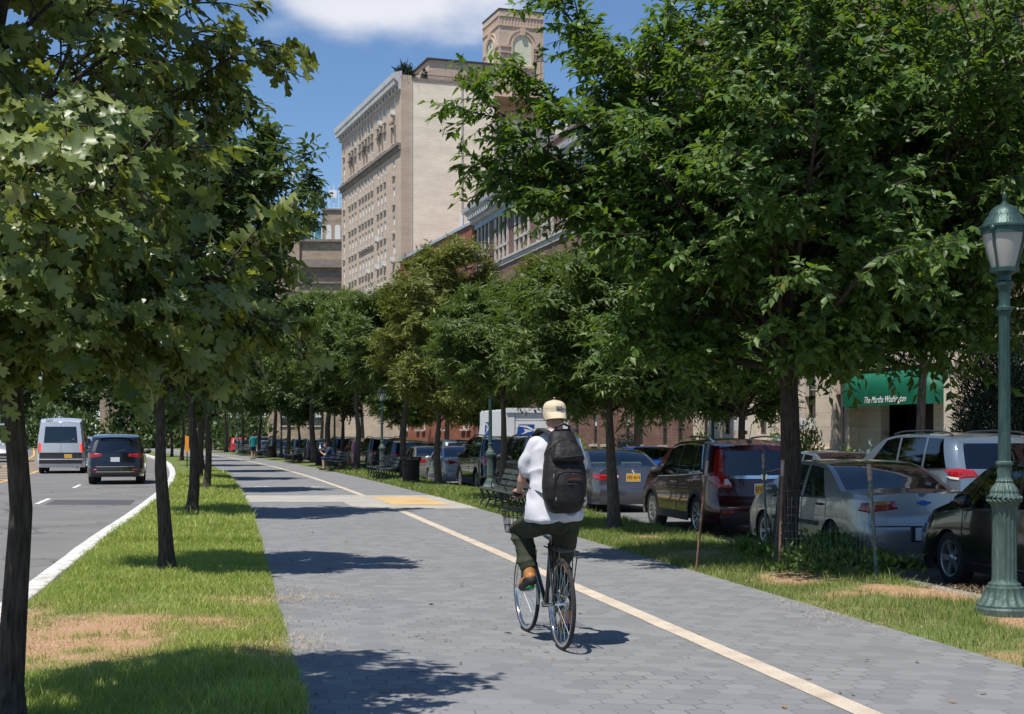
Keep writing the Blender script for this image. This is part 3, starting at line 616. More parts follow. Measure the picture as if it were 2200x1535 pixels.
# left verge
T1 = make_tree('oak_tree', 'nearest oak with large lobed leaves, dark trunk at the left edge of the picture', 'tree', (-2.66, 7.75, 0), 0, GL, MT['leaf_oak'], MT['bark_dark'],
    seed=11, th=2.1, tr=0.075, zc=4.0, rx=1.25, ry=1.4, rz=2.45, limbs=21, subs=8, twigs=5, lpt=8, T=LOBED, size=0.15, el0=-0.9, twl=0.30, limbr=0.3, outn=1.0, up=0.25, droop=0.3, fill=0.82, whorl=True, lean=(-0.028, 0.0),
    extra=[(2.1, (1.3, -0.2, 2.5)), (2.05, (0.85, -0.8, 2.25)), (2.0, (0.2, -1.0, 2.3)), (2.9, (1.15, 0.2, 3.7)), (2.2, (1.2, 0.5, 2.3)), (2.0, (-0.5, -0.9, 2.3)), (2.2, (0.9, 0.1, 2.2)), (2.05, (0.35, -1.45, 2.6)), (2.3, (1.05, -1.15, 3.0)), (2.2, (-0.25, -1.5, 2.95)), (2.1, (-0.75, -1.3, 2.65)), (2.3, (0.75, -1.45, 2.75))])
T2 = make_tree('oak_tree', 'second oak from the camera on the left verge, standing beside the shaded grass', 'tree', (-4.0, 16.5, 0), 1.0, GL, MT['leaf_chest'], MT['bark_dark'],
    seed=21, th=2.0, el0=-1.1, tr=0.085, zc=4.0, rx=1.6, ry=1.7, rz=2.2, limbs=26, subs=10, twigs=8, lpt=12, T=CHEST, size=0.135, twl=0.34, limbr=0.3, up=0.3, droop=0.25, fill=0.9)
T3 = make_tree('chestnut_oak_tree', 'tall oak with toothed leaves, third along the left verge, its top twigs against the sky', 'tree', (-6.2, 28, 0), 0.4, GL, MT['leaf_chest'], MT['bark_dark'],
    seed=31, th=2.0, el0=-1.1, tr=0.11, zc=4.9, rx=2.15, ry=2.3, rz=3.2, extra=[(3.5, (2.3, -0.3, 6.9)), (3.3, (2.1, 0, 5.9)), (4, (1.2, -0.3, 7.5))], limbs=24, subs=10, twigs=9, lpt=13, T=CHEST, size=0.17, twl=0.45, limbr=0.3, up=0.35, droop=0.2, fill=0.9)
T4 = place_copy(T2, 'fourth oak along the left verge, slim trunk on the grass', (-8.6, 40.6, 0), 2.6, 1.2)
T4b = place_copy(T3, 'fifth oak along the left verge beside the curve of the kerb', at(51, -4.1), 2.1, 0.92)
for i, (Y, lab) in enumerate(((62, 'sixth oak along the left verge near the far bend'), (74, 'oak on the left verge beyond the bend of the white kerb'), (88, 'small far oak on the left verge close to the path edge'), (103, 'most distant oak that can be told apart on the left verge'))):
    place_copy(T3 if i % 2 else T2, lab, at(Y, -3.9), i*1.7+0.5, 0.98 if i % 2 else 1.35)
# right verge
B1 = make_tree('elm_tree', 'big spreading elm with dark forked trunk beside the silver sedan', 'tree', (3.42, 17.9, 0), 0, GR, MT['leaf_elm'], MT['bark_dark'],
    seed=5, th=2.35, tr=0.155, zc=4.95, rx=3.75, ry=4.0, rz=3.0, ctr=(0.8, -0.9), limbs=44, subs=13, twigs=12, lpt=14, T=OVAL3, size=0.125, twl=0.5, vase=1.5, limbr=0.34, up=0.25, droop=0.22, fill=0.92, lean=(0.004, 0),
    extra=[(2.9, (-3.7, -0.5, 5.6)), (3.1, (-3.5, -0.4, 5.0)), (3.3, (-3.2, -0.2, 6.0)), (3.3, (-2.8, -0.6, 6.7)), (3.2, (-2.9, 0.3, 5.1)), (3.1, (-3.0, -0.6, 4.5)), (3.4, (-2.3, 0.2, 6.4)), (2.7, (3.6, -0.8, 6.8)), (2.8, (3.3, 0.2, 4.9)), (2.4, (-2.0, -1.2, 2.8)), (2.4, (1.7, -1.3, 3.0)), (3.2, (1.4, -1.0, 6.0)), (2.4, (0.4, -1.9, 2.75))], split=0)
B2 = make_tree('willow_oak_tree', 'dark willow oak behind the cyclist with a straight brown trunk', 'tree', (1.62, 23.6, 0), 0.7, GR, MT['leaf_willow'], MT['bark'],
    seed=8, th=1.95, tr=0.11, zc=3.3, rx=2.1, ry=2.1, rz=1.6, el0=-1.15, limbs=30, subs=12, twigs=11, lpt=15, T=NARROW, size=0.15, twl=0.42, limbr=0.3, up=0.3, droop=0.2, fill=0.92, lowlimb=0.2)
B3 = make_tree('yellowing_oak_tree', 'yellow green willow oak standing between the bin and the black SUV', 'tree', (-2.28, 44.6, 0), 0, GR, MT['leaf_yellow'], MT['bark'],
    seed=15, th=1.9, el0=-1.2, tr=0.115, zc=4.9, rx=2.35, ry=2.3, rz=3.2, limbs=28, subs=12, twigs=11, lpt=14, T=NARROW, size=0.18, twl=0.45, limbr=0.3, up=0.4, droop=0.15, fill=0.9)
W2 = make_tree('willow_oak_tree', 'green oak just left of the cyclist, beyond the nearest bench', 'tree', at(34.5, 2.9), 0.7, GR, MT['leaf_willow'], MT['bark'],
    seed=18, th=2.3, tr=0.10, zc=3.8, rx=1.95, ry=2.0, rz=1.6, el0=-0.9, limbs=30, subs=12, twigs=11, lpt=15, T=NARROW, size=0.15, twl=0.42, up=0.3, droop=0.2, fill=0.92, limbr=0.3)
place_copy(W2, 'willow oak with thin dark trunk close behind the black litter bin', (-3.75, 50.4, 0), 2.2, 1.3)

for i, (Y, lab) in enumerate(((63, 'willow oak behind the bench of the seated man'), (68, 'slim willow oak just beyond the seated man'), (73, 'thin trunk beside the dark row of parked SUVs'), (80, 'far willow oak behind the distant litter bin'), (86, 'far tree on the right verge past the second bench'), (92, 'tree near the person in teal'), (99, 'tree just past the person in teal on the right verge'), (108, 'very distant tree on the right verge'), (119, 'last tree one can tell apart on the right verge'), (131, 'tree at the far end of the path, closing the view'))):
    place_copy((W2, T3, B3)[i % 3] if i % 3 != 2 else W2, lab, at(Y, 2.75), i*1.3, ((1.45 if i % 3 != 1 else 0.95)+0.12*(i % 4)), GR)
# street trees on the far pavement
GS = 'street trees on the far pavement in front of the houses'
for i, (Y, s_, lab) in enumerate(((34.5, 0.98, 'street tree with leaning trunk in front of the green awning'), (46, 1.15, 'street tree on the far pavement beyond the maroon SUV'), (57, 1.1, 'street tree behind the white mail truck'), (68, 1.2, 'street tree on the far pavement below the fire escape'), (80, 1.2, 'street tree in front of the red brick block'), (93, 1.25, 'street tree before the flat red brick facade'), (107, 1.25, 'street tree near the foot of the tall tan building'), (122, 1.3, 'street tree at the foot of the tall tan building'), (140, 1.3, 'farthest street tree on the far pavement'))):
    src = B1 if i in (1, 4, 6) else (B3 if i in (3,) else W2)
    place_copy(src, lab, at(Y, 12.7, -0.12), 1.1+i*2.3, (s_*0.85 if src is B1 else (s_*1.12 if src is B3 else (s_*1.4, s_*1.4, s_*1.8))), GS)
# far side of the main road
far_kw = dict(th=2.6, tr=0.2, zc=7.2, rx=4.6, ry=4.4, rz=4.8, limbs=20, subs=9, twigs=8, lpt=12, T=OVAL3, size=0.36, twl=0.9, up=0.3, droop=0.15, fill=0.9)
FT = make_tree('plane_tree', 'big round tree across the main road, nearest of the far row', 'tree', at(70, -33, -0.1), 0, 'large trees across the main road', MT['leaf_far'], MT['bark'], seed=77, **far_kw)
for i in range(13):
    Y = 84+i*13; place_copy(FT, 'large tree across the main road, %s of the row' % ('second', 'third', 'fourth', 'fifth', 'sixth', 'seventh', 'eighth', 'ninth', 'tenth', 'eleventh', 'twelfth', 'thirteenth', 'last')[i], at(Y, -31-2*(i % 3), -0.1), i*1.9, 1.0+0.12*(i % 3))
for i, (Y, d, lab) in enumerate(((190, -17, 'distant tree closing the main road in the middle'), (205, -8, 'distant tree where road and path end'), (215, 0, 'distant tree behind the end of the path'), (200, -24, 'distant tree closing the road on its left side'), (175, -2, 'distant tree above the far end of the verge'), (225, 8, 'distant tree beyond the row of parked cars'), (250, 4, 'tree far behind the bend on the left'), (262, -6, 'tree standing far behind the main road'), (280, 12, 'hazy tree behind the far end of the main road'), (300, -14, 'hazy tree at the vanishing point of the main road'), (262, -28, 'distant tree beyond the oncoming cars'), (285, -38, 'tree on the far left horizon'), (240, -36, 'tree on the left horizon across the road'))):
    place_copy(FT, lab, at(Y, d, -0.1), i*2.1, 1.15)
# shrubs before the houses
def shrub_data(seed, rx, rz, n, T, size, ry=None, up=0.5):
    rg = np.random.default_rng(seed); ry = ry or rx
    u = rg.normal(size=(n, 3)); u /= np.linalg.norm(u, axis=1, keepdims=True); u[:, 2] = np.abs(u[:, 2])
    q = (0.55+0.5*rg.random(n))*(0.75+0.5*fb(u[:, 0]*3+seed, u[:, 1]*3+u[:, 2]*2))
    P = u*q[:, None]*np.array([rx, ry, rz]); P[:, 2] += 0.05
    D = u*0.7+rg.normal(size=(n, 3))*0.5; D[:, 2] += up
    V, F = inst_leaves(T, P, D, u+rg.normal(size=(n, 3))*0.5, size*(0.6+0.7*rg.random(n)), rg)
    v = np.clip(rg.beta(2, 2.4, n), 0, 0.92); return V, F, np.repeat(v, len(T[0]))
def shrub(name, label, loc, leafm, seed, rx, rz, n, T, size, up=0.5, group=None):
    r = thing(name, label, 'shrub', loc, 0, group); V, F, v = shrub_data(seed, rx, rz, n, T, size, up=up)
    npmesh('foliage', V, F, leafm, r, attrs={'v': v})
    mb = MB()
    for k in range(7):
        a = k*0.9; mb.tube([(0, 0, 0), (0.3*rx*math.cos(a), 0.3*rx*math.sin(a), rz*0.5), (0.6*rx*math.cos(a), 0.6*rx*math.sin(a), rz*0.85)], [0.03, 0.02, 0.008], 5)
    mb.build('stems', MT['bark'], r, smooth=True); return r
MT['leaf_blue'] = leafmat('blue_spruce', (0.10, 0.16, 0.14), (0.26, 0.34, 0.32), (0.1, 0.2, 0.1), gloss=0.6, tfac=0.1)
MT['leaf_lime'] = leafmat('lime_shrub', (0.10, 0.18, 0.02), (0.26, 0.36, 0.04), (0.3, 0.5, 0.05), gloss=0.5, tfac=0.3)
MT['leaf_conifer'] = leafmat('conifer', (0.010, 0.026, 0.014), (0.025, 0.055, 0.025), (0.02, 0.06, 0.02), gloss=0.6, tfac=0.08)
shrub('blue_shrub', 'silvery blue juniper in front of the limestone wall, left of the silver minivan', at(42.6, 15.2, -0.1), MT['leaf_blue'], 3, 0.62, 1.35, 1500, NARROW, 0.14)
shrub('blue_shrub', 'silvery blue juniper showing over the roof of the silver minivan', at(38.9, 15.5, -0.1), MT['leaf_blue'], 4, 0.6, 1.75, 1500, NARROW, 0.14)
shrub('lime_bush', 'tall lime green bush against the limestone wall behind the elm trunk', at(48.2, 15.6, -0.1), MT['leaf_lime'], 5, 0.65, 2.1, 1500, OVAL3, 0.12)
shrub('lime_bush', 'low pale green bush beside the blue juniper', at(45.3, 15.6, -0.1), MT['leaf_lime'], 6, 0.5, 1.2, 900, OVAL3, 0.1)
shrub('conifer', 'dark conifer bush at the right edge behind the lamp post', at(36.4, 15.6, -0.1), MT['leaf_conifer'], 7, 1.3, 4.4, 22000, NARROW, 0.16, up=0.3)
for i, (Y, lab, mm) in enumerate(((52, 'dark green bush before the brick wall, behind the grey sedan', 'leaf_elm'), (60, 'yellow green bush before the brick houses, behind the mail truck', 'leaf_lime'), (70, 'blue green bush before the brick houses', 'leaf_blue'), (79, 'lime bush far along the front gardens', 'leaf_lime'), (88, 'dark bush far along the front gardens', 'leaf_elm'))):
    shrub('garden_bush', lab, at(Y, 16.4, -0.1), MT[mm], 20+i, 0.9, 1.7, 1200, OVAL3, 0.16)
# low bushes closing the view where the path ends
for i in range(11):
    shrub('far_bush', '%s of the low bushes closing the far end of the road, from the left' % ('first', 'second', 'third', 'fourth', 'fifth', 'sixth', 'seventh', 'eighth', 'ninth', 'tenth', 'last')[i], (-82+5.0*i, 172+4*(i % 2), -0.2), MT['leaf_far'], 120+i, 3.3, 4.6+0.7*(i % 3), 900, OVAL3, 0.7, group='low bushes closing the far end of the road')
# weeds under the elm
rg0 = np.random.default_rng(9)
V_, F_, v_ = [], [], []
off = 0
for k in range(26):
    V, F, v = shrub_data(60+k, 0.22+0.1*(k % 3), 0.22+0.08*(k % 2), 130, OVAL3, 0.075)
    V = V+np.array([3.0+1.4*rg0.random(), 15.9+3.4*rg0.random(), 0.0]); V_.append(V); F_.append(F+off); v_.append(v); off += len(V)
o = npmesh('ground_cover', np.concatenate(V_), np.concatenate(F_), MT['leaf_elm'], attrs={'v': np.concatenate(v_)}); o['kind'] = 'stuff'; o['label'] = 'broad leaved weeds round the foot of the big elm'; o['category'] = 'weeds'
# ------------------------------------------------------------------ buildings
MT['brick_brown'] = brick('brown_brick', (0.16, 0.075, 0.06), (0.26, 0.13, 0.10), (0.34, 0.29, 0.26), bw=0.22, bh=0.075)
MT['brick_red'] = brick('red_brick', (0.27, 0.085, 0.055), (0.35, 0.13, 0.085), (0.30, 0.16, 0.12), bw=0.22, bh=0.075)
MT['brick_tan'] = brick('tan_brick', (0.52, 0.405, 0.305), (0.60, 0.475, 0.365), (0.52, 0.42, 0.33), bw=0.4, bh=0.09, stain=0.18)
MT['brick_cream'] = brick('cream_brick', (0.90, 0.79, 0.61), (0.96, 0.86, 0.70), (0.78, 0.67, 0.51), bw=0.5, bh=0.16, msize=0.015, stain=0.16)
MT['brick_tower'] = brick('tower_brick', (0.56, 0.425, 0.33), (0.65, 0.50, 0.395), (0.50, 0.39, 0.31), bw=0.4, bh=0.09, stain=0.15)
MT['brick_far'] = brick('far_brick', (0.36, 0.275, 0.205), (0.46, 0.36, 0.275), (0.40, 0.33, 0.26), bw=0.5, bh=0.18, stain=0.3)
MT['limestone'] = brick('limestone', (0.62, 0.53, 0.43), (0.70, 0.60, 0.49), (0.44, 0.38, 0.31), bw=1.1, bh=0.5, msize=0.008, stain=0.22)
MT['stone_trim'] = mat('stone_trim', (0.50, 0.46, 0.40), 0.8, var=0.15, scale=2)
MT['trim_dark'] = mat('dark_trim', (0.23, 0.19, 0.165), 0.8, var=0.25, scale=1.5)
MT['cornice_grey'] = mat('grey_cornice', (0.55, 0.545, 0.54), 0.7, var=0.12, scale=1.0, stretch=(1, 1, 0.3))
MT['cornice_blue'] = mat('weathered_copper_blue', (0.34, 0.42, 0.47), 0.7, var=0.15, scale=1.2)
MT['roof_dark'] = mat('roof_edge', (0.05, 0.05, 0.055), 0.8)
MT['frame_white'] = mat('white_frame', (0.78, 0.78, 0.77), 0.5)
MT['frame_dark'] = mat('dark_frame', (0.05, 0.045, 0.04), 0.6)
MT['iron'] = mat('black_iron', (0.02, 0.02, 0.022), 0.5)
MT['pane'] = mat('window_pane', (0.03, 0.035, 0.04), 0.05, spec=0.8, var=0.6, scale=0.4)
MT['pane_blind'] = mat('window_blind', (0.70, 0.70, 0.68), 0.5)
MT['ac'] = mat('air_conditioner', (0.72, 0.72, 0.70), 0.5)
MT['arch_fill'] = mat('cream_fill', (0.62, 0.62, 0.46), 0.8, var=0.08, scale=3)
MT['teal_glass'] = mat('teal_glass', (0.10, 0.30, 0.34), 0.08, spec=0.9, var=0.3, scale=0.6)
MT['aqua_panel'] = mat('aqua_panel', (0.42, 0.66, 0.64), 0.4)
MT['door_dark'] = mat('dark_doorway', (0.012, 0.011, 0.011), 0.3)
def facade_mb(mb, x0, x1, z0, z1, xs, zs, depth=0.22, y=0.0, pick=None, axis='x'):
    """wall in the plane y with real openings; xs / zs intervals; pick(i,j) says whether cell is an opening"""
    ex = sorted({x0, x1, *[v for p in xs for v in p]}); ez = sorted({z0, z1, *[v for p in zs for v in p]})
    tr = (lambda a, b, c: (a, b, c)) if axis == 'x' else (lambda a, b, c: (b, a, c))
    op = []
    for a, b in zip(ex[:-1], ex[1:]):
        for c, d in zip(ez[:-1], ez[1:]):
            i = next((k for k, p in enumerate(xs) if p[0] <= a+1e-6 and b-1e-6 <= p[1]), None); j = next((k for k, p in enumerate(zs) if p[0] <= c+1e-6 and d-1e-6 <= p[1]), None)
            if i is not None and j is not None and (pick is None or pick(i, j)):
                op.append((a, b, c, d)); Y = y+depth
                mb.add([tr(a, y, c), tr(b, y, c), tr(b, Y, c), tr(a, Y, c)], [(0,1,2,3)]); mb.add([tr(a, y, d), tr(b, y, d), tr(b, Y, d), tr(a, Y, d)], [(0,3,2,1)])
                mb.add([tr(a, y, c), tr(a, Y, c), tr(a, Y, d), tr(a, y, d)], [(0,1,2,3)]); mb.add([tr(b, y, c), tr(b, Y, c), tr(b, Y, d), tr(b, y, d)], [(0,3,2,1)])
            else: mb.add([tr(a, y, c), tr(b, y, c), tr(b, y, d), tr(a, y, d)], [(0,1,2,3)])
    return op
WM = {}
def window(parent, x, z, w_, h, y, fm, style='sash', rot=0.0, sill=True, label=None, blind=0.45):
    key = (round(w_, 3), round(h, 3), fm, style, sill, round(blind, 1))
    if key not in WM:
        f = MB(); t = 0.07
        f.b3(-w_/2, -w_/2+t, -0.03, 0.05, 0, h); f.b3(w_/2-t, w_/2, -0.03, 0.05, 0, h); f.b3(-w_/2+t, w_/2-t, -0.03, 0.05, 0, t); f.b3(-w_/2+t, w_/2-t, -0.03, 0.05, h-t, h)
        if style in ('sash', 'grid'): f.b3(-w_/2+t, w_/2-t, -0.02, 0.04, h/2-0.03, h/2+0.03)
        if style == 'grid':
            for k in (1, 2, 3): f.b3(-w_/2+k*w_/4-0.025, -w_/2+k*w_/4+0.025, -0.02, 0.04, t, h-t)
            for k in (1, 3): f.b3(-w_/2+t, w_/2-t, -0.018, 0.038, k*h/4-0.02, k*h/4+0.02)
        if style == 'mull': f.b3(-0.03, 0.03, -0.02, 0.04, t, h-t)
        p = MB(); p.b3(-w_/2+t, w_/2-t, 0.02, 0.03, t, h-t)
        b = MB(); b.b3(-w_/2+t+0.01, w_/2-t-0.01, 0.0, 0.012, h*(1-blind), h-t)
        sl = MB(); sl.b3(-w_/2-0.08, w_/2+0.08, -0.34, 0.0, -0.14, -0.003)
        WM[key] = (f.mesh('frame', MT[fm]), p.mesh('pane', MT['pane']), b.mesh('blind', MT['pane_blind']), sl.mesh('sill', MT['stone_trim']))
    a = WM[key]
    o = link('window', a[0], parent, label); o.location = (x, y, z); o.rotation_euler = (0, 0, rot)
    link('pane', a[1], o)
    if blind > 0: link('blind', a[2], o)
    if sill: link('sill', a[3], o)
    return o
def ac_unit(parent, x, z, y):
    key = 'ac'
    if key not in WM:
        m_ = MB(); m_.box((0, -0.16, 0.21), (0.6, 0.42, 0.42)); 
        for k in range(6): m_.b3(-0.26, 0.26, -0.378, -0.37, 0.06+k*0.055, 0.075+k*0.055)
        WM[key] = m_.mesh('air_conditioner', MT['ac'])
    o = link('air_conditioner', WM[key], parent); o.location = (x, y, z); return o
def bld(name, label, Yfar, d, Ynear, base=-0.12):
    """street facade from the far corner (local x = 0) to the near corner (local x = W); local -y faces the street"""
    a = Vector((PX(Yfar, d), Yfar)); b = Vector((PX(Ynear, d), Ynear)); v = b-a
    r = thing(name, label, 'building', (a.x, a.y, base), math.atan2(v.y, v.x)); return r, v.length
def shell(mb, W, D, H, side0=True, side1=True):
    """side, back and roof faces behind the facade plane"""
    if side0: mb.add([(0,0,0),(0,D,0),(0,D,H),(0,0,H)], [(0,1,2,3)])
    if side1: mb.add([(W,0,0),(W,D,0),(W,D,H),(W,0,H)], [(3,2,1,0)])
    mb.add([(0,D,0),(W,D,0),(W,D,H),(0,D,H)], [(3,2,1,0)]); mb.add([(0,0,H-0.6),(W,0,H-0.6),(W,D,H-0.6),(0,D,H-0.6)], [(0,1,2,3)])
rb = random.Random(4)
# --- the near apartment house with the green awning
r, W = bld('apartment_house', 'near brown brick apartment house with limestone ground floor and green entrance awning', 63.5, 17.2, 21.0)
awY = 44.3; X_aw = (Vector((PX(awY, 17.2), awY))-Vector((PX(63.5, 17.2), 63.5))).length
xs = []; x = 1.0
while x < W-1.5:
    if abs(x+0.5-X_aw) > 4.3: xs.append((x, x+0.95))
    x += 1.95 if int(x/1.95) % 3 else 2.6
zs = [(1.75, 4.0)]
mb = MB(); base_ops = facade_mb(mb, 0, W, 0, 5.3, xs+[(X_aw-1.7, X_aw+1.7)], [(0, 1.75), (1.75, 3.1), (3.1, 4.0)], 0.3, 0.0, pick=lambda i, j: (i == len(xs) and j < 2) or (i < len(xs) and j >= 1))
mb.build('limestone_base', MT['limestone'], r)
mb = MB(); mb.b3(0, X_aw-3.7, -0.12, -0.003, 1.0, 1.25); mb.b3(X_aw+3.7, W, -0.12, -0.003, 1.0, 1.25); mb.b3(0, W, -0.25, -0.003, 4.95, 5.3); mb.b3(0, W, -0.12, -0.003, 4.3, 4.45)
for sx in (-1, 1):
    mb.b3(X_aw+sx*3.4-0.28, X_aw+sx*3.4+0.28, -0.45, -0.003, 0, 3.6); mb.b3(X_aw+sx*3.4-0.36, X_aw+sx*3.4+0.36, -0.52, -0.003, 3.6, 3.8)
mb.b3(X_aw-3.8, X_aw+3.8, -0.5, -0.003, 3.8, 4.28)
mb.build('stone_moulding', MT['limestone'], r)
mb = MB(); mb.b3(X_aw-1.7, X_aw+1.7, 0.9, 0.95, 0, 3.1); mb.build('doorway', MT['door_dark'], r)
zsf = [(5.3+0.9+k*3.1, 5.3+0.9+k*3.1+1.75) for k in range(4)]
xs2 = [p for p in xs]+[(X_aw-1.3, X_aw-0.35), (X_aw+0.35, X_aw+1.3)]
mb = MB(); facade_mb(mb, 0, W, 5.3, 19.2, xs2, zsf, 0.25); shell(mb, W, 14, 19.2); mb.build('wall', MT['brick_brown'], r)
mb = MB(); mb.b3(-0.2, W+0.2, -0.6, -0.003, 17.6, 18.1); mb.build('cornice', MT['cornice_grey'], r)
for a, b in xs: window(r, (a+b)/2, 1.75, b-a, 2.25, 0.2, 'frame_dark', sill=False, blind=0.3)
n = 0
for j, (c, d_) in enumerate(zsf):
    for i, (a, b) in enumerate(xs2):
        if n < 74: window(r, (a+b)/2, c, b-a, d_-c, 0.16, 'frame_dark', blind=rb.choice((0.3, 0.5, 0.0))); n += 1
for k, zz in ((2, 1.9), (5, 1.9), (7, 5.3+1.05), (9, 1.9)):
    if k < len(xs): ac_unit(r, (xs[k][0]+xs[k][1])/2, zz, 0.1)
o = textmesh('carved_name', 'MARTHA WASHINGTON', 0.34, MT['trim_dark'], r, (X_aw, -0.508, 4.01), (R(90), 0, 0))
# green awning: quarter-barrel canopy with rounded end, valance with the house's name
MT['awning'] = mat('green_canvas', (0.007, 0.105, 0.06), 0.55, var=0.15, scale=2, spec=0.3)
MT['awning_end'] = mat('green_canvas_end', (0.03, 0.26, 0.15), 0.6, spec=0.3)
aw = MB(); hw, dp, zb_, zt_ = 3.05, 0.95, 2.98, 3.74
def awn(u, v):  # u along -1..1, v from the wall top (0) to the front lower edge (1)
    x = (u*2-1); e = min(1.0, (1-abs(x))/0.28); f = math.sqrt(max(0, 1-(1-e)**2)); a = v*math.pi/2
    return (X_aw+x*hw, -0.02-dp*math.sin(a)*(0.25+0.75*f), zb_+(zt_-zb_)*math.cos(a)**0.8*(f*0.999+0.001))
aw.grid(awn, 40, 10); ob = aw.build('awning', MT['awning'], None, smooth=True, label='green barrel awning with white script lettering over the entrance'); tag(ob, ob['label'], 'awning'); ob.parent = None
mwr = r.matrix_basis.copy(); rz_ = r.rotation_euler.z; ob.location = r.location; ob.rotation_euler = (0, 0, rz_)
va = MB()
def front(u): 
    p = awn(u, 1.0); return p
ncol = 40
for i in range(ncol):
    p = front(i/ncol); q = front((i+1)/ncol)
    va.add([(p[0], p[1]-0.004, p[2]), (q[0], q[1]-0.004, q[2]), (q[0], q[1]-0.004, q[2]-0.36), (p[0], p[1]-0.004, p[2]-0.36)], [(0,1,2,3)])
va.build('valance', MT['awning'], ob)
for sx in (-1, 1): pm = MB(); pm.tube([(X_aw+sx*2.6, -dp*0.9, 0), (X_aw+sx*2.6, -dp*0.9, zb_)], 0.03, 8); pm.build('pole', MT['iron'], ob)
textmesh('lettering', 'The Martha Washington', 0.28, MT['frame_white'], ob, (X_aw+0.5, -0.02-dp-0.012, zb_-0.19), (R(90), 0, 0), shear=0.4)
# --- the corner house with grey cornice and fire escape
r, W = bld('corner_apartment_house', 'brown brick house with pale cornice, cream top storey windows and black fire escape', 112, 19.3, 64.2)
zst = [(15.5, 17.6)]; bays = [(2.4+k*5.6) for k in range(int((W-4)/5.6))]; bays[0] = 2.6
xs = []
for b in bays: xs += [(b-1.55, b-0.75), (b-0.4, b+0.4), (b+0.75, b+1.55)]
zl = [(1.2+k*3.0, 2.95+k*3.0) for k in range(4)]
xl = []
for b in bays: xl += [(b-1.5, b-0.6), (b+0.6, b+1.5)]
mb = MB(); facade_mb(mb, 0, W, 14.3, 18.6, xs, zst, 0.25); 
mb.build('top_wall', MT['brick_brown'], r)
mb = MB(); facade_mb(mb, 0, W, 0, 13.6, xl, zl, 0.25); mb.add([(0,0,13.6),(W,0,13.6),(W,0,14.3),(0,0,14.3)], [(0,1,2,3)]); shell(mb, W, 14, 20.4); mb.add([(0,0.0,18.6),(W,0,18.6),(W,0,20.4),(0,0,20.4)], [(0,1,2,3)]); mb.build('wall', MT['brick_brown'], r)
mb = MB()
prof = [(0.0, 18.0), (-0.35, 18.15), (-0.42, 18.5), (-0.5, 18.55), (-0.95, 18.95), (-1.0, 19.25), (0.0, 19.32)]
mb.add([(-0.5 if k == 0 else W+0.3, y, z) for k in (0, 1) for y, z in prof], [(i, i+1, 7+i+1, 7+i) for i in range(6)]+[tuple(range(7)), tuple(range(13, 6, -1))])
for k in range(int(W/0.7)): mb.b3(0.2+k*0.7, 0.42+k*0.7, -0.82, -0.36, 18.3, 18.62)
mb.build('cornice', MT['cornice_grey'], r)
mb = MB(); mb.b3(-0.1, W+0.1, -0.14, -0.003, 17.62, 18.0); mb.build('frieze', MT['cornice_blue'], r)
mb = MB(); mb.b3(-0.1, W+0.1, -0.1, -0.004, 13.95, 14.3); mb.b3(-0.1, W+0.1, -0.2, -0.004, 14.3, 14.45)
for b in bays:
    for x0, x1 in ((b-1.9, b-1.57), (b-0.73, b-0.42), (b+0.42, b+0.73), (b+1.57, b+1.9)): mb.b3(x0, x1, -0.1, -0.004, 14.46, 17.6)
    mb.b3(b-1.9, b+1.9, -0.12, -0.004, 15.3, 15.48)
mb.build('stone_surround', MT['stone_trim'], r)
mb = MB(); mb.b3(-0.15, W+0.15, -0.12, 0.3, 20.4, 20.55); mb.build('coping', MT['trim_dark'], r)
n = 0
for a, b in xs:
    if n < 96: window(r, (a+b)/2, 15.5, b-a, 2.1, 0.14, 'frame_dark', sill=False, blind=0.0 if n % 3 else 0.4); n += 1
for c, d_ in reversed(zl):
    for a, b in xl:
        if n < 96: window(r, (a+b)/2, c, b-a, d_-c, 0.16, 'frame_dark', blind=rb.choice((0.0, 0.4))); n += 1
ac_unit(r, (xl[5][0]+xl[5][1])/2, zl[3][0], 0.1); ac_unit(r, (xl[9][0]+xl[9][1])/2, zl[3][0], 0.1)
fe = MB()
for k, zf in enumerate((14.9, 11.6, 8.6, 5.6)):
    x0, x1 = 1.6, 5.6; fe.b3(x0, x1, -1.25, -0.1, zf, zf+0.06)
    fe.b3(x0, x1, -1.27, -1.23, zf+0.95, zf+1.0); fe.b3(x0, x0+0.04, -1.25, -0.1, zf+0.95, zf+1.0); fe.b3(x1-0.04, x1, -1.25, -0.1, zf+0.95, zf+1.0)
    for i in range(30): fe.b3(x0+i*4/29-0.012, x0+i*4/29+0.012, -1.262, -1.238, zf+0.06, zf+0.95)
    for i in range(8):
        fe.b3(x0, x0+0.03, -1.2+i*0.15, -1.18+i*0.15, zf+0.06, zf+0.95); fe.b3(x1-0.03, x1, -1.2+i*0.15, -1.18+i*0.15, zf+0.06, zf+0.95)
    if k < 3:
        zn = (11.6, 8.6, 5.6)[k]
        for yy in (-0.95, -0.45): fe.tube([(2.2 if k % 2 else 5.0, yy, zf), (5.0 if k % 2 else 2.2, yy, zn)], 0.035, 4)
        for i in range(12):
            t = (i+0.5)/12; a = 2.2 if k % 2 else 5.0; b = 5.0 if k % 2 else 2.2; fe.b3(a+(b-a)*t-0.1, a+(b-a)*t+0.1, -0.95, -0.45, zf+(zn-zf)*t-0.01, zf+(zn-zf)*t+0.01)
for x in (1.62, 5.58): fe.tube([(x, -1.24, 5.6), (x, -1.24, 15.9)], 0.03, 4)
fe.build('fire_escape', MT['iron'], r)
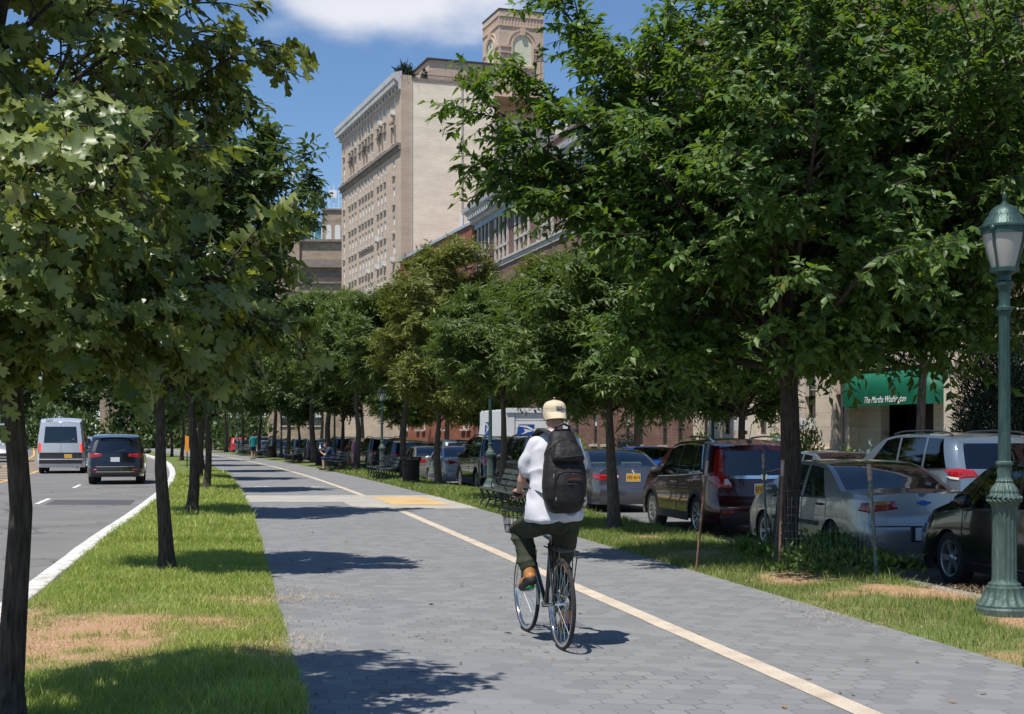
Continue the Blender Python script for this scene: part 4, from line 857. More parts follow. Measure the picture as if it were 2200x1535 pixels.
# --- flat red brick block
r, W = bld('red_brick_block', 'plain red brick block with grey coping between the corner house and the tall tan building', 137.0, 19.2, 112.4)
xs = [(2.2, 3.2), (6.8, 7.8), (9.0, 10.0), (14.6, 15.6), (16.8, 17.8), (W-3.4, W-2.4), (W-1.9, W-0.9)]
zl = [(2.2+k*3.2, 4.1+k*3.2) for k in range(4)]
mb = MB(); facade_mb(mb, 0, W, 0, 18.2, xs, zl, 0.25, pick=lambda i, j: j < 3 or i in (1, 2, 5, 6)); shell(mb, W, 14, 18.2); mb.build('wall', MT['brick_red'], r)
mb = MB(); mb.b3(-0.1, W, -0.14, 0.35, 18.2, 18.42); mb.build('coping', MT['cornice_blue'], r)
mb = MB()
for z in (14.9, 15.7, 16.1): mb.b3(0, W, -0.07, -0.003, z, z+0.09)
mb.b3(9.2, 9.3, -0.12, -0.071, 12, 18.1); mb.b3(4.0, 4.1, -0.12, -0.071, 12, 18.1); mb.build('brick_band', MT['trim_dark'], r)
for j, (c, d_) in enumerate(zl):
    for i, (a, b) in enumerate(xs):
        if j < 3 or i in (1, 2, 5, 6): window(r, (a+b)/2, c, b-a, d_-c, 0.14, 'frame_white', blind=0.5)
# antennas on its roof: a thing of their own
an = MB()
for k, (x, h) in enumerate(((0, 1.9), (0.55, 2.4), (0.95, 1.7))):
    an.tube([(x, 0, 0), (x, 0, h+0.2)], 0.04, 6); an.box((x, -0.12, h-0.7), (0.26, 0.12, 1.4))
an.tube([(0.95, 0, 1.5), (1.8, 0.4, 0)], 0.03, 5)
o = an.build('cell_antenna', MT['ac'], None); tag(o, 'three white cell antenna panels on the roof of the red brick block', 'antenna'); o.location = (PX(121.5, 20.6), 121.5, 18.2)
# --- tall tan building
a = Vector((-10.62, 138.0)); dirf = Vector((-0.325, 0.946)); Wt = 26.6; far = a+dirf*Wt
r = thing('tall_apartment_building', 'tall tan apartment building with dark cornice, rows of white windows and blank cream side wall', 'building', (far.x, far.y, -0.2), math.atan2(-dirf.y, -dirf.x))
Ht = 35.8
cols = [1.1, 4.0, 5.45, 6.9, 9.0, 10.4, 11.8, 13.2, 14.6, 17.2, 18.6, 20.1, 23.7]; cols = [c+0.2 for c in cols]
xs = [(c-0.42, c+0.42) for c in cols]
rows = [15.9+k*2.8 for k in range(5)]+[30.2, 33.0]
zs = [(z, z+1.65) for z in rows]
mb = MB(); facade_mb(mb, 0, Wt, 0, 34.9, xs, zs, 0.25); mb.add([(0,0,34.9),(Wt,0,34.9),(Wt,0,Ht),(0,0,Ht)], [(0,1,2,3)]); mb.add([(0,0,0),(0,16,0),(0,16,Ht),(0,0,Ht)], [(0,1,2,3)])
mb.add([(Wt,0,0),(Wt,1.05,0),(Wt,1.05,Ht+0.5),(Wt,0,Ht+0.5)], [(0,1,2,3)])
mb.add([(0,0,Ht-0.8),(Wt,0,Ht-0.8),(Wt,16,Ht-0.8),(0,16,Ht-0.8)], [(0,1,2,3)]); mb.build('street_wall', MT['brick_tan'], r)
mb = MB(); mb.add([(Wt,1.05,0),(Wt,9.4,0),(Wt,9.4,Ht),(Wt,1.05,Ht)], [(0,1,2,3)]); mb.add([(Wt,9.4,0),(Wt-3.2,9.4,0),(Wt-3.2,9.4,Ht),(Wt,9.4,Ht)], [(0,1,2,3)])
mb.add([(Wt-0.3,1.05,Ht-0.4),(Wt-0.3,9.4,Ht-0.4),(Wt-0.3,9.4,Ht),(Wt-0.3,1.05,Ht)], [(0,1,2,3)])
cxs = [(9.45+k*0, 9.9) for k in range(1)]
mb.build('side_wall', MT['brick_cream'], r)
mb = MB()
cw = [(9.7, 10.75), (12.4, 13.3), (14.9, 15.9)]; cz = [(12.0+k*3.33, 13.9+k*3.33) for k in range(6)]
def side_open(u0, u1, z0, z1, xs_, zs_, X, pick=None):
    t = MB(); facade_mb(t, u0, u1, z0, z1, xs_, zs_, 0.25, 0.0, pick)
    mb.add([(X-p[1], p[0], p[2]) for p in t.v], t.f)
side_open(9.4, 20, 0, 33.5, cw, cz, Wt-3.2)
mb.build('court_wall', MT['brick_cream'], r)
for c, d_ in cz:
    for u, v in cw: window(r, Wt-3.2-0.15, c, v-u, d_-c, 0, 'frame_white', rot=R(90), blind=0.4).location = (Wt-3.2-0.15, (u+v)/2, c)
mb = MB(); mb.b3(Wt-0.001, Wt+0.06, 1.02, 1.12, 0, Ht); mb.b3(Wt-0.001, Wt+0.1, 6.0, 6.14, 0, Ht); mb.build('drain_pipe', MT['stone_trim'], r)
mb = MB(); mb.b3(Wt-0.2, Wt+0.05, 1.15, 9.45, Ht+0.002, Ht+0.28); mb.build('coping', MT['trim_dark'], r)
mb = MB()
prof = [(0.0, 34.92), (-0.2, 34.95), (-0.25, 35.55), (-0.40, 35.7), (-0.72, 35.95), (-0.76, 36.45), (0.1, 36.7), (0.1, 34.92)]
mb.add([(-0.6 if k == 0 else Wt-0.02, y, z) for k in (0, 1) for y, z in prof], [(i, i+1, 8+i+1, 8+i) for i in range(7)]+[tuple(range(8)), tuple(range(15, 7, -1))])
for k in range(45): mb.b3(-0.4+k*0.6, -0.1+k*0.6, -0.65, -0.22, 35.4, 35.78)
mb.build('cornice', MT['cornice_grey'], r)
mb = MB()
for k in range(20): mb.b3(0.4+k*1.32, 1.1+k*1.32, -0.24, -0.203, 35.02, 35.35)
mb.b3(-0.25, Wt-0.01, -0.40, -0.003, 29.55, 29.8); mb.b3(-0.15, Wt-0.01, -0.2, -0.004, 29.15, 29.55); mb.b3(9.2, 15.6, -0.14, -0.003, 21.1, 21.25); mb.build('belt_course', MT['trim_dark'], r)
for c in cols:
    mb = MB()
    if 3 < c < 22: mb.b3(c-0.55, c+0.55, -0.16, -0.003, 31.9, 32.1); mb.build('window_hood', MT['trim_dark'], r)
mb = MB()
for c in (5.65, 11.8+0.2, 18.8, 23.9): mb.b3(c-0.8, c+0.8, -0.3, -0.163, 32.1, 32.3); mb.b3(c-0.75, c-0.6, -0.14, -0.003, 30.2, 31.9); mb.b3(c+0.6, c+0.75, -0.14, -0.003, 30.2, 31.9)
mb.build('stone_pilasters', MT['trim_dark'], r)
k = 0
for z in rows:
    for c in cols: window(r, c, z, 0.84, 1.65, 0.12, 'frame_white', blind=0.5, style='sash'); k += 1
for c_, z_ in ((cols[-1], rows[6]), (cols[-3], rows[6]), (cols[-4], rows[2]), (cols[-2], rows[1]), (cols[-1], rows[1]), (cols[7], rows[1]), (cols[1], rows[0]), (cols[2], rows[0]), (cols[-4], rows[1]), (cols[-1], rows[0])): ac_unit(r, c_, z_, 0.02)
# penthouse on its roof and the tower are parts of the same building
mb = MB(); mb.b3(Wt-9.5, Wt-1.6, 3.2, 11.8, Ht-0.7, Ht+2.6); mb.b3(Wt-12, Wt-4, 12, 15, Ht-0.7, Ht+3.4); mb.build('roof_house', MT['brick_tower'], r)
mb = MB(); mb.b3(Wt-9.7, Wt-1.4, 3.0, 12.0, Ht+2.6, Ht+2.75); mb.build('roof_edge', MT['roof_dark'], r)
rl = MB()
for i in range(60): rl.b3(Wt-0.45, Wt-0.43, 1.2+i*0.14, 1.22+i*0.14, Ht-0.2, Ht+0.75)
rl.b3(Wt-0.46, Wt-0.42, 1.2, 9.5, Ht+0.75, Ht+0.79); rl.build('roof_railing', MT['iron'], r)
# tower
tw = 4.75; ty0 = 11.1; tx1 = Wt-3.6; tx0 = tx1-5.4; tz1 = 44.6; TD = 3.0
mb = MB()
def tower_face(P):
    """P(u, z, off): u across 0..tw; arch opening filled"""
    c = tw/2+0.1; hw_ = 1.05; z0, zs_, = 36.3, 38.3
    pass
mb.b3(tx0, tx1, ty0, ty0+tw, 30, tz1); mb.build('tower', MT['brick_tower'], r)
mb = MB(); mb.b3(tx0-0.05, tx1+0.05, ty0-0.05, ty0+tw+0.05, tz1+0.002, tz1+0.16); mb.build('tower_coping', MT['roof_dark'], r)
def arch(cx, z0, zsp, hw_, mapf, n=14, thick=0.0):
    pts = [(cx-hw_, z0), (cx-hw_, zsp)]+[(cx-hw_*math.cos(math.pi*i/n), zsp+hw_*math.sin(math.pi*i/n)) for i in range(1, n)]+[(cx+hw_, zsp), (cx+hw_, z0)]
    return pts
tm = MB()
for face in ('near', 'street'):
    fl = MB()
    if face == 'near': mp_ = lambda u, z, o: (tx1+o, ty0+u, z)
    else: mp_ = lambda u, z, o: (tx0+u*5.4/tw, ty0-o, z)
    c = tw/2+0.1
    pts = arch(c, 39.10, 41.20, 0.98, mp_); fl.add([mp_(u, z, 0.02) for u, z in pts], [tuple(range(len(pts)))])
    fl.build('arch_infill', MT['arch_fill'], r)
    for rad_, off_ in ((1.02, 0.14), (1.42, 0.09)):
        n = 16
        for i in range(n):
            a0, a1 = math.pi*i/n, math.pi*(i+1)/n
            q = [(c-rad_*math.cos(t), 41.20+rad_*math.sin(t), rad_) for t in (a0, a1)]+[(c-(rad_+0.16)*math.cos(t), 41.20+(rad_+0.16)*math.sin(t), 0) for t in (a1, a0)]
            vs_ = [mp_(p[0], p[1], off_) for p in q]+[mp_(p[0], p[1], 0.0) for p in q]
            tm.add(vs_, [(0,1,2,3), (0,1,5,4), (1,2,6,5), (2,3,7,6), (3,0,4,7)])
    def bx(u0, u1, z0, z1, o):
        vs_ = [mp_(u, z, oo) for oo in (0.0, o) for u, z in ((u0, z0), (u1, z0), (u1, z1), (u0, z1))]
        tm.add(vs_, [(4,5,6,7), (0,1,5,4), (1,2,6,5), (2,3,7,6), (3,0,4,7)])
    bx(c-1.2, c-1.02, 39.10, 41.20, 0.14); bx(c+1.02, c+1.2, 39.10, 41.20, 0.14); bx(c-1.3, c+1.3, 38.85, 39.08, 0.25); bx(c-0.22, c+0.22, 42.15, 42.85, 0.3)
    bx(0.1, c-1.25, 40.90, 41.05, 0.12); bx(c+1.25, tw-0.1, 40.90, 41.05, 0.12); bx(0.1, c-1.25, 40.30, 40.45, 0.12); bx(c+1.25, tw-0.1, 40.30, 40.45, 0.12); bx(0.0, tw, 43.00, 43.10, 0.1); bx(0.0, tw, 43.95, 44.05, 0.1)
    for i in range(14): bx(0.25+i*0.34, 0.32+i*0.34, 43.12, 43.93, 0.06)
    for u0 in (0.35, tw-0.95):
        bx(u0, u0+0.05, 37.60, 40.20, 0.08); bx(u0+0.55, u0+0.6, 37.60, 40.20, 0.08); bx(u0+0.052, u0+0.548, 40.15, 40.20, 0.08)
tm.build('arch_moulding', MT['brick_tower'], r)
mb = MB(); mb.tube([(tx1-3.5, ty0+2.6, tz1+0.1), (tx1-3.5, ty0+2.6, tz1+1.2)], 0.05, 6); mb.tube([(tx1-2.6, ty0+3.4, tz1+0.1), (tx1-2.5, ty0+3.5, tz1+1.2), (tx1-2.2, ty0+3.6, tz1+0.1)], 0.05, 6); mb.box((tx1-2.0, ty0+3.4, tz1+0.35), (0.6, 0.6, 0.5)); mb.build('roof_vent', MT['trim_dark'], r)
# roof plants
tall = r
def roofpt(lx, ly, z): 
    m4 = Matrix.Translation(tall.location) @ Matrix.Rotation(tall.rotation_euler.z, 4, 'Z'); return tuple(m4 @ Vector((lx, ly, z)))
shrub('roof_palm', 'small palm like plant on the corner of the tall tan roof', roofpt(Wt-1.0, 0.6, Ht+0.3), MT['leaf_conifer'], 90, 0.75, 1.1, 130, NARROW, 0.8, up=0.7)
shrub('roof_bush', 'small dark bush behind the railing of the tall tan roof', roofpt(Wt-0.8, 2.6, Ht-0.4), MT['leaf_conifer'], 91, 0.45, 1.9, 160, OVAL3, 0.3, up=0.8)
for i, (ly, hh) in enumerate(((6.2, 0.9), (7.3, 1.2), (8.4, 1.0))):
    shrub('roof_grass_plant', ('leftmost', 'middle', 'rightmost')[i]+' of three grassy plants along the tall tan roof edge', roofpt(Wt-0.7, ly, Ht-0.4), MT['leaf_yellow'], 92+i, 0.6, hh+0.5, 120, NARROW, 0.7, up=1.0, group='plants on the tall tan roof')
# --- far brown building beyond, with glass penthouse
r = thing('far_brown_building', 'distant brown brick building with dark banded cornice, chimney block and arched windows', 'building', (-52.0, 182.0, -0.2), R(2))
X1 = 30.6
xs = [(X1-25.2+k*3.45, X1-25.2+k*3.45+1.75) for k in range(7)]; zs = [(3.0, 6.5), (9.0, 12.2), (15.2, 19.0)]
mb = MB(); facade_mb(mb, 0, X1, 0, 23.2, xs, zs, 0.3); shell(mb, X1, 30, 26.3); mb.add([(0,0,23.2),(X1,0,23.2),(X1,0,26.3),(0,0,26.3)], [(0,1,2,3)]); mb.build('wall', MT['brick_far'], r)
for c, d_ in zs:
    for a_, b_ in xs: window(r, (a_+b_)/2, c, b_-a_, d_-c, 0.2, 'frame_dark', style='grid', blind=0.7)
mb = MB(); mb.b3(-0.1, X1+0.1, -0.7, -0.003, 23.0, 24.0); mb.b3(-0.1, X1+0.1, -0.35, -0.003, 22.0, 22.35); mb.b3(-0.1, X1+0.1, -0.3, -0.003, 21.0, 21.25); mb.b3(-0.1, X1+0.1, -0.5, -0.003, 12.9, 13.9); mb.b3(-0.1, X1+0.1, -0.4, 0.2, 26.3, 26.6); mb.build('cornice', MT['trim_dark'], r)
mb = MB(); mb.b3(22.4, 25.1, -0.4, 4, 20, 30.4); mb.build('chimney', MT['brick_far'], r)
mb = MB(); mb.b3(22.3, 25.2, -0.5, 4.1, 30.4, 30.55); mb.tube([(24.0, 1.5, 30.5), (24.0, 1.5, 32.4)], 0.22, 10); mb.build('chimney_cap', MT['trim_dark'], r)
mb = MB(); mb.b3(25.3, 27.8, 1.0, 6.0, 26.6, 28.9); mb.build('glass_penthouse', MT['teal_glass'], r)
mb = MB()
for x in (25.3, 26.5, 26.9, 27.8): mb.b3(x-0.05, x+0.05, 0.9, 0.98, 26.6, 30.0)
for z in (26.6, 28.9, 30.0): mb.b3(25.2, 27.9, 0.9, 0.99, z, z+0.08)
mb.build('penthouse_frame', MT['frame_white'], r)
mb = MB()
mb.b3(27.9, X1+2.5, 0.5, 8, 26.6, 30.4); mb.build('upper_block', MT['brick_far'], r)
mb = MB()
for k in range(3):
    c = 28.7+k*1.15; pts = arch(c, 26.7, 28.2, 0.36, None, n=10); mb.add([(u, 0.47, z) for u, z in pts], [tuple(range(len(pts)))])
mb.build('arched_window', MT['pane_blind'], r)
mb = MB(); mb.b3(27.8, X1+2.6, 0.3, 8, 30.4, 30.6); mb.build('block_coping', MT['trim_dark'], r)
mb = MB(); mb.b3(30.6, 33.2, 3, 6, 30.6, 34.6); mb.build('aqua_block', MT['aqua_panel'], r)
mb = MB()
for z in (30.9, 31.7, 32.4, 33.0): mb.b3(28.6, 30.5, 2.0, 2.05, z, z+0.05)
for x in (28.6, 29.2, 29.8, 30.45): mb.b3(x, x+0.06, 2.0, 2.06, 30.6, 33.9)
mb.b3(28.7, 29.6, 1.8, 2.0, 32.2, 33.2); mb.tube([(30.3, 2.0, 33.0), (30.3, 2.0, 34.6)], 0.05, 5)
mb.build('roof_scaffold', MT['frame_white'], r)
shrub('roof_shrub', 'leafy shrub on the far brown roof beside the white frame', (-24.9, 184, 30.2), MT['leaf_far'], 99, 1.2, 2.2, 260, OVAL3, 0.5)
# ------------------------------------------------------------------ vehicles
def paint(name, c, metal=0.3, rough=0.28): return mat(name, c, rough, metal, coat=1.0, spec=0.5, var=0.04, scale=3)
PT = {'silver': paint('silver_paint', (0.50, 0.50, 0.50), 0.5, 0.3), 'silver_warm': paint('champagne_paint', (0.37, 0.36, 0.35), 0.55, 0.32), 'maroon': paint('maroon_paint', (0.055, 0.008, 0.011), 0.4, 0.22), 'grey': paint('grey_paint', (0.10, 0.10, 0.115), 0.6), 'black': paint('black_paint', (0.010, 0.010, 0.012), 0.1, 0.15),
      'darkgreen': paint('dark_green_paint', (0.018, 0.022, 0.02), 0.3, 0.2), 'white': paint('white_paint_car', (0.72, 0.72, 0.72), 0.0), 'navy': paint('navy_paint', (0.012, 0.018, 0.05), 0.3, 0.2), 'blue': paint('blue_paint', (0.02, 0.11, 0.50), 0.4, 0.2), 'bluegrey': paint('blue_grey_paint', (0.22, 0.27, 0.32), 0.6), 'tan': paint('tan_paint', (0.26, 0.245, 0.21), 0.6), 'red': paint('red_paint', (0.42, 0.02, 0.02), 0.1), 'vansilver': paint('van_silver', (0.56, 0.58, 0.63), 0.35, 0.35), 'charcoal': paint('charcoal_paint', (0.03, 0.032, 0.036), 0.4)}
MT['glass'] = glassmat('car_glass', (0.42, 0.50, 0.48), 0.06); MT['glass_dark'] = glassmat('dark_glass', (0.05, 0.055, 0.06), 0.05)
MT['tyre'] = mat('tyre', (0.02, 0.02, 0.021), 0.85, bump=0.3, bscale=40); MT['rim'] = mat('alloy', (0.48, 0.48, 0.49), 0.3, 0.85); MT['black_plastic'] = mat('black_plastic', (0.022, 0.022, 0.024), 0.6)
MT['chrome'] = mat('chrome', (0.75, 0.75, 0.76), 0.12, 1.0); MT['tail_red'] = mat('tail_red', (0.34, 0.008, 0.008), 0.12, coat=1.0, spec=0.6); MT['amber'] = mat('amber_lens', (0.60, 0.17, 0.02), 0.15, coat=1.0); MT['clear_lens'] = mat('clear_lens', (0.62, 0.62, 0.62), 0.12, coat=1.0)
MT['tail_lit'] = mat('brake_light_lit', (0.5, 0.02, 0.02), 0.2, emit=((1, 0.05, 0.03), 1.6)); MT['plate_y'] = mat('yellow_plate', (0.78, 0.40, 0.02), 0.4); MT['plate_w'] = mat('white_plate', (0.68, 0.69, 0.72), 0.4); MT['plate_ink'] = mat('plate_ink', (0.02, 0.02, 0.08), 0.5)
MT['seat'] = mat('seat_fabric', (0.10, 0.10, 0.105), 0.9); MT['seat_light'] = mat('seat_cloth_light', (0.32, 0.33, 0.32), 0.9); MT['head_lens'] = mat('head_lens', (0.50, 0.52, 0.54), 0.1, 0.4, coat=1.0)
class Body:
    def __init__(s, **k):
        d = dict(L=4.5, W=1.75, gc=0.2, rw=0.31, tw=0.2, ro=0.95, wb=2.6, zb=[(0, 0.9), (2, 0.88), (4.5, 0.72)], zr=[], tb0=0.7, tb1=1.6, tw0=2.7, tw1=3.6, hatch=False, tum=0.42, crown=0.05, rc=0.35, c=0.16, fc=0.7, cf=0.24, bow=0.07, rake=[(0.2, 0.05), (0.3, 0.0), (0.55, 0.0), (0.6, 0.05), (1.0, 0.09)], frake=[(0.2, 0.05), (0.35, 0.0), (0.55, 0.02), (0.75, 0.2), (1.0, 0.3)], wins=[], rail=0.05, arch=0.05, glass='glass', clad=None)
        d.update(k); s.__dict__.update(d)
    def ZB(s, t): return float(np.interp(t, [p[0] for p in s.zb], [p[1] for p in s.zb]))
    def ZR(s, t): return float(np.interp(t, [p[0] for p in s.zr], [p[1] for p in s.zr]))
    def CR(s, t): return s.crown
    def hw(s, t, z):
        b = s.W/2
        if t < s.rc: b *= 1-s.c*(1-t/s.rc)**2.2
        u = s.L-t
        if u < s.fc: b *= 1-s.cf*(1-u/s.fc)**2.4
        zb = s.ZB(t); zm = 0.58
        if z < zm: b -= 0.055*((zm-z)/zm)**2
        elif z < zb: b -= 0.018*((z-zm)/max(0.05, zb-zm))**2
        else: b -= 0.018+s.tum*(z-zb)*(0.75+0.35*(z-zb))
        return max(b, 0.05)
    def rk(s, z): return float(np.interp(z, [p[0] for p in s.rake], [p[1] for p in s.rake]))
    def fk(s, z): return float(np.interp(z, [p[0] for p in s.frake], [p[1] for p in s.frake]))
    def yy(s, t, z): return t+s.rk(z)*max(0, 1-t/0.9)-s.fk(z)*max(0, 1-(s.L-t)/1.0)-s.L/2
    def S(s, t, z, sg, off=0.0): return (sg*(s.hw(t, z)+off), s.yy(t, z), z)
    def REAR(s, u, z, off=0.0): return (u*s.hw(0, z), s.rk(z)-s.L/2-s.bow*(1-u*u)-off, z)
    def FRONT(s, u, z, off=0.0): return (u*s.hw(s.L, z), s.L/2-s.fk(z)+s.bow*1.6*(1-u*u)+off, z)
    def T(s, t, u, off=0.0):
        z0 = s.ZR(t); x = u*s.hw(t, z0); y = s.yy(t, z0)-s.bow*(1-u*u)*max(0, 1-t/0.3)+s.bow*1.6*(1-u*u)*max(0, 1-(s.L-t)/0.4)
        return (x, y, z0+s.crown*(1-u*u)+off)
    def low(s, t):
        z = s.gc+0.03
        for tc in (s.ro, s.ro+s.wb):
            a = s.rw+s.arch
            if abs(t-tc) < a: z = max(z, s.rw-0.02+math.sqrt(max(0, a*a-(t-tc)**2)))
        return z
def lerp(a, b, t): return a+(b-a)*t
def make_car(name, label, cat, group, B, paintm, rear=(), plate='y', ptext='', rimstyle=5, rails=False, roofblack=False, seats='seat', antenna=False, front_lights=True, mirror=True, chrome_trim=False, platez=0.75, plateu=0.0, rimm='rim', extra=None, detail=True):
    r = thing(name, label, cat, (0, 0, 0), 0, group); L_, W_ = B.L, B.W
    a = B.rw+B.arch
    ts = set(np.linspace(0, 0.4, 9).tolist()+np.linspace(0.4, L_-0.5, 40).tolist()+np.linspace(L_-0.8, L_, 12).tolist())
    for tc in (B.ro, B.ro+B.wb):
        for k in range(17): ts.add(tc-a*math.cos(math.pi*k/16))
        ts.add(tc-a-0.002); ts.add(tc+a+0.002)
    ts = sorted(t for t in ts if 0 <= t <= L_)
    mb = MB()
    for sg in (-1, 1):
        nv = 9; base = len(mb.v)
        for t in ts:
            z0, z1 = B.low(t), B.ZB(t)
            for j in range(nv+1): mb.v.append(B.S(t, lerp(z0, z1, j/nv), sg))
        for i in range(len(ts)-1):
            for j in range(nv):
                q = (base+i*(nv+1)+j, base+(i+1)*(nv+1)+j, base+(i+1)*(nv+1)+j+1, base+i*(nv+1)+j+1); mb.f.append(q)
        # shoulders outside the cabin
        zones = [(B.tw1, L_)]+([] if B.hatch else [(0, B.tb0)])
        for t0, t1 in zones: mb.grid(lambda u, v: (lambda t: B.S(t, lerp(B.ZB(t), B.ZR(t), v), sg))(lerp(t0, t1, u)), 14, 2)
        # pillars
        zt_ = lambda t: B.ZR(t)-B.rail
        wins = B.wins; t_roof0 = 0.0 if B.hatch else B.tb1
        def edge(w_, side, b):
            tb, tt = (w_[0], w_[1]) if side == 0 else (w_[2], w_[3])
            t = lerp(tb, tt, b); return t, lerp(B.ZB(tb), zt_(tt), b)
        def bound(side, z):
            if side == 0:
                if B.hatch: return 0.0
                tt = np.linspace(B.tb0, B.tb1, 12); return float(np.interp(z, [B.ZR(q) for q in tt], tt))
            tt = np.linspace(B.tw1, B.tw0, 12); return float(np.interp(z, [B.ZR(q) for q in tt], tt))
        def pil(fa, fb_, n=4, m=8):
            def f(u, v):
                ta, za = fa(v); tb_, zb_ = fb_(v, za) ; return B.S(lerp(ta, tb_, u), lerp(za, zb_, u), sg)
            mb.grid(f, n, m)
        pil(lambda v: edge(wins[0], 0, v), lambda v, z: (bound(0, z), z), 8)
        pil(lambda v: edge(wins[-1], 1, v), lambda v, z: (bound(1, z), z), 5)
        for wa, wb_ in zip(wins[:-1], wins[1:]): pil(lambda v: edge(wa, 1, v), lambda v, z: edge(wb_, 0, v), 2)
        def railf(u, v):
            t0 = bound(0, lerp(zt_(t_roof0), B.ZR(t_roof0), v)) if not B.hatch else 0.0; t1 = bound(1, lerp(zt_(B.tw0), B.ZR(B.tw0), v)); t = lerp(t0, t1, u)
            return B.S(t, lerp(min(zt_(min(max(t, t_roof0), B.tw0)), 9), B.ZR(min(max(t, t_roof0), B.tw0)) if t_roof0 <= t <= B.tw0 else lerp(zt_(t_roof0 if t < t_roof0 else B.tw0), B.ZR(t_roof0 if t < t_roof0 else B.tw0), v), v) if t_roof0 <= t <= B.tw0 else lerp(zt_(t_roof0 if t < t_roof0 else B.tw0), B.ZR(t_roof0 if t < t_roof0 else B.tw0), v), sg)
        mb.grid(railf, 20, 2)
    zlo = B.gc+0.03
    ztop0 = B.ZR(0)
    if B.hatch:
        g0, g1, gu = B.rg
        mb.grid(lambda u, v: B.REAR(2*u-1, lerp(zlo, g0, v)), 16, 12)
        for q in (-1, 1): mb.grid(lambda u, v: B.REAR(q*lerp(gu, 1, u), lerp(g0, g1, v)), 3, 8)
        mb.grid(lambda u, v: (lambda p: (p[0], p[1], p[2]+B.crown*(1-(2*u-1)**2)*v))(B.REAR(2*u-1, lerp(g1, ztop0, v))), 16, 3)
    else: mb.grid(lambda u, v: (lambda p: (p[0], p[1], p[2]+B.crown*(1-(2*u-1)**2)*v))(B.REAR(2*u-1, lerp(zlo, ztop0, v))), 16, 12)
    mb.grid(lambda u, v: (lambda p: (p[0], p[1], p[2]+B.crown*(1-(2*u-1)**2)*v))(B.FRONT(2*u-1, lerp(zlo, B.ZR(L_), v))), 16, 10)
    mb.grid(lambda u, v: B.T(lerp(B.tw1, L_, u), 2*v-1), 14, 14)
    mb.grid(lambda u, v: B.T(lerp(0 if B.hatch else B.tb1, B.tw0, u), 2*v-1), 20, 14)
    if not B.hatch:
        mb.grid(lambda u, v: B.T(lerp(0, B.tb0, u), 2*v-1), 10, 14)
        for q in (-1, 1): mb.grid(lambda u, v: B.T(lerp(B.tb0, B.tb1, u), q*lerp(0.9, 1, v)), 8, 1)
    for q in (-1, 1): mb.grid(lambda u, v: B.T(lerp(B.tw0, B.tw1, u), q*lerp(0.92, 1, v)), 8, 1)
    body = mb.mesh('body', None, True, None)
    import bmesh
    bm = bmesh.new(); bm.from_mesh(body); bmesh.ops.remove_doubles(bm, verts=bm.verts, dist=0.0015); bmesh.ops.recalc_face_normals(bm, faces=bm.faces); bm.to_mesh(body); bm.free()
    body.polygons.foreach_set('use_smooth', [True]*len(body.polygons)); body.set_sharp_from_angle(angle=R(38))
    body.materials.append(PT['grey']); bo = link('body', body, r); bo.material_slots[0].link = 'OBJECT'; bo.material_slots[0].material = paintm
    gm = MT[B.glass]
    def patch(nm, fns, m, n1=6, n2=6, parent=None, label=None, smooth=True):
        p = MB()
        for f in (fns if isinstance(fns, (list, tuple)) else [fns]): p.grid(f, n1, n2)
        return p.build(nm, m, parent or r, smooth=smooth, label=label, fix=True, ang=30)
    # glass
    patch('windshield', lambda u, v: B.T(lerp(B.tw0, B.tw1, u), lerp(-0.92, 0.92, v), -0.004), MT['glass'], 8, 10)
    if B.hatch: patch('rear_window', lambda u, v: B.REAR(lerp(-B.rg[2], B.rg[2], u), lerp(B.rg[0], B.rg[1], v), -0.004), gm, 12, 6)
    else: patch('rear_window', lambda u, v: B.T(lerp(B.tb0, B.tb1, u), lerp(-0.9, 0.9, v), -0.004), MT['glass'], 8, 10)
    for sg in (-1, 1):
        for k, w_ in enumerate(B.wins):
            g_ = MT['glass'] if k == len(B.wins)-1 else gm
            patch('side_window', lambda u, v: (lambda t, z: B.S(t, z, sg, -0.004))(lerp(lerp(w_[0], w_[1], v), lerp(w_[2], w_[3], v), u), lerp(lerp(B.ZB(w_[0]), zt_(w_[1]), v), lerp(B.ZB(w_[2]), zt_(w_[3]), v), u)), g_, 5, 5)
    # dark surrounds, seams, belt moulding
    sm = MB()
    for sg in (-1, 1):
        doors = [w_ for w_ in B.wins if w_[2]-w_[0] > 0.45]
        for w_ in doors:
            for t in (w_[0]-0.05, w_[2]+0.03):
                sm.grid(lambda u, v: B.S(t+0.012*u, lerp(max(B.low(t), B.gc+0.12), B.ZB(t), v), sg, 0.0015), 1, 8)
        sm.grid(lambda u, v: B.S(lerp(B.wins[0][0]-0.02, B.wins[-1][2]+0.02, u), B.ZB(lerp(B.wins[0][0], B.wins[-1][2], u))-0.02+0.028*v, sg, 0.004), 24, 1)
        sm.grid(lambda u, v: B.S(lerp(B.wins[0][0], B.wins[-1][2], u), B.gc+0.13+0.012*v, sg, 0.003), 20, 1)
    sm.grid(lambda u, v: B.REAR(lerp(-0.97, 0.97, u), lerp(B.bumz, B.bumz+0.014, v), 0.003), 16, 1)
    sm.build('panel_seams', MT['black_plastic'], r, fix=True)
    if chrome_trim:
        ct = MB()
        for sg in (-1, 1):
            pts = [B.S(lerp(B.wins[-1][2], B.wins[0][0], u), B.ZB(lerp(B.wins[-1][2], B.wins[0][0], u))+0.012, sg, 0.008) for u in np.linspace(0, 1, 14)]
            pts += [B.S(lerp(B.wins[0][0], B.wins[0][1], v), lerp(B.ZB(B.wins[0][0]), zt_(B.wins[0][1]), v), sg, 0.008) for v in np.linspace(0.15, 1, 6)]
            pts += [B.S(lerp(B.wins[0][1], B.wins[-1][3], u), zt_(lerp(B.wins[0][1], B.wins[-1][3], u)), sg, 0.008) for u in np.linspace(0.05, 1, 12)]
            ct.tube(pts, 0.011, 5)
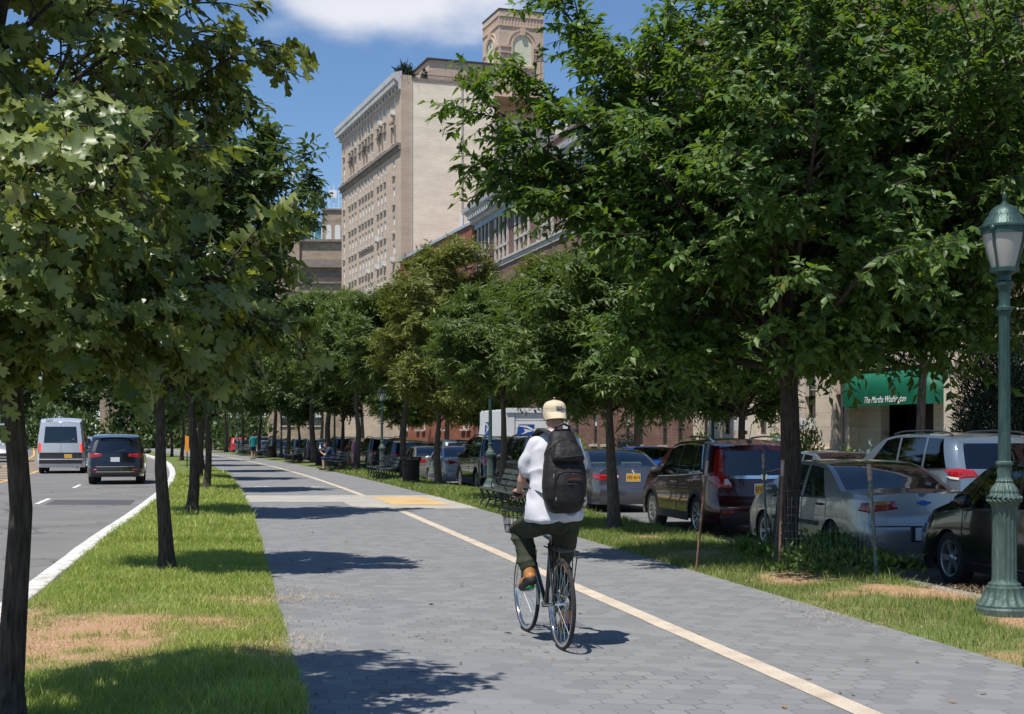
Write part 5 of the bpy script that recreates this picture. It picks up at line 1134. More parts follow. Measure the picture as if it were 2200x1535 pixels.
        ct.build('chrome_trim', MT['chrome'], r, smooth=True)
    # cladding along arches and sills
    if B.clad:
        cm = MB()
        for sg in (-1, 1):
            for tc in (B.ro, B.ro+B.wb):
                cm.grid(lambda u, v: (lambda an: B.S(min(max(tc+(a+B.clad*v)*math.cos(an), 0.0), L_), max(B.gc+0.03, B.rw-0.02+(a+B.clad*v)*math.sin(an)), sg, 0.007*(1 if 0 < v < 1 else 0.9)))(math.pi*u), 18, 2)
            cm.grid(lambda u, v: B.S(lerp(B.ro+a, B.ro+B.wb-a, u), lerp(B.gc+0.02, B.gc+0.17, v), sg, 0.008), 12, 2)
        cm.grid(lambda u, v: B.REAR(lerp(-0.98, 0.98, u), lerp(B.gc+0.01, B.gc+0.24, v), 0.008), 12, 3)
        cm.build('cladding', MT['black_plastic'], r, smooth=True)
    # wheel wells and underside
    ub = MB()
    ub.box((0, 0, B.gc+0.12), (W_*0.74, L_*0.9, 0.2))
    for sg in (-1, 1):
        for tc in (B.ro, B.ro+B.wb):
            n = 14
            ub.grid(lambda u, v: (lambda an, p: (p[0] if v < 0.01 else p[0]-sg*0.32*v, p[1], p[2]))(0, B.S(tc+(a-0.002)*math.cos(math.pi*u), max(B.gc+0.03, B.rw-0.02+(a-0.002)*math.sin(math.pi*u)), sg, -0.004)), n, 2)
            y = tc-L_/2; ub.box((sg*(W_/2-0.36), y, B.rw+0.1), (0.03, 2*a, 0.5))
    ub.build('underbody', MT['black_plastic'], r)
    # wheels
    key = ('wheel', B.rw, B.tw, rimstyle, rimm)
    if key not in WM:
        t_ = MB(); w2 = B.tw/2; R_ = B.rw; ri = R_*0.66
        t_.lathe([(ri, -w2*0.8), (R_*0.80, -w2), (R_*0.93, -w2*0.98), (R_*0.985, -w2*0.82), (R_, -w2*0.5), (R_, w2*0.5), (R_*0.985, w2*0.82), (R_*0.93, w2*0.98), (R_*0.80, w2), (ri, w2*0.8), (ri, -w2*0.8)], 32, axis='x')
        k_ = MB(); k_.lathe([(ri+0.004, -w2*0.8), (ri+0.01, -w2*0.92), (ri*0.94, -w2*0.86), (ri*0.90, -w2*0.3), (ri*0.88, w2*0.7)], 32, axis='x')
        k_.lathe([(0.0, -w2*0.80), (0.035, -w2*0.80), (0.06, -w2*0.66), (0.075, -w2*0.4)], 16, axis='x')
        for j in range(rimstyle):
            an = 2*math.pi*j/rimstyle; ww = ri*(1.55/rimstyle)*0.62
            ca, sa = math.cos(an), math.sin(an)
            def P3(rad, tan_, xx): return (xx, rad*ca-tan_*sa, rad*sa+tan_*ca)
            k_.add([P3(0.05, -ww*0.7, -w2*0.68), P3(0.05, ww*0.7, -w2*0.68), P3(ri*0.96, ww, -w2*0.86), P3(ri*0.96, -ww, -w2*0.86), P3(0.05, -ww*0.7, -w2*0.4), P3(0.05, ww*0.7, -w2*0.4), P3(ri*0.96, ww, -w2*0.5), P3(ri*0.96, -ww, -w2*0.5)], [(0,1,2,3), (0,4,5,1), (1,5,6,2), (2,6,7,3), (3,7,4,0)])
        d_ = MB(); d_.lathe([(0.0, -w2*0.1), (ri*0.88, -w2*0.1)], 24, axis='x')
        WM[key] = (t_.mesh('wheel', MT['tyre'], True, 40), k_.mesh('rim', MT[rimm], True, 40), d_.mesh('brake_disc', MT['black_plastic']))
    for sg in (-1, 1):
        for tc in (B.ro, B.ro+B.wb):
            o = link('wheel', WM[key][0], r); o.location = (sg*(W_/2-B.tw/2-0.025), tc-L_/2, B.rw)
            if sg > 0: o.rotation_euler = (0, 0, math.pi)
            link('rim', WM[key][1], o); link('brake_disc', WM[key][2], o)
    # lamps: (kind, side list, quads in (u,z) on the rear face or (t,z) on the side)
    for nm, mm, face, quad in rear:
        for sg in (-1, 1):
            (p0, p1, p2, p3) = quad
            def f(u, v):
                aa = (lerp(p0[0], p1[0], u), lerp(p0[1], p1[1], u)); bb = (lerp(p3[0], p2[0], u), lerp(p3[1], p2[1], u)); q = (lerp(aa[0], bb[0], v), lerp(aa[1], bb[1], v))
                e = 0.012*(1 if 0.02 < u < 0.98 and 0.02 < v < 0.98 else 0.0)+(0.002 if nm.startswith('tail') else 0.008)
                return B.REAR(sg*q[0], q[1], e) if face == 'r' else (B.S(q[0], q[1], sg, e) if face == 's' else B.FRONT(sg*q[0], q[1], e))
            patch(nm, f, MT[mm], 8, 6)
    if front_lights:
        for sg in (-1, 1):
            zf = B.ZB(L_)-0.02
            patch('headlight', [lambda u, v: B.FRONT(sg*lerp(0.62, 0.999, u), lerp(zf-0.17, zf-0.01, v), 0.008), lambda u, v: B.S(lerp(L_-0.32, L_, u), lerp(lerp(zf-0.06, zf-0.17, u), zf-0.005, v), sg, 0.008)], MT['head_lens'])
        patch('grille', lambda u, v: B.FRONT(lerp(-0.5, 0.5, u), lerp(B.gc+0.14, zf-0.06, v), 0.005), MT['black_plastic'])
    # plate
    if plate:
        pm_ = MB(); p0 = B.REAR(plateu, platez); y = p0[1]-0.02; pm_.box((p0[0], y, platez), (0.31, 0.012, 0.16)); po = pm_.build('licence_plate', MT['plate_'+plate], r, bevel=0.004)
        if ptext: textmesh('plate_lettering', ptext, 0.098, MT['plate_ink'], po, (p0[0], y-0.0075, platez), (R(90), 0, 0), extrude=0.001, sx=0.78)
        ft = MB(); ft.box((p0[0], y+0.012, platez), (0.34, 0.01, 0.19)); ft.build('plate_frame', MT['chrome'] if plate == 'y' else MT['black_plastic'], r)
    # handles, mirrors, wipers
    hd_ = MB()
    for sg in (-1, 1):
        for w_ in [w__ for w__ in B.wins if w__[2]-w__[0] > 0.45][-2:]:
            t = w_[0]+0.08; z = B.ZB(t)-0.10; p = B.S(t, z, sg, 0.022); hd_.box((p[0], p[1]+0.06, z), (0.028, 0.17, 0.032))
    hd_.build('door_handle', MT['chrome'] if chrome_trim else MT['black_plastic'], r, bevel=0.006)
    if mirror:
        for sg in (-1, 1):
            t = B.wins[-1][2]-0.16; z = B.ZB(t)+0.07; p = B.S(t, z, sg)
            m_ = MB(); m_.ell((p[0]+sg*0.13, p[1], z+0.03), (0.11, 0.07, 0.085)); m_.box((p[0]+sg*0.03, p[1], z-0.03), (0.1, 0.05, 0.04)); mo = m_.build('wing_mirror', MT['black_plastic'] if B.clad else None, r, smooth=True)
            if not mo.data.materials: mo.data.materials.append(paintm); mo.material_slots[0].link = 'OBJECT'; mo.material_slots[0].material = paintm
    # seats, dashboard
    if seats:
        st = MB(); W2 = W_/2; tf = B.tw1-1.15; zc_ = B.gc+0.22
        st.box((0, (B.tw1-0.15)-L_/2, B.ZB(B.tw1)-0.1), (W_*0.8, 0.35, 0.25)); st.box((0, (B.wins[0][0]+B.tw1)/2-L_/2, B.gc+0.2), (W_*0.78, (B.tw1-B.wins[0][0])*0.95, 0.1))
        for t, n_ in ((tf, 2), (tf-0.95, 2)):
            if t < 0.7: continue
            for q in (-1, 1):
                x = q*W_*0.21; y = t-L_/2; zs_ = B.ZR(B.tw0)
                st.box((x, y+0.2, zc_+0.12), (0.5, 0.5, 0.2)); st.box((x, y-0.08, zc_+0.42), (0.48, 0.16, 0.62), rot=Matrix.Rotation(0.2, 3, 'X')); st.box((x, y-0.16, zs_-0.33), (0.27, 0.1, 0.17), rot=Matrix.Rotation(0.2, 3, 'X'))
        st.box((0, 0.35-L_/2+0.3, B.gc+0.35), (W_*0.7, 0.7, 0.4))
        if not B.hatch: st.box((0, (B.tb0+B.tb1)/2-L_/2-0.05, B.ZB(B.tb0)-0.06), (W_*0.72, (B.tb1-B.tb0), 0.03))
        st.build('seats', MT[seats], r, bevel=0.02)
        if not B.hatch or B.glass == 'glass':
            sw = MB(); sw.lathe([(0.18, -0.012), (0.192, 0), (0.18, 0.012), (0.168, 0)], 20, c=(-W_*0.21, 0, 0), axis='y', close=True); o = sw.build('steering_wheel', MT['black_plastic'], r, smooth=True); o.location = (0, tf+0.62-L_/2, B.ZB(B.tw1)+0.04)
    if rails:
        rl_ = MB()
        for q in (-1, 1):
            pts = [B.T(t, q*0.88, 0.03+0.035*math.sin(math.pi*min(1, max(0, (t-0.3)/(B.tw0-0.3))))**0.4) for t in np.linspace(0.3, B.tw0-0.1, 16)]
            rl_.tube(pts, 0.018, 6)
        rl_.build('roof_rail', MT['chrome'] if rails == 'chrome' else MT['black_plastic'], r, smooth=True)
    if antenna:
        an_ = MB(); p = B.T(0.5, 0.0, 0.0); an_.tube([p, (p[0], p[1]-0.12, p[2]+0.3)], 0.006, 4); an_.box((p[0], p[1], p[2]+0.012), (0.06, 0.12, 0.03)); an_.build('antenna', MT['black_plastic'], r)
    if detail:
        wp = MB()
        if B.hatch: p = B.REAR(0.0, B.rg[0]+0.03, 0.01); q = B.REAR(0.45, B.rg[0]+0.1, 0.01); wp.tube([p, q], 0.009, 4); wp.build('rear_wiper', MT['black_plastic'], r)
        ex = MB(); ex.tube([(W_*0.27, -L_/2+0.0, B.gc+0.02), (W_*0.27, -L_/2+0.4, B.gc+0.05)], 0.03, 8); ex.build('exhaust', MT['rim'], r)
    if extra: extra(r, B)
    return r
def put(o, Y, d, rev=False, yaw=0.0):
    """Y is where the rear bumper is"""
    L_ = o.get('len', 4.5); Yc = Y+L_/2*0.98; o.location = (PX(Yc, d), Yc, (ZS(Yc) if d > 0 else ZM)); o.rotation_euler = (0, 0, HD(Yc)+(math.pi if rev else 0)+yaw); return o
def recolour(o, m):
    for ch in o.children_recursive:
        if ch.name.startswith(('body', 'wing_mirror')) and ch.material_slots and ch.material_slots[0].link == 'OBJECT': ch.material_slots[0].material = m
GP = 'cars parked nose to tail along the kerb by the path'; GF = 'vehicles on the far side of the service road'; GM = 'vehicles on the main road'
def sedan(**k):
    d = dict(L=4.45, W=1.70, gc=0.17, rw=0.295, tw=0.185, ro=0.97, wb=2.46, bumz=0.56, tum=0.40,
        zb=[(0, 0.90), (0.8, 0.905), (2.2, 0.88), (3.3, 0.83), (3.9, 0.76), (4.45, 0.66)],
        zr=[(0, 0.955), (0.45, 0.985), (0.72, 0.995), (0.9, 1.07), (1.15, 1.20), (1.4, 1.295), (1.6, 1.335), (2.0, 1.36), (2.4, 1.36), (2.7, 1.325), (2.9, 1.25), (3.15, 1.09), (3.42, 0.90), (3.8, 0.83), (4.2, 0.74), (4.45, 0.69)],
        tb0=0.72, tb1=1.55, tw0=2.72, tw1=3.42, wins=[(1.18, 1.52, 1.92, 1.98), (2.02, 2.06, 3.06, 2.68)], crown=0.035, bow=0.07, rc=0.45, c=0.13)
    d.update(k); return Body(**d)
def suv(**k):
    d = dict(L=4.55, W=1.82, gc=0.22, rw=0.345, tw=0.225, ro=0.88, wb=2.62, bumz=0.62, tum=0.30, hatch=True, rg=(1.06, 1.47, 0.84), clad=0.07,
        zb=[(0, 1.10), (0.6, 1.08), (1.6, 1.02), (3.1, 0.96), (3.8, 0.90), (4.55, 0.78)],
        zr=[(0, 1.52), (0.3, 1.56), (0.9, 1.61), (1.6, 1.63), (2.2, 1.61), (2.6, 1.55), (2.85, 1.45), (3.2, 1.22), (3.5, 1.04), (4.0, 0.97), (4.4, 0.88), (4.55, 0.82)],
        tw0=2.62, tw1=3.48, wins=[(0.42, 0.72, 1.02, 1.06), (1.10, 1.13, 1.90, 1.92), (2.0, 2.02, 3.06, 2.58)], crown=0.045, bow=0.09, rc=0.5, c=0.15,
        rake=[(0.2, 0.08), (0.34, 0.0), (0.58, 0.0), (0.64, 0.06), (1.06, 0.12), (1.5, 0.38), (1.6, 0.42)])
    d.update(k); return Body(**d)
def scaled(Bf, sx=1.0, sz=1.0, **k):
    b = Bf(); q = {}
    b.L *= sx; b.ro *= sx; b.wb *= sx; b.tb0 *= sx; b.tb1 *= sx; b.tw0 *= sx; b.tw1 *= sx
    b.zb = [(t*sx, z*sz) for t, z in b.zb]; b.zr = [(t*sx, z*sz) for t, z in b.zr]; b.wins = [tuple(t*sx for t in w_) for w_ in b.wins]
    if b.hatch: b.rg = (b.rg[0]*sz, b.rg[1]*sz, b.rg[2]); b.rake = [(z*sz, y) for z, y in b.rake]
    for a_, v in k.items(): setattr(b, a_, v)
    return b
def emblem(kind):
    def f(r, B):
        m_ = MB(); z = B.emz; p = B.REAR(0, z, 0.012)
        if kind == 'cross': m_.prism([(-0.09, -0.012), (-0.03, -0.012), (-0.035, -0.03), (0.045, -0.03), (0.04, -0.012), (0.09, -0.012), (0.1, 0.018), (0.04, 0.018), (0.035, 0.032), (-0.045, 0.032), (-0.04, 0.018), (-0.09, 0.018)], p[1]-0.01, p[1]+0.012); m_.v = [(x+p[0], y, zz+z) for x, y, zz in m_.v]; m_.build('badge', PT['blue'], r)
        if kind == 'aitch':
            m_.prism([(-0.055, 0.045), (-0.03, 0.045), (-0.022, 0.008), (0.022, 0.008), (0.03, 0.045), (0.055, 0.045), (0.04, -0.045), (0.017, -0.045), (0.02, -0.014), (-0.02, -0.014), (-0.017, -0.045), (-0.04, -0.045)], p[1]-0.035, p[1]-0.015); m_.v = [(x+p[0], y, zz+z) for x, y, zz in m_.v]; m_.build('badge', MT['chrome'], r)
            bar = MB(); bar.grid(lambda u, v: B.REAR(lerp(-0.78, 0.78, u), lerp(1.0, 1.055, v), 0.022), 16, 2); bar.build('chrome_bar', MT['chrome'], r, smooth=True)
        if kind == 'rings': m_.lathe([(0.045, -0.004), (0.052, 0), (0.045, 0.004), (0.038, 0)], 20, axis='y', close=True); m_.lathe([(0.018, -0.004), (0.023, 0), (0.018, 0.004), (0.013, 0)], 16, axis='y', close=True); m_.v = [(x+p[0], y+p[1]-0.008, zz+z) for x, y, zz in m_.v]; m_.build('badge', MT['chrome'], r)
    return f
# 1 silver sedan under the elm
B = sedan(); B.emz = 0.86; B.crown = 0.03
def prizm_extra(r, B):
    emblem('cross')(r, B)
    for sg in (-1, 1): m_ = MB(); m_.grid(lambda u, v: B.S(lerp(B.ro+0.4, B.ro+B.wb-0.4, u), lerp(0.50, 0.56, v), sg, 0.012*math.sin(math.pi*min(1, max(0, v)))+0.004), 14, 3); m_.build('side_moulding', MT['black_plastic'], r, smooth=True)
    m_ = MB(); p = B.REAR(0, 0.45, 0.0); m_.box((0.0, p[1]+0.01, 0.47), (0.4, 0.05, 0.2)); m_.build('plate_recess', MT['black_plastic'], r)
c1 = make_car('silver_sedan', 'silver sedan with amber and red oval tail lamps parked beside the elm trunk', 'car', GP, B, PT['silver_warm'],
    rear=[('tail_lamp', 'tail_red', 'r', ((0.47, 0.785), (1.0, 0.735), (1.0, 0.865), (0.53, 0.885))), ('tail_lamp', 'tail_red', 's', ((0.0, 0.74), (0.16, 0.76), (0.10, 0.86), (0.0, 0.865))), ('turn_lamp', 'amber', 'r', ((0.58, 0.845), (0.96, 0.825), (0.96, 0.872), (0.62, 0.885)))],
    plate='w', ptext='', platez=0.47, rimstyle=6, seats='seat_light', extra=prizm_extra); c1['len'] = 4.45
put(c1, 18.45, 5.13)
# 2 maroon SUV
B = suv(); B.emz = 1.03
c2 = make_car('maroon_suv', 'glossy maroon SUV with chrome tailgate bar and yellow plate', 'car', GP, B, PT['maroon'],
    rear=[('tail_lamp', 'tail_red', 'r', ((0.70, 0.86), (1.0, 0.84), (1.0, 1.04), (0.80, 1.06))), ('tail_lamp', 'tail_red', 's', ((0.0, 0.84), (0.26, 0.98), (0.20, 1.08), (0.0, 1.10))), ('tail_lamp_column', 'tail_red', 'r', ((0.87, 1.04), (1.0, 1.04), (1.0, 1.50), (0.90, 1.48))), ('tail_lamp_column', 'tail_red', 's', ((0.0, 1.06), (0.10, 1.06), (0.06, 1.48), (0.0, 1.5))), ('reverse_lamp', 'clear_lens', 'r', ((0.72, 0.90), (0.88, 0.89), (0.88, 1.0), (0.80, 1.01))), ('reflector', 'tail_red', 'r', ((0.72, 0.42), (0.95, 0.42), (0.95, 0.47), (0.72, 0.47)))],
    ptext='EFG 1425', platez=0.82, rimstyle=10, rails='chrome', chrome_trim=True, antenna=True, rimm='rim', extra=emblem('aitch')); c2['len'] = 4.55
put(c2, 24.1, 5.18)
# 3 near black car at the right edge
B = scaled(sedan, 1.0, 1.06, W=1.76, rw=0.31)
c3 = make_car('black_hatchback', 'black car at the right edge, its bonnet and front wheel behind the lamp post', 'car', GP, B, PT['black'],
    rear=[('tail_lamp', 'tail_red', 'r', ((0.6, 0.78), (1.0, 0.76), (1.0, 0.92), (0.66, 0.93)))], plate='w', rimstyle=5, platez=0.5); c3['len'] = 4.45
put(c3, 13.45, 5.42)
# 4 grey sedan
B = scaled(sedan, 1.06, 1.03, W=1.78, rw=0.31); B.emz = 0.93
c4_ = make_car('grey_sedan', 'dark grey sedan with yellow plate parked behind the willow oak trunk', 'car', GP, B, PT['grey'],
    rear=[('tail_lamp', 'tail_red', 'r', ((0.42, 0.77), (1.0, 0.74), (1.0, 0.87), (0.42, 0.87))), ('tail_lamp', 'tail_red', 's', ((0.0, 0.75), (0.28, 0.80), (0.24, 0.87), (0.0, 0.87))), ('reverse_lamp', 'clear_lens', 'r', ((0.44, 0.79), (0.55, 0.785), (0.55, 0.85), (0.44, 0.85)))],
    ptext='FZE 4614', platez=0.80, rimstyle=5, seats='seat_light', extra=emblem('rings')); c4_['len'] = 4.72
put(c4_, 32.4, 5.35)
# 5 old boxy SUV
B = suv(L=4.5, W=1.80, hatch=True, rg=(1.10, 1.55, 0.84), tum=0.2, rake=[(0.2, 0.08), (0.34, 0.0), (0.6, 0.0), (0.66, 0.06), (1.1, 0.1), (1.6, 0.2), (1.7, 0.22)],
    zr=[(0, 1.68), (0.3, 1.71), (0.9, 1.73), (2.2, 1.73), (2.6, 1.70), (2.8, 1.60), (3.1, 1.35), (3.35, 1.12), (4.0, 1.06), (4.4, 0.99), (4.55, 0.9)], zb=[(0, 1.1), (3.2, 1.05), (3.8, 1.02), (4.55, 0.85)], tw0=2.68, tw1=3.34, wins=[(0.3, 0.42, 1.0, 1.02), (1.10, 1.12, 1.90, 1.92), (2.0, 2.02, 2.98, 2.66)])
c5 = make_car('boxy_suv', 'old black boxy SUV with roof rack behind the bench and lamp post', 'car', GP, B, PT['darkgreen'],
    rear=[('tail_lamp', 'tail_red', 'r', ((0.82, 0.78), (1.0, 0.78), (1.0, 1.12), (0.82, 1.12))), ('tail_lamp', 'tail_red', 's', ((0.0, 0.78), (0.10, 0.78), (0.10, 1.12), (0.0, 1.12)))], plate='w', ptext='', rimstyle=5, rails='black'); c5['len'] = 4.5
put(c5, 39.6, 5.35)
# 6 black SUV
B = suv(L=4.95, W=1.95, rw=0.37, ro=0.98, wb=2.86, rg=(1.16, 1.60, 0.86), tum=0.26, zr=[(0, 1.66), (0.4, 1.71), (1.2, 1.76), (2.3, 1.76), (2.8, 1.71), (3.05, 1.6), (3.4, 1.36), (3.72, 1.15), (4.3, 1.08), (4.7, 0.98), (4.95, 0.9)],
    zb=[(0, 1.16), (1.6, 1.12), (3.3, 1.06), (4.1, 1.0), (4.95, 0.86)], tw0=2.85, tw1=3.7, wins=[(0.36, 0.5, 1.15, 1.18), (1.26, 1.29, 2.1, 2.12), (2.22, 2.24, 3.3, 2.82)], rake=[(0.2, 0.08), (0.36, 0.0), (0.64, 0.0), (0.7, 0.06), (1.16, 0.12), (1.6, 0.32), (1.7, 0.36)])
c6 = make_car('black_suv', 'large black SUV with silver spoked wheels parked beyond the lamp post', 'car', GP, B, PT['black'],
    rear=[('tail_lamp', 'tail_red', 'r', ((0.80, 0.92), (1.0, 0.86), (1.0, 1.14), (0.76, 1.12))), ('tail_lamp', 'tail_red', 's', ((0.0, 0.80), (0.08, 0.84), (0.30, 1.12), (0.0, 1.14))), ('reverse_lamp', 'clear_lens', 'r', ((0.82, 0.96), (0.92, 0.95), (0.92, 1.04), (0.82, 1.05)))], plate='y', ptext='', rimstyle=10, rails='black', rimm='rim'); c6['len'] = 4.95
put(c6, 45.6, 5.42)
# 7 white sedan
B = scaled(sedan, 1.04, 1.06, W=1.78, rw=0.31)
c7 = make_car('pale_silver_sedan', 'pale silver sedan with swept red tail lamps just past the black SUV', 'car', GP, B, PT['silver'],
    rear=[('tail_lamp', 'tail_red', 'r', ((0.52, 0.86), (1.0, 0.80), (1.0, 0.95), (0.60, 0.93))), ('tail_lamp', 'tail_red', 's', ((0.0, 0.82), (0.34, 0.93), (0.30, 0.96), (0.0, 0.96)))], plate='w', rimstyle=7); c7['len'] = 4.63
put(c7, 52.2, 5.35)
c8 = make_car('tan_sedan', 'dull tan sedan half hidden by the black litter bin', 'car', GP, scaled(sedan, 1.02, 1.04, W=1.76, rw=0.3), PT['tan'], rear=[('tail_lamp', 'tail_red', 'r', ((0.6, 0.8), (1.0, 0.78), (1.0, 0.92), (0.62, 0.93)))], plate='w', rimstyle=6); c8['len'] = 4.54
put(c8, 58.4, 5.35)
B = suv(L=4.6, W=1.84, zb=[(0, 1.1), (1.6, 1.04), (3.8, 0.92), (4.6, 0.8)])
c9 = make_car('navy_suv', 'navy blue SUV with white plate seen behind the double bench', 'car', GP, B, PT['navy'],
    rear=[('tail_lamp', 'tail_red', 'r', ((0.66, 0.99), (1.0, 0.95), (1.0, 1.07), (0.70, 1.06))), ('tail_lamp', 'tail_red', 's', ((0.0, 0.96), (0.3, 1.03), (0.26, 1.08), (0.0, 1.08)))], plate='w', rimstyle=5, platez=0.88); c9['len'] = 4.6
put(c9, 64.6, 5.4)
def car_copy(src, label, Y, d, p, rev=False, group=None, sc=1.0):
    o = copy_tree(src); o['label'] = label; o['len'] = src['len']
    if group: o['group'] = group
    recolour(o, p); put(o, Y, d, rev); o.scale = (sc, sc, sc); return o
for Y, src, pc, lab in ((70.9, c6, 'black', 'large black SUV just beyond the navy one'), (77.2, c2, 'red', 'bright red SUV in the middle of the far parked row'), (83.6, c6, 'navy', 'dark blue SUV next to the seated man'), (90.2, c7, 'white', 'white sedan in the far parked row behind the distant bin'), (96.3, c9, 'charcoal', 'charcoal SUV in the far parked row'), (102.5, c9, 'navy', 'dark blue SUV near the person in teal'), (109, c7, 'silver', 'silver sedan far down the parked row'), (115.2, c2, 'black', 'black SUV far down the parked row'), (121.5, c8, 'white', 'small white car far down the parked row'), (128, c6, 'charcoal', 'very distant dark SUV of the parked row'), (134.5, c7, 'bluegrey', 'very distant blue grey sedan of the parked row'), (141, c9, 'red', 'last red car of the parked row')):
    car_copy(src, lab, Y, 5.35, PT[pc])
# far side of the service road
B = suv(L=5.08, W=1.98, rw=0.34, ro=1.05, wb=3.03, clad=None, rg=(1.12, 1.58, 0.86), tum=0.24, glass='glass_dark', zr=[(0, 1.66), (0.5, 1.71), (1.5, 1.74), (2.6, 1.73), (3.1, 1.66), (3.5, 1.48), (3.9, 1.26), (4.25, 1.06), (4.6, 0.98), (4.95, 0.88), (5.08, 0.8)],
    zb=[(0, 1.14), (1.8, 1.08), (3.6, 1.0), (4.4, 0.9), (5.08, 0.74)], tw0=3.0, tw1=4.22, wins=[(0.3, 0.45, 1.25, 1.25), (1.33, 1.33, 2.32, 2.34), (2.4, 2.42, 3.75, 2.98)])
m1 = make_car('silver_minivan', 'blue silver minivan with roof rack on the far side of the service road', 'car', GF, B, PT['bluegrey'],
    rear=[('tail_lamp', 'tail_red', 'r', ((0.60, 0.98), (1.0, 0.95), (1.0, 1.13), (0.70, 1.10))), ('tail_lamp', 'tail_red', 's', ((0.0, 0.95), (0.12, 0.97), (0.42, 1.09), (0.0, 1.13))), ('reverse_lamp', 'clear_lens', 's', ((0.02, 0.92), (0.2, 0.94), (0.30, 0.99), (0.02, 0.965)))], plate='w', rimstyle=5, rails='black'); m1['len'] = 5.08
put(m1, 25.8, 10.05)
o = car_copy(c1, 'light blue grey sedan partly hidden behind the elm trunk', 31.3, 10.1, PT['bluegrey'], group=GF)
car_copy(c7, 'grey sedan on the far side, seen above the maroon SUV bonnet', 38.4, 10.1, PT['grey'], group=GF)
car_copy(c3, 'bright blue car on the far side, seen over the grey sedan', 43.9, 9.7, PT['blue'], group=GF)
for Y, src, pc, lab in ((56, c8, 'charcoal', 'dark low car on the far side behind the grey sedan roof'), (64.5, c7, 'bluegrey', 'blue grey sedan on the far side above the tan sedan'), (71, c7, 'black', 'black sedan on the far side under the spruce'), (77.5, c9, 'bluegrey', 'pale blue SUV on the far side'), (84, c8, 'charcoal', 'charcoal sedan on the far side'), (97, c2, 'white', 'white SUV far along the far side'), (105, c7, 'silver', 'silver sedan far along the far side'), (114, c9, 'black', 'black SUV far along the far side')):
    car_copy(src, lab, Y, 10.1, PT[pc], group=GF)
# mail truck
tr_ = thing('mail_truck', 'white mail truck with blue eagle emblems, standing in the service road', 'truck', (0, 0, 0), 0, GF); tr_['len'] = 6.4
MT['truck_white'] = mat('truck_white', (0.74, 0.75, 0.77), 0.4, var=0.04, scale=2); MT['mail_blue'] = mat('mail_blue', (0.012, 0.07, 0.34), 0.4)
mb = MB(); mb.b3(-1.2, 1.2, -3.2, 1.6, 0.75, 2.86); mb.build('cargo_box', MT['truck_white'], tr_, bevel=0.05)
mb = MB(); mb.b3(-1.05, 1.05, 1.62, 3.1, 0.5, 1.5); mb.prism([(1.62, 1.503), (3.0, 1.503), (2.5, 2.4), (1.62, 2.5)], -1.0, 1.0, 'yz'); 
mb.v = [(x, y, z) for x, y, z in mb.v]; mb.build('cab', MT['truck_white'], tr_, bevel=0.04)
mb = MB()
for k in range(6): mb.b3(-0.85, 0.85, -3.235, -3.205, 0.98+k*0.29, 1.255+k*0.29)
mb.build('rollup_door', MT['truck_white'], tr_, bevel=0.01)
mb = MB(); mb.b3(-1.22, 1.22, -3.3, -3.19, 2.72, 2.9); mb.b3(-1.2, -0.9, -3.25, -3.203, 0.8, 2.7); mb.b3(0.9, 1.2, -3.25, -3.203, 0.8, 2.7); mb.build('rear_frame', MT['truck_white'], tr_)
for sg in (-1, 1):
    for y in (-2.2, 2.1):
        k = [kk for kk in WM if isinstance(kk, tuple) and kk[0] == 'wheel'][0]; o = link('wheel', WM[k][0], tr_); o.location = (sg*1.0, y, 0.4); o.scale = (1.2, 1.35, 1.35); o2 = link('rim', WM[k][1], o)
    mb = MB(); mb.lathe([(0.0, -3.27), (0.07, -3.26), (0.075, -3.25)], 16, c=(sg*1.03, 0, 1.0), axis='y'); mb.build('tail_lamp', MT['tail_lit'], tr_)
    mb = MB(); mb.lathe([(0.0, -3.27), (0.07, -3.26), (0.075, -3.25)], 16, c=(sg*1.03, 0, 1.2), axis='y'); mb.build('tail_lamp', MT['tail_red'], tr_)
mb = MB(); mb.b3(-1.1, 1.1, -3.5, -3.3, 0.5, 0.66); mb.b3(-0.9, 0.9, -3.0, 3.0, 0.45, 0.74); mb.build('bumper', MT['black_plastic'], tr_)
def eagle(mp, W_, H_, nm):
    b = MB(); sl = 0.22*H_
    b.add([mp(-W_/2, -H_/2, 0.006), mp(W_/2-sl, -H_/2, 0.006), mp(W_/2, H_/2, 0.006), mp(-W_/2+sl, H_/2, 0.006)], [(0,1,2,3)]); bo_ = b.build(nm, MT['mail_blue'], tr_)
    w_ = MB()
    polys = [[(-0.36, 0.42), (0.10, 0.40), (0.46, 0.10), (0.43, 0.0), (0.30, 0.06), (0.05, 0.24), (-0.33, 0.34)], [(-0.10, 0.16), (0.28, 0.04), (0.40, -0.04), (0.15, -0.12), (-0.46, -0.46), (-0.06, -0.14), (-0.02, -0.02)]]
    for po in polys: w_.add([mp(x*W_, z*H_, 0.012) for x, z in po], [tuple(range(len(po)))])
    w_.build('emblem_eagle', MT['truck_white'], bo_)
eagle(lambda x, z, o: (-0.48+x, -3.238-o, 2.05+z), 0.72, 0.47, 'emblem')
eagle(lambda x, z, o: (-1.2-o, 0.2-x, 2.12+z), 0.9, 0.55, 'emblem')
tr_['len'] = 6.4; put(tr_, 54.2, 8.25)
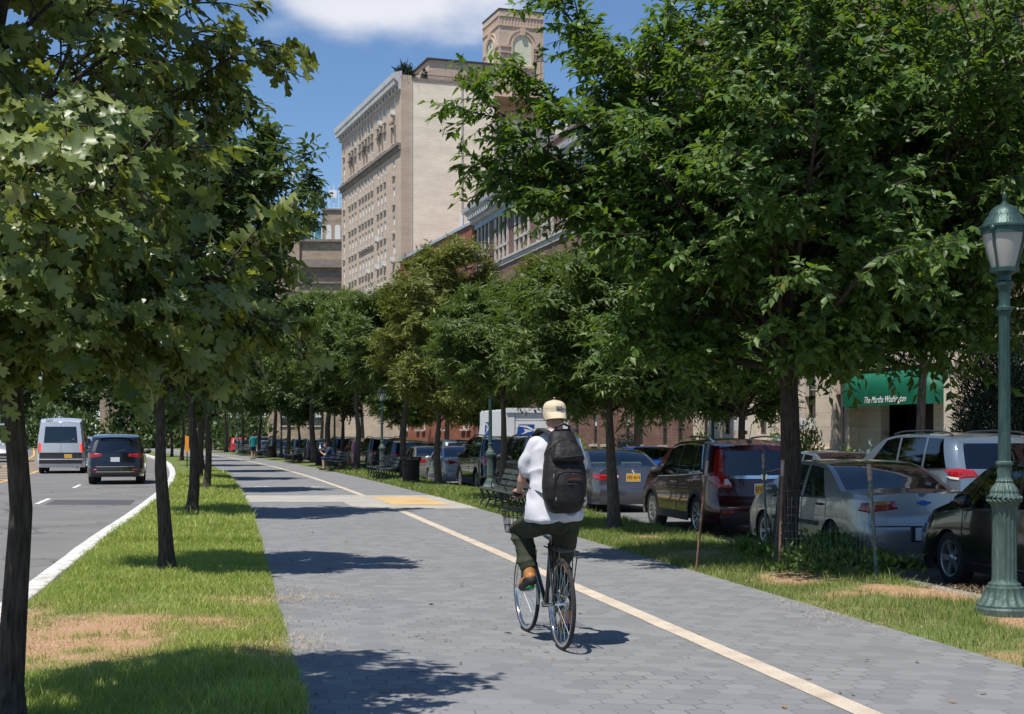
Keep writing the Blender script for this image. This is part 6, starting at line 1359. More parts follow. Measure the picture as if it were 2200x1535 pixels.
# ---- main road
B = suv(L=4.82, W=1.94, rw=0.385, tw=0.27, ro=0.98, wb=2.91, gc=0.26, clad=0.06, rg=(1.12, 1.56, 0.84), zr=[(0, 1.64), (0.4, 1.68), (1.2, 1.74), (2.2, 1.74), (2.7, 1.68), (3.0, 1.56), (3.4, 1.3), (3.65, 1.13), (4.3, 1.06), (4.82, 0.92)],
    zb=[(0, 1.14), (1.6, 1.08), (3.3, 1.03), (4.1, 0.98), (4.82, 0.86)], tw0=2.75, tw1=3.63, wins=[(0.36, 0.6, 1.1, 1.14), (1.2, 1.23, 2.02, 2.04), (2.12, 2.14, 3.25, 2.7)], rake=[(0.2, 0.08), (0.36, 0.0), (0.66, 0.0), (0.72, 0.06), (1.12, 0.12), (1.56, 0.36), (1.66, 0.4)])
def chk(r, B):
    m_ = MB(); 
    for z in (0.62, 0.44): m_.grid(lambda u, v: B.REAR(lerp(-0.8, 0.8, u), lerp(z, z+0.02, v), 0.013), 12, 1)
    m_.build('chrome_strip', MT['chrome'], r); s_ = MB(); s_.grid(lambda u, v: (lambda p: (p[0], p[1]-0.12*v, p[2]-0.03*v))(B.T(0.02, lerp(-0.8, 0.8, u), 0.0)), 10, 3); s_.build('spoiler', MT['black_plastic'], r, smooth=True)
k1 = make_car('black_suv', 'black SUV with red tail lamps driving away close to the white kerb', 'car', GM, B, PT['black'],
    rear=[('tail_lamp', 'tail_red', 'r', ((0.56, 0.98), (1.0, 0.94), (1.0, 1.09), (0.56, 1.08))), ('tail_lamp', 'tail_red', 's', ((0.0, 0.95), (0.26, 1.0), (0.24, 1.08), (0.0, 1.09))), ('reflector', 'tail_red', 'r', ((0.72, 0.49), (0.9, 0.49), (0.9, 0.54), (0.72, 0.54)))], plate='w', rimstyle=5, platez=0.88, extra=chk); k1['len'] = 4.82
put(k1, 50.6, -7.05)
B = Body(L=5.6, W=2.06, gc=0.25, rw=0.36, tw=0.22, ro=1.1, wb=3.3, bumz=0.62, hatch=True, rg=(1.38, 2.12, 0.80), tum=0.10, clad=None, glass='glass_dark', crown=0.05, bow=0.04, rc=0.3, c=0.09,
    zb=[(0, 1.32), (3.9, 1.25), (4.6, 1.15), (5.6, 0.95)], zr=[(0, 2.30), (0.3, 2.42), (1.0, 2.48), (3.5, 2.45), (3.9, 2.3), (4.4, 1.8), (4.9, 1.35), (5.3, 1.2), (5.6, 1.1)], tw0=3.8, tw1=4.88, wins=[(0.35, 0.35, 1.7, 1.7), (1.8, 1.8, 3.0, 3.0), (3.1, 3.1, 4.5, 3.75)],
    rake=[(0.2, 0.1), (0.4, 0.0), (0.62, 0.0), (0.68, 0.05), (1.38, 0.07), (2.3, 0.18)], rail=0.16)
def vanx(r, B):
    m_ = MB(); m_.grid(lambda u, v: B.REAR(lerp(-0.99, 0.99, u), lerp(0.66, 0.95, v), 0.006), 14, 3); m_.grid(lambda u, v: B.REAR(lerp(-1, 1, u), lerp(0.45, 0.62, v), 0.03), 14, 2); m_.build('rear_cladding', MT['black_plastic'], r, smooth=True)
    m_ = MB(); m_.grid(lambda u, v: B.REAR(lerp(-0.006, 0.006, u), lerp(0.66, 2.3, v), 0.004), 1, 8); m_.build('door_seam', MT['black_plastic'], r)
    m_ = MB(); p = B.REAR(-0.78, 2.4); m_.box((p[0]+0.1, p[1]+0.1, 2.42), (0.25, 0.2, 0.12)); m_.build('roof_lamp', PT['vansilver'], r)
v1 = make_car('passenger_van', 'tall silver passenger van with yellow plate in the second lane', 'van', GM, B, PT['vansilver'],
    rear=[('tail_lamp', 'tail_lit', 'r', ((0.91, 0.98), (1.0, 0.98), (1.0, 1.36), (0.91, 1.36))), ('tail_lamp', 'tail_red', 's', ((0.0, 0.92), (0.07, 0.92), (0.07, 1.4), (0.0, 1.4))), ('reflector', 'tail_red', 'r', ((0.72, 0.5), (0.86, 0.5), (0.86, 0.54), (0.72, 0.54)))], plate='y', platez=0.78, plateu=0.34, rimstyle=5, extra=vanx); v1['len'] = 5.6
put(v1, 65, -9.95)
for Y, d, src, pc, rev, lab in ((74, -14.9, c8, 'bluegrey', True, 'grey blue car coming towards us behind the nearest trunk'), (83, -16.2, c7, 'bluegrey', True, 'pale blue car at the left edge coming towards us'), (92, -14.8, v1, 'silver', True, 'grey oncoming van behind the yellow hatching'), (104, -15.2, c7, 'white', True, 'white oncoming car beside the grey van'), (104, -10.0, c9, 'silver', False, 'silver SUV ahead of the passenger van'), (98, -7.2, c7, 'black', False, 'black sedan far ahead near the bend'), (125, -10.1, c7, 'white', False, 'white sedan far ahead in the second lane'), (122, -18.5, c2, 'red', True, 'red oncoming car far along the road'), (78, -11.6+1.4, c8, 'tan', False, 'tan car just ahead of the passenger van')):
    car_copy(src, lab, Y, d, PT[pc], rev=rev, group=GM)
# ------------------------------------------------------------------ street furniture
MT['lamp_green'] = mat('lamp_green', (0.022, 0.058, 0.052), 0.42, 0.35, var=0.4, scale=14, col2=(0.055, 0.10, 0.09), bump=0.25, bscale=60, stretch=(1, 1, 0.3))
MT['lamp_verdi'] = mat('verdigris_paint', (0.04, 0.075, 0.066), 0.55, 0.2, var=0.45, scale=16, col2=(0.095, 0.14, 0.125), bump=0.4, bscale=70, stretch=(1, 1, 0.35))
MT['lamp_glass'] = mat('frosted_globe', (0.42, 0.40, 0.37), 0.25, var=0.12, scale=3, spec=0.6)
def make_lamp(label, loc):
    r = thing('street_lamp', label, 'street lamp', loc, 0.3, 'green cast iron lamp posts along the verge')
    m_ = MB(); m_.lathe([(0.0, -0.05), (0.245, -0.05), (0.25, 0.0), (0.248, 0.095), (0.236, 0.112), (0.236, 0.128)], 48)
    m_.lathe([(0.236, 0.128), (0.225, 0.15), (0.195, 0.185), (0.172, 0.235), (0.160, 0.262), (0.160, 0.28), (0.140, 0.288), (0.136, 0.31), (0.118, 0.32)], 96, flute=(0.13, 0.24, 16, 0.10)); m_.build('base', MT['lamp_verdi'], r, smooth=True, ang=30)
    m_ = MB(); m_.lathe([(0.118, 0.32), (0.108, 0.335), (0.106, 0.36), (0.103, 0.90), (0.106, 0.955), (0.112, 0.985)], 128, flute=(0.35, 0.93, 16, 0.09)); m_.build('lower_shaft', MT['lamp_verdi'], r, smooth=True, ang=30)
    m_ = MB(); m_.lathe([(0.112, 0.985), (0.128, 1.0), (0.142, 1.03), (0.140, 1.062), (0.124, 1.085), (0.118, 1.10), (0.122, 1.112), (0.108, 1.14), (0.085, 1.17), (0.072, 1.185), (0.076, 1.20), (0.066, 1.215), (0.058, 1.24), (0.064, 1.30), (0.062, 1.335), (0.074, 1.345), (0.074, 1.365), (0.058, 1.375)], 96, flute=(1.0, 1.33, 18, 0.09))
    for k in range(20):
        a = 2*math.pi*k/20
        for q in (-1, 1): m_.ell((0.141*math.cos(a), 0.141*math.sin(a), 1.046+q*0.012), (0.012, 0.03, 0.009), 6, 4, rot=Matrix.Rotation(a, 3, 'Z') @ Matrix.Rotation(q*0.55, 3, 'X'))
    m_.build('leaf_capital', MT['lamp_verdi'], r, smooth=True, ang=35)
    m_ = MB(); m_.lathe([(0.056, 1.375), (0.054, 1.40), (0.048, 2.60), (0.050, 2.65), (0.053, 2.675), (0.070, 2.685), (0.070, 2.71), (0.053, 2.72), (0.047, 2.74), (0.052, 2.86), (0.060, 2.885), (0.078, 2.905), (0.078, 2.93), (0.056, 2.945), (0.056, 2.99), (0.10, 3.02)], 96, flute=(1.42, 2.6, 12, 0.16)); m_.build('upper_shaft', MT['lamp_green'], r, smooth=True, ang=35)
    m_ = MB(); m_.lathe([(0.108, 3.055), (0.128, 3.12), (0.150, 3.20), (0.170, 3.28), (0.184, 3.36)], 40); m_.build('globe', MT['lamp_glass'], r, smooth=True)
    m_ = MB(); m_.lathe([(0.08, 3.01), (0.122, 3.018), (0.124, 3.052), (0.108, 3.06)], 32)
    for k in range(4):
        a = 2*math.pi*k/4+0.45; m_.tube([(rr_*math.cos(a), rr_*math.sin(a), z) for rr_, z in ((0.114, 3.03), (0.134, 3.12), (0.156, 3.20), (0.176, 3.28), (0.192, 3.37))], 0.012, 6); m_.ell((0.20*math.cos(a), 0.20*math.sin(a), 3.385), (0.026, 0.026, 0.03), 8, 6)
    m_.build('lantern_frame', MT['lamp_green'], r, smooth=True)
    m_ = MB(); m_.lathe([(0.186, 3.345), (0.196, 3.345), (0.198, 3.395), (0.212, 3.402), (0.212, 3.418), (0.188, 3.428), (0.178, 3.445), (0.158, 3.485), (0.150, 3.50), (0.142, 3.502), (0.128, 3.54), (0.100, 3.575), (0.062, 3.598), (0.034, 3.606), (0.030, 3.622), (0.014, 3.63), (0.013, 3.642), (0.021, 3.66), (0.019, 3.70), (0.008, 3.715), (0.0, 3.717)], 48); m_.build('lantern_roof', MT['lamp_green'], r, smooth=True, ang=28)
    return r
l1 = make_lamp('nearest green cast iron lamp post at the right edge', (4.285, 12.55, 0.0))
for xyz, lab in (((-0.62, 41.2, 0), 'second lamp post, left of the cyclist, behind the slatted bench'), (at(60.5, 3.45), 'third lamp post, thin, beside the navy SUV'), (at(76, 3.4), 'fourth lamp post above the seated man'), (at(101, 3.4), 'fifth lamp post near the person in teal'), (at(128, 3.4), 'farthest lamp post near the end of the path')):
    place_copy(l1, lab, xyz, 0.3, 1.0)
c_ = place_copy(l1, 'lamp post on the far pavement behind the blue car', at(47.5, 12.3, -0.1), 0.3, 1.0)
# benches
MT['bench_wood'] = mat('bench_slats', (0.028, 0.036, 0.033), 0.5, var=0.6, scale=6, col2=(0.075, 0.082, 0.078), stretch=(0.3, 3, 3))
def make_bench(label, loc, rz, Lb=4.5):
    r = thing('park_bench', label, 'bench', loc, rz, 'black slatted benches beside the path')   # local x along the length, seat opens to -y
    for j in range(4):
        m_ = MB(); m_.box((0, -0.22+j*0.115, 0.445+0.008*j*(j-2)), (Lb, 0.095, 0.032)); m_.build('seat_slat', MT['bench_wood'], r, bevel=0.005)
    for j in range(3):
        m_ = MB(); m_.box((0, 0.235+j*0.042, 0.56+j*0.125), (Lb, 0.028, 0.095), rot=Matrix.Rotation(-0.28, 3, 'X')); m_.build('back_slat', MT['bench_wood'], r, bevel=0.005)
    n = int(round(Lb/0.75)); 
    for k in range(n+1):
        x = -Lb/2+0.08+(Lb-0.16)*k/n; m_ = MB()
        m_.tube([(x, -0.27, 0.012), (x, -0.24, 0.09), (x, -0.18, 0.22), (x, -0.20, 0.34), (x, -0.25, 0.42)], [0.018, 0.02, 0.024, 0.022, 0.024], 6)
        m_.tube([(x, 0.30, 0.012), (x, 0.25, 0.1), (x, 0.17, 0.24), (x, 0.17, 0.40), (x, 0.24, 0.56), (x, 0.32, 0.82)], [0.018, 0.022, 0.024, 0.024, 0.02, 0.016], 6)
        m_.tube([(x, -0.25, 0.42), (x, 0.0, 0.40), (x, 0.18, 0.41)], 0.02, 6); m_.tube([(x, -0.19, 0.20), (x, 0.0, 0.24), (x, 0.18, 0.22)], 0.014, 6)
        m_.box((x, -0.285, 0.008), (0.07, 0.10, 0.014)); m_.box((x, 0.31, 0.008), (0.07, 0.10, 0.014)); o_ = m_.build('iron_frame', MT['iron'], r, smooth=True)
        if k % 2 == 0:
            a_ = MB(); a_.tube([(x, -0.23, 0.44), (x, -0.28, 0.56), (x, -0.24, 0.66), (x, -0.12, 0.70), (x, 0.06, 0.68), (x, 0.2, 0.63), (x, 0.27, 0.62)], 0.014, 6); a_.build('arm_rest', MT['iron'], o_, smooth=True)
    return r
def bench_at(label, Y, d, src=None, Lb=4.5):
    loc = at(Y, d, 0.0); rz = math.atan2(-1, -M_(Y))   # local -y faces the path
    if src: return place_copy(src, label, loc, rz, 1.0)
    return make_bench(label, loc, rz, Lb)
b1 = bench_at('nearest black slatted bench with hooped arms, left of the cyclist', 29.7, 2.13)
bench_at('second bench beside the navy SUV and litter bin', 51.2, 2.15, b1)
bench_at('third bench carrying the seated man in blue', 64.8, 2.1, b1); bench_at('fourth bench beyond the seated man and the far litter bin', 83.5, 2.1, b1); bench_at('fifth bench just beyond the person in teal', 102, 2.1, b1); bench_at('most distant bench by the path', 113, 2.1, b1)
def make_bin(label, loc):
    r = thing('litter_bin', label, 'litter bin', loc, 0, 'black slatted litter bins'); m_ = MB(); m_.lathe([(0.0, 0.04), (0.235, 0.04), (0.24, 0.8), (0.225, 0.8), (0.22, 0.06)], 28); m_.build('liner', MT['black_plastic'], r, smooth=True, ang=40)
    m_ = MB()
    for k in range(30):
        a = 2*math.pi*k/30; c, s_ = math.cos(a), math.sin(a); m_.tube([(0.255*c, 0.255*s_, 0.03), (0.262*c, 0.262*s_, 0.5), (0.27*c, 0.27*s_, 0.74), (0.315*c, 0.315*s_, 0.80), (0.33*c, 0.33*s_, 0.88)], 0.012, 5)
    m_.build('bars', MT['iron'], r, smooth=True)
    m_ = MB(); m_.lathe([(0.335, 0.875), (0.345, 0.885), (0.335, 0.90), (0.325, 0.888)], 30, close=True); m_.lathe([(0.245, 0.045), (0.268, 0.045), (0.268, 0.085), (0.245, 0.085)], 30, close=True); m_.lathe([(0.262, 0.70), (0.276, 0.70), (0.276, 0.73), (0.262, 0.73)], 30, close=True); m_.build('hoops', MT['iron'], r, smooth=True, ang=40)
    m_ = MB(); m_.lathe([(0.13, 0.845), (0.30, 0.83), (0.31, 0.84), (0.13, 0.862)], 28, close=True); m_.build('lid', MT['black_plastic'], r, smooth=True, ang=40); return r
n1 = make_bin('black slatted litter bin with flared rim on the near grass', (-3.25, 46.4, 0.0))
for Y, d, lab in ((74.5, 2.5, 'black litter bin beyond the seated man'), (98.5, 2.4, 'black litter bin beside the person in teal')): place_copy(n1, lab, at(Y, d), 0, 1.0)
# stakes and wire guard round the elm
MT['stake'] = mat('green_stake', (0.05, 0.09, 0.075), 0.7, 0.2, var=0.7, scale=9, col2=(0.20, 0.24, 0.21)); MT['rust'] = mat('rusty_stake', (0.10, 0.045, 0.025), 0.9, var=0.7, scale=10, col2=(0.24, 0.14, 0.10)); MT['pale_wood'] = mat('pale_stake_top', (0.38, 0.28, 0.22), 0.85, var=0.3, scale=20)
MT['wire'] = mat('galvanised_wire', (0.20, 0.215, 0.22), 0.5, 0.5)
def stake(label, base, top, mats, tipm=None, w_=0.035):
    o = bpy.data.objects.new('stake', None); COL.objects.link(o); o.location = base; o['label'] = label; o['category'] = 'stake'; o['group'] = 'stakes round the elm'
    a = Vector((0, 0, -0.1)); b = Vector(top)-Vector(base); m_ = MB(); m_.tube([a, b*0.5, b*0.86], w_/2, 4); m_.build('shaft', MT[mats], o)
    m_ = MB(); m_.tube([b*0.862, b], w_/2*1.15, 4); m_.build('tip', MT[tipm or mats], o)
    if w_ > 0.03:
        m_ = MB()
        for k in range(9): m_.box(tuple(b*(0.1+0.09*k)+Vector((0, -w_*0.55, 0))), (0.018, 0.012, 0.02))
        m_.build('studs', MT[mats], o)
    return o
stake('leaning thin stake left of the elm, in front of the maroon SUV', (2.15, 16.9, 0), (2.29, 16.9, 1.30), 'rust', 'pale_wood', 0.03)
stake('dark green stake just left of the elm trunk, behind it', (3.28, 18.5, 0), (3.22, 18.5, 1.36), 'stake', 'pale_wood', 0.032)
stake('rusty stake touching the left side of the elm trunk', (3.02, 16.3, 0), (3.06, 16.3, 1.32), 'rust', 'pale_wood', 0.034)
stake('green stake with pale tip right of the elm, before the silver sedan', (3.99, 15.75, 0), (3.91, 15.8, 1.28), 'stake', 'pale_wood', 0.045)
cg = MB(); Rg = 0.62; cx_, cy_ = 3.62, 16.55
def cgp(a, z): rr_ = Rg*(1+0.06*math.sin(3*a+z*3)); return (cx_+rr_*math.cos(a)+0.03*z, cy_+rr_*math.sin(a)*0.9, z)
for k in range(40):
    a = math.pi*0.86+k*math.pi*1.30/40; cg.tube([cgp(a, z) for z in np.linspace(0.06, 0.98+0.06*math.sin(k), 6)], 0.0011, 3, cap=False)
for j in range(11):
    z = 0.08+j*0.09; cg.tube([cgp(math.pi*0.86+t, z+0.012*math.sin(5*t)) for t in np.linspace(0, math.pi*1.28, 30)], 0.0011, 3, cap=False)
o = cg.build('wire_guard', MT['wire'], None, fix=False); tag(o, 'loose galvanised wire mesh guard round the foot of the elm', 'wire guard')
# traffic signals, sign post
def signal(label, loc, h=4.2):
    r = thing('traffic_signal', label, 'traffic light', loc, 0); m_ = MB(); m_.tube([(0, 0, 0), (0, 0, h+1.0)], 0.07, 8); m_.build('pole', MT['lamp_green'], r, smooth=True)
    m_ = MB(); m_.box((0.0, -0.18, h-0.5), (0.34, 0.24, 1.05)); b = m_.build('signal_head', MT['plate_y'], r, bevel=0.02)
    for k, (nm, c) in enumerate((('green_lamp', (0.0, 0.8, 0.35)), ('amber_lamp', None), ('red_lamp', None))):
        q = MB(); q.lathe([(0.0, -0.325), (0.1, -0.31), (0.11, -0.30)], 14, axis='y', c=(0, 0, h-0.82+k*0.32)); q.build(nm, mat(nm, (0.02, 0.35, 0.15) if k == 0 else ((0.25, 0.12, 0.02) if k == 1 else (0.2, 0.02, 0.02)), 0.3, emit=(c, 3.0) if c else None), b)
    return r
signal('yellow traffic light showing green on the far side of the main road', at(112, -19.5, -0.1), 2.9)
signal('yellow traffic light showing green further down the main road', at(135, -16.0, -0.1), 4.4)
r = thing('sign_post', 'slim post with an orange panel behind the third trunk on the left verge', 'sign', at(70, -4.3), 0); m_ = MB(); m_.tube([(0, 0, 0), (0, 0, 1.6)], 0.03, 6); m_.build('pole', MT['iron'], r); m_ = MB(); m_.b3(-0.09, 0.09, -0.05, -0.03, 0.75, 1.55); m_.build('panel', mat('orange_panel', (0.75, 0.28, 0.03), 0.5), r)
# fallen leaves on the path
rg1 = np.random.default_rng(3); n = 90
Yf = 8.4+22*rg1.random(n)**1.6; dd = -3.1+4.8*rg1.random(n)**1.0; P = np.array([[PX(y, d), y, 0.012] for y, d in zip(Yf, dd)])
D = rg1.normal(size=(n, 3)); D[:, 2] = 0.05; Nn = np.tile([0, 0, 1.0], (n, 1))+0.25*rg1.normal(size=(n, 3))
V, F = inst_leaves(OVAL, P, D, Nn, 0.035+0.035*rg1.random(n), rg1)
MT['dry_leaf'] = mat('dry_leaf', (0.16, 0.08, 0.04), 0.8, var=0.6, scale=3, col2=(0.30, 0.22, 0.10)); o = npmesh('fallen_leaves', V, F, MT['dry_leaf']); o['kind'] = 'stuff'; o['label'] = 'small dry leaves scattered on the paving'; o['category'] = 'leaves'
# ------------------------------------------------------------------ people, bicycle
MT['skin'] = mat('skin', (0.48, 0.27, 0.20), 0.5, var=0.12, scale=12, spec=0.35); MT['shirt'] = mat('white_tshirt', (0.56, 0.56, 0.60), 0.85, bump=0.15, bscale=25, spec=0.2)
MT['trousers'] = mat('olive_trousers', (0.040, 0.046, 0.030), 0.9, var=0.25, scale=20, spec=0.15, bump=0.2, bscale=60); MT['pack'] = mat('black_nylon', (0.011, 0.0095, 0.011), 0.62, var=0.3, scale=18, bump=0.3, bscale=45, spec=0.35)
MT['pack2'] = mat('black_webbing', (0.010, 0.010, 0.012), 0.7); MT['cap'] = mat('beige_cap', (0.58, 0.49, 0.35), 0.85, bump=0.2, bscale=40, spec=0.15); MT['tan_leather'] = mat('tan_leather', (0.42, 0.17, 0.04), 0.6, var=0.2, scale=20); MT['sole'] = mat('black_sole', (0.012, 0.012, 0.013), 0.7); MT['green_tread'] = mat('green_tread', (0.0, 0.22, 0.05), 0.6)
MT['hair'] = mat('dark_hair', (0.03, 0.022, 0.018), 0.8); MT['frame_black'] = mat('bicycle_enamel', (0.012, 0.013, 0.015), 0.2, 0.2, coat=1.0); MT['cloth_teal'] = mat('teal_shirt', (0.0, 0.20, 0.24), 0.8); MT['cloth_navy'] = mat('navy_cloth', (0.015, 0.035, 0.09), 0.85); MT['zip'] = mat('zip_metal', (0.35, 0.34, 0.30), 0.4, 0.7); MT['red_thread'] = mat('red_thread', (0.30, 0.05, 0.03), 0.8); MT['eye_white'] = mat('eye_white', (0.7, 0.7, 0.7), 0.3)
def cap_(mb, a, b, ra, rb_, n=14):
    a = Vector(a); b = Vector(b); d = (b-a); L_ = max(d.length, 1e-4); u = d/L_; pts = []; rs = []
    for k in range(5): t = math.pi/2*k/4; pts.append(a-u*ra*math.cos(t)); rs.append(max(ra*math.sin(t), 0.0008))
    for k in range(1, 4): pts.append(a+d*k/4); rs.append(lerp(ra, rb_, k/4))
    for k in range(5): t = math.pi/2*k/4; pts.append(b+u*rb_*math.sin(t)); rs.append(max(rb_*math.cos(t), 0.0008))
    mb.tube(pts, rs, n)
def loft(mb, rings, n=24, power=2.4):
    """rings (cx, cy, z, rx, ry)"""
    base = len(mb.v)
    for cx, cy, z, rx, ry in rings:
        for k in range(n):
            t = 2*math.pi*k/n; c, s_ = math.cos(t), math.sin(t); e = 2/power
            mb.v.append((cx+rx*math.copysign(abs(c)**e, c), cy+ry*math.copysign(abs(s_)**e, s_), z))
    for i in range(len(rings)-1):
        for k in range(n): mb.f.append((base+i*n+k, base+i*n+(k+1) % n, base+(i+1)*n+(k+1) % n, base+(i+1)*n+k))
    mb.f.append(tuple(base+k for k in range(n))[::-1]); mb.f.append(tuple(base+(len(rings)-1)*n+k for k in range(n)))
def soft(name, mb, voxel, sm, m, parent, wr=None, label=None, cut=None):
    me = bpy.data.meshes.new('tmp'); me.from_pydata(mb.v, [], mb.f); me.update(); o = bpy.data.objects.new('tmp', me); COL.objects.link(o)
    md = o.modifiers.new('r', 'REMESH'); md.mode = 'VOXEL'; md.voxel_size = voxel; md.use_smooth_shade = True
    if sm: s_ = o.modifiers.new('s', 'SMOOTH'); s_.factor = 0.5; s_.iterations = sm
    bpy.context.view_layer.update(); me2 = bpy.data.meshes.new_from_object(o.evaluated_get(bpy.context.evaluated_depsgraph_get())); bpy.data.objects.remove(o)
    if wr:
        n = len(me2.vertices); co = np.zeros(n*3); me2.vertices.foreach_get('co', co); co = co.reshape(-1, 3); no = np.zeros(n*3); me2.vertex_normals.foreach_get('vector', no); no = no.reshape(-1, 3)
        co = co+no*wr(co)[:, None]; me2.vertices.foreach_set('co', co.ravel().astype(np.float32)); me2.update()
    me2.materials.clear(); me2.materials.append(m); me2.polygons.foreach_set('use_smooth', [True]*len(me2.polygons)); me2.name = name
    return link(name, me2, parent, label)
def folds(amp, fx, fz, seed=0):
    f_ = vnoise(seed)
    def w_(co):
        x, y, z = co[:, 0], co[:, 1], co[:, 2]
        q = f_(x*fx+y*fx*0.7+z*fz*0.35+50+2*f_(x*5+60, z*5+60), z*fz-x*fx*0.5+50)
        q2 = f_(x*fx*2.3+y*9+80, z*fz*2.1+80); return amp*((1-abs(2*q-1))**1.5-0.45)+amp*0.35*(q2-0.5)
    return w_
PB = Vector((0.371, 10.74, 0.0)); HB = R(14)
bike = thing('bicycle', 'black city bicycle with rear rack and front basket under the cyclist', 'bicycle', PB, HB)
RW = 0.342
def wheel(y, nm):
    mb = MB(); mb.lathe([(RW-0.026, -0.012), (RW-0.02, -0.016), (RW-0.008, -0.013), (RW, 0.0), (RW-0.008, 0.013), (RW-0.02, 0.016), (RW-0.026, 0.012)], 64, axis='x', close=True); o = mb.build('tyre', MT['tyre'], None, smooth=True)
    w_ = link('wheel', bpy.data.meshes.new('hub'), bike); w_.location = (0, y, RW); o.parent = w_
    mb = MB(); mb.lathe([(RW-0.048, -0.004), (RW-0.044, -0.0105), (RW-0.024, -0.012), (RW-0.024, 0.012), (RW-0.044, 0.0105), (RW-0.048, 0.004)], 64, axis='x', close=True); mb.build('rim', MT['chrome'], w_, smooth=True, ang=40)
    mb = MB()
    for k in range(32):
        a = 2*math.pi*k/32; s_ = 1 if k % 2 else -1; b = a+s_*0.35*(1 if (k//2) % 2 else -1); mb.tube([(s_*0.028, 0.022*math.cos(b), 0.022*math.sin(b)), (s_*0.002, (RW-0.046)*math.cos(a), (RW-0.046)*math.sin(a))], 0.0013, 3, cap=False)
    mb.build('spokes', MT['chrome'], w_, fix=False)
    mb = MB(); mb.lathe([(0.0, -0.055), (0.008, -0.055), (0.012, -0.03), (0.024, -0.03), (0.024, -0.024), (0.014, -0.02), (0.014, 0.02), (0.024, 0.024), (0.024, 0.03), (0.012, 0.03), (0.008, 0.055), (0.0, 0.055)], 16, axis='x'); me = mb.mesh('wheel', MT['chrome'], True, 40); w_.data = me
    return w_
wheel(0, 'rear'); fw = wheel(1.04, 'front'); fw.rotation_euler = (0, 0, R(2))
mb = MB(); BBk = (0, 0.44, 0.29); ST = (0, 0.30, 0.80); HT = (0, 0.885, 0.86); HBm = (0, 0.925, 0.70)
for a, b, r_ in ((BBk, ST, 0.016), (ST, HT, 0.015), (BBk, HBm, 0.018), (HT, HBm, 0.02)): mb.tube([a, b], r_, 12)
for q in (-1, 1): mb.tube([(q*0.025, 0.42, 0.29), (q*0.055, 0.2, 0.315), (q*0.062, 0, RW)], 0.010, 8); mb.tube([(q*0.02, 0.30, 0.77), (q*0.05, 0.12, 0.52), (q*0.062, 0, RW)], 0.008, 8)
mb.lathe([(0.0, -0.035), (0.022, -0.035), (0.022, 0.035), (0.0, 0.035)], 12, axis='x', c=(0, 0.44, 0.29)); mb.build('frame', MT['frame_black'], bike, smooth=True, ang=40)
mb = MB()
for q in (-1, 1): mb.tube([(0, 0.925, 0.70), (q*0.045, 0.935, 0.67), (q*0.052, 0.97, 0.5), (q*0.052, 1.04, RW)], [0.014, 0.013, 0.011, 0.008], 8)
mb.build('fork', MT['frame_black'], bike, smooth=True)
mb = MB(); mb.tube([HT, (0, 0.855, 1.04)], 0.013, 8); mb.tube([(0, 0.855, 1.04), (0, 0.90, 1.10)], 0.014, 8); mb.tube([(-0.17, 0.78, 1.13), (-0.11, 0.84, 1.125), (-0.05, 0.90, 1.10), (0.05, 0.90, 1.10), (0.11, 0.84, 1.125), (0.17, 0.78, 1.13)], 0.0125, 8); hbar = mb.build('handlebar', MT['frame_black'], bike, smooth=True)
for q in (-1, 1):
    mb = MB(); mb.tube([(q*0.18, 0.77, 1.13), (q*0.105, 0.845, 1.126)], 0.0165, 10); mb.build('grip', MT['pack2'], hbar, smooth=True); mb = MB(); mb.tube([(q*0.09, 0.88, 1.11), (q*0.14, 0.86, 1.09), (q*0.17, 0.83, 1.08)], 0.006, 5); mb.build('brake_lever', MT['zip'], hbar, smooth=True)
mb = MB(); mb.tube([ST, (0, 0.262, 0.94)], 0.0135, 10); mb.build('seat_post', MT['zip'], bike, smooth=True)
mb = MB(); loft(mb, [(0, 0.20, 0.935, 0.04, 0.09), (0, 0.21, 0.95, 0.075, 0.12), (0, 0.215, 0.97, 0.08, 0.125), (0, 0.22, 0.985, 0.06, 0.11)]); cap_(mb, (0, 0.26, 0.965), (0, 0.40, 0.962), 0.03, 0.018); soft('saddle', mb, 0.01, 3, MT['pack2'], bike)
mb = MB()
for q in (-1, 1):
    mb.tube([(q*0.065, -0.22, 0.745), (q*0.065, 0.05, 0.748), (q*0.06, 0.28, 0.752)], 0.006, 6); mb.tube([(q*0.07, -0.05, 0.745), (q*0.075, 0.0, 0.36)], 0.005, 6); mb.tube([(q*0.07, -0.18, 0.745), (q*0.075, 0.0, 0.36)], 0.005, 6)
for y in (-0.22, -0.12, -0.02, 0.08, 0.18): mb.tube([(-0.067, y, 0.747), (0.067, y, 0.747)], 0.005, 6)
mb.box((0, 0.02, 0.757), (0.05, 0.42, 0.006)); mb.build('rear_rack', MT['frame_black'], bike, smooth=True, ang=40)
mb = MB(); mb.lathe([(0.088, -0.002), (0.092, 0), (0.088, 0.002), (0.06, 0.002), (0.06, -0.002)], 36, axis='x', c=(0.045, 0.44, 0.29), close=True); mb.build('chainring', MT['zip'], bike, smooth=True, ang=40)
mb = MB(); mb.tube([(0.045, 0.44, 0.378), (0.045, 0.0, 0.385), (0.045, -0.03, RW), (0.045, 0.0, 0.305), (0.045, 0.44, 0.205)], 0.004, 4); mb.lathe([(0.0, 0.03), (0.035, 0.032), (0.045, 0.045), (0.0, 0.05)], 20, axis='x', c=(0, 0, RW)); mb.build('chain', MT['zip'], bike, smooth=True)
PLp = Vector((-0.13, 0.47, 0.458)); PRp = Vector((0.13, 0.41, 0.122))
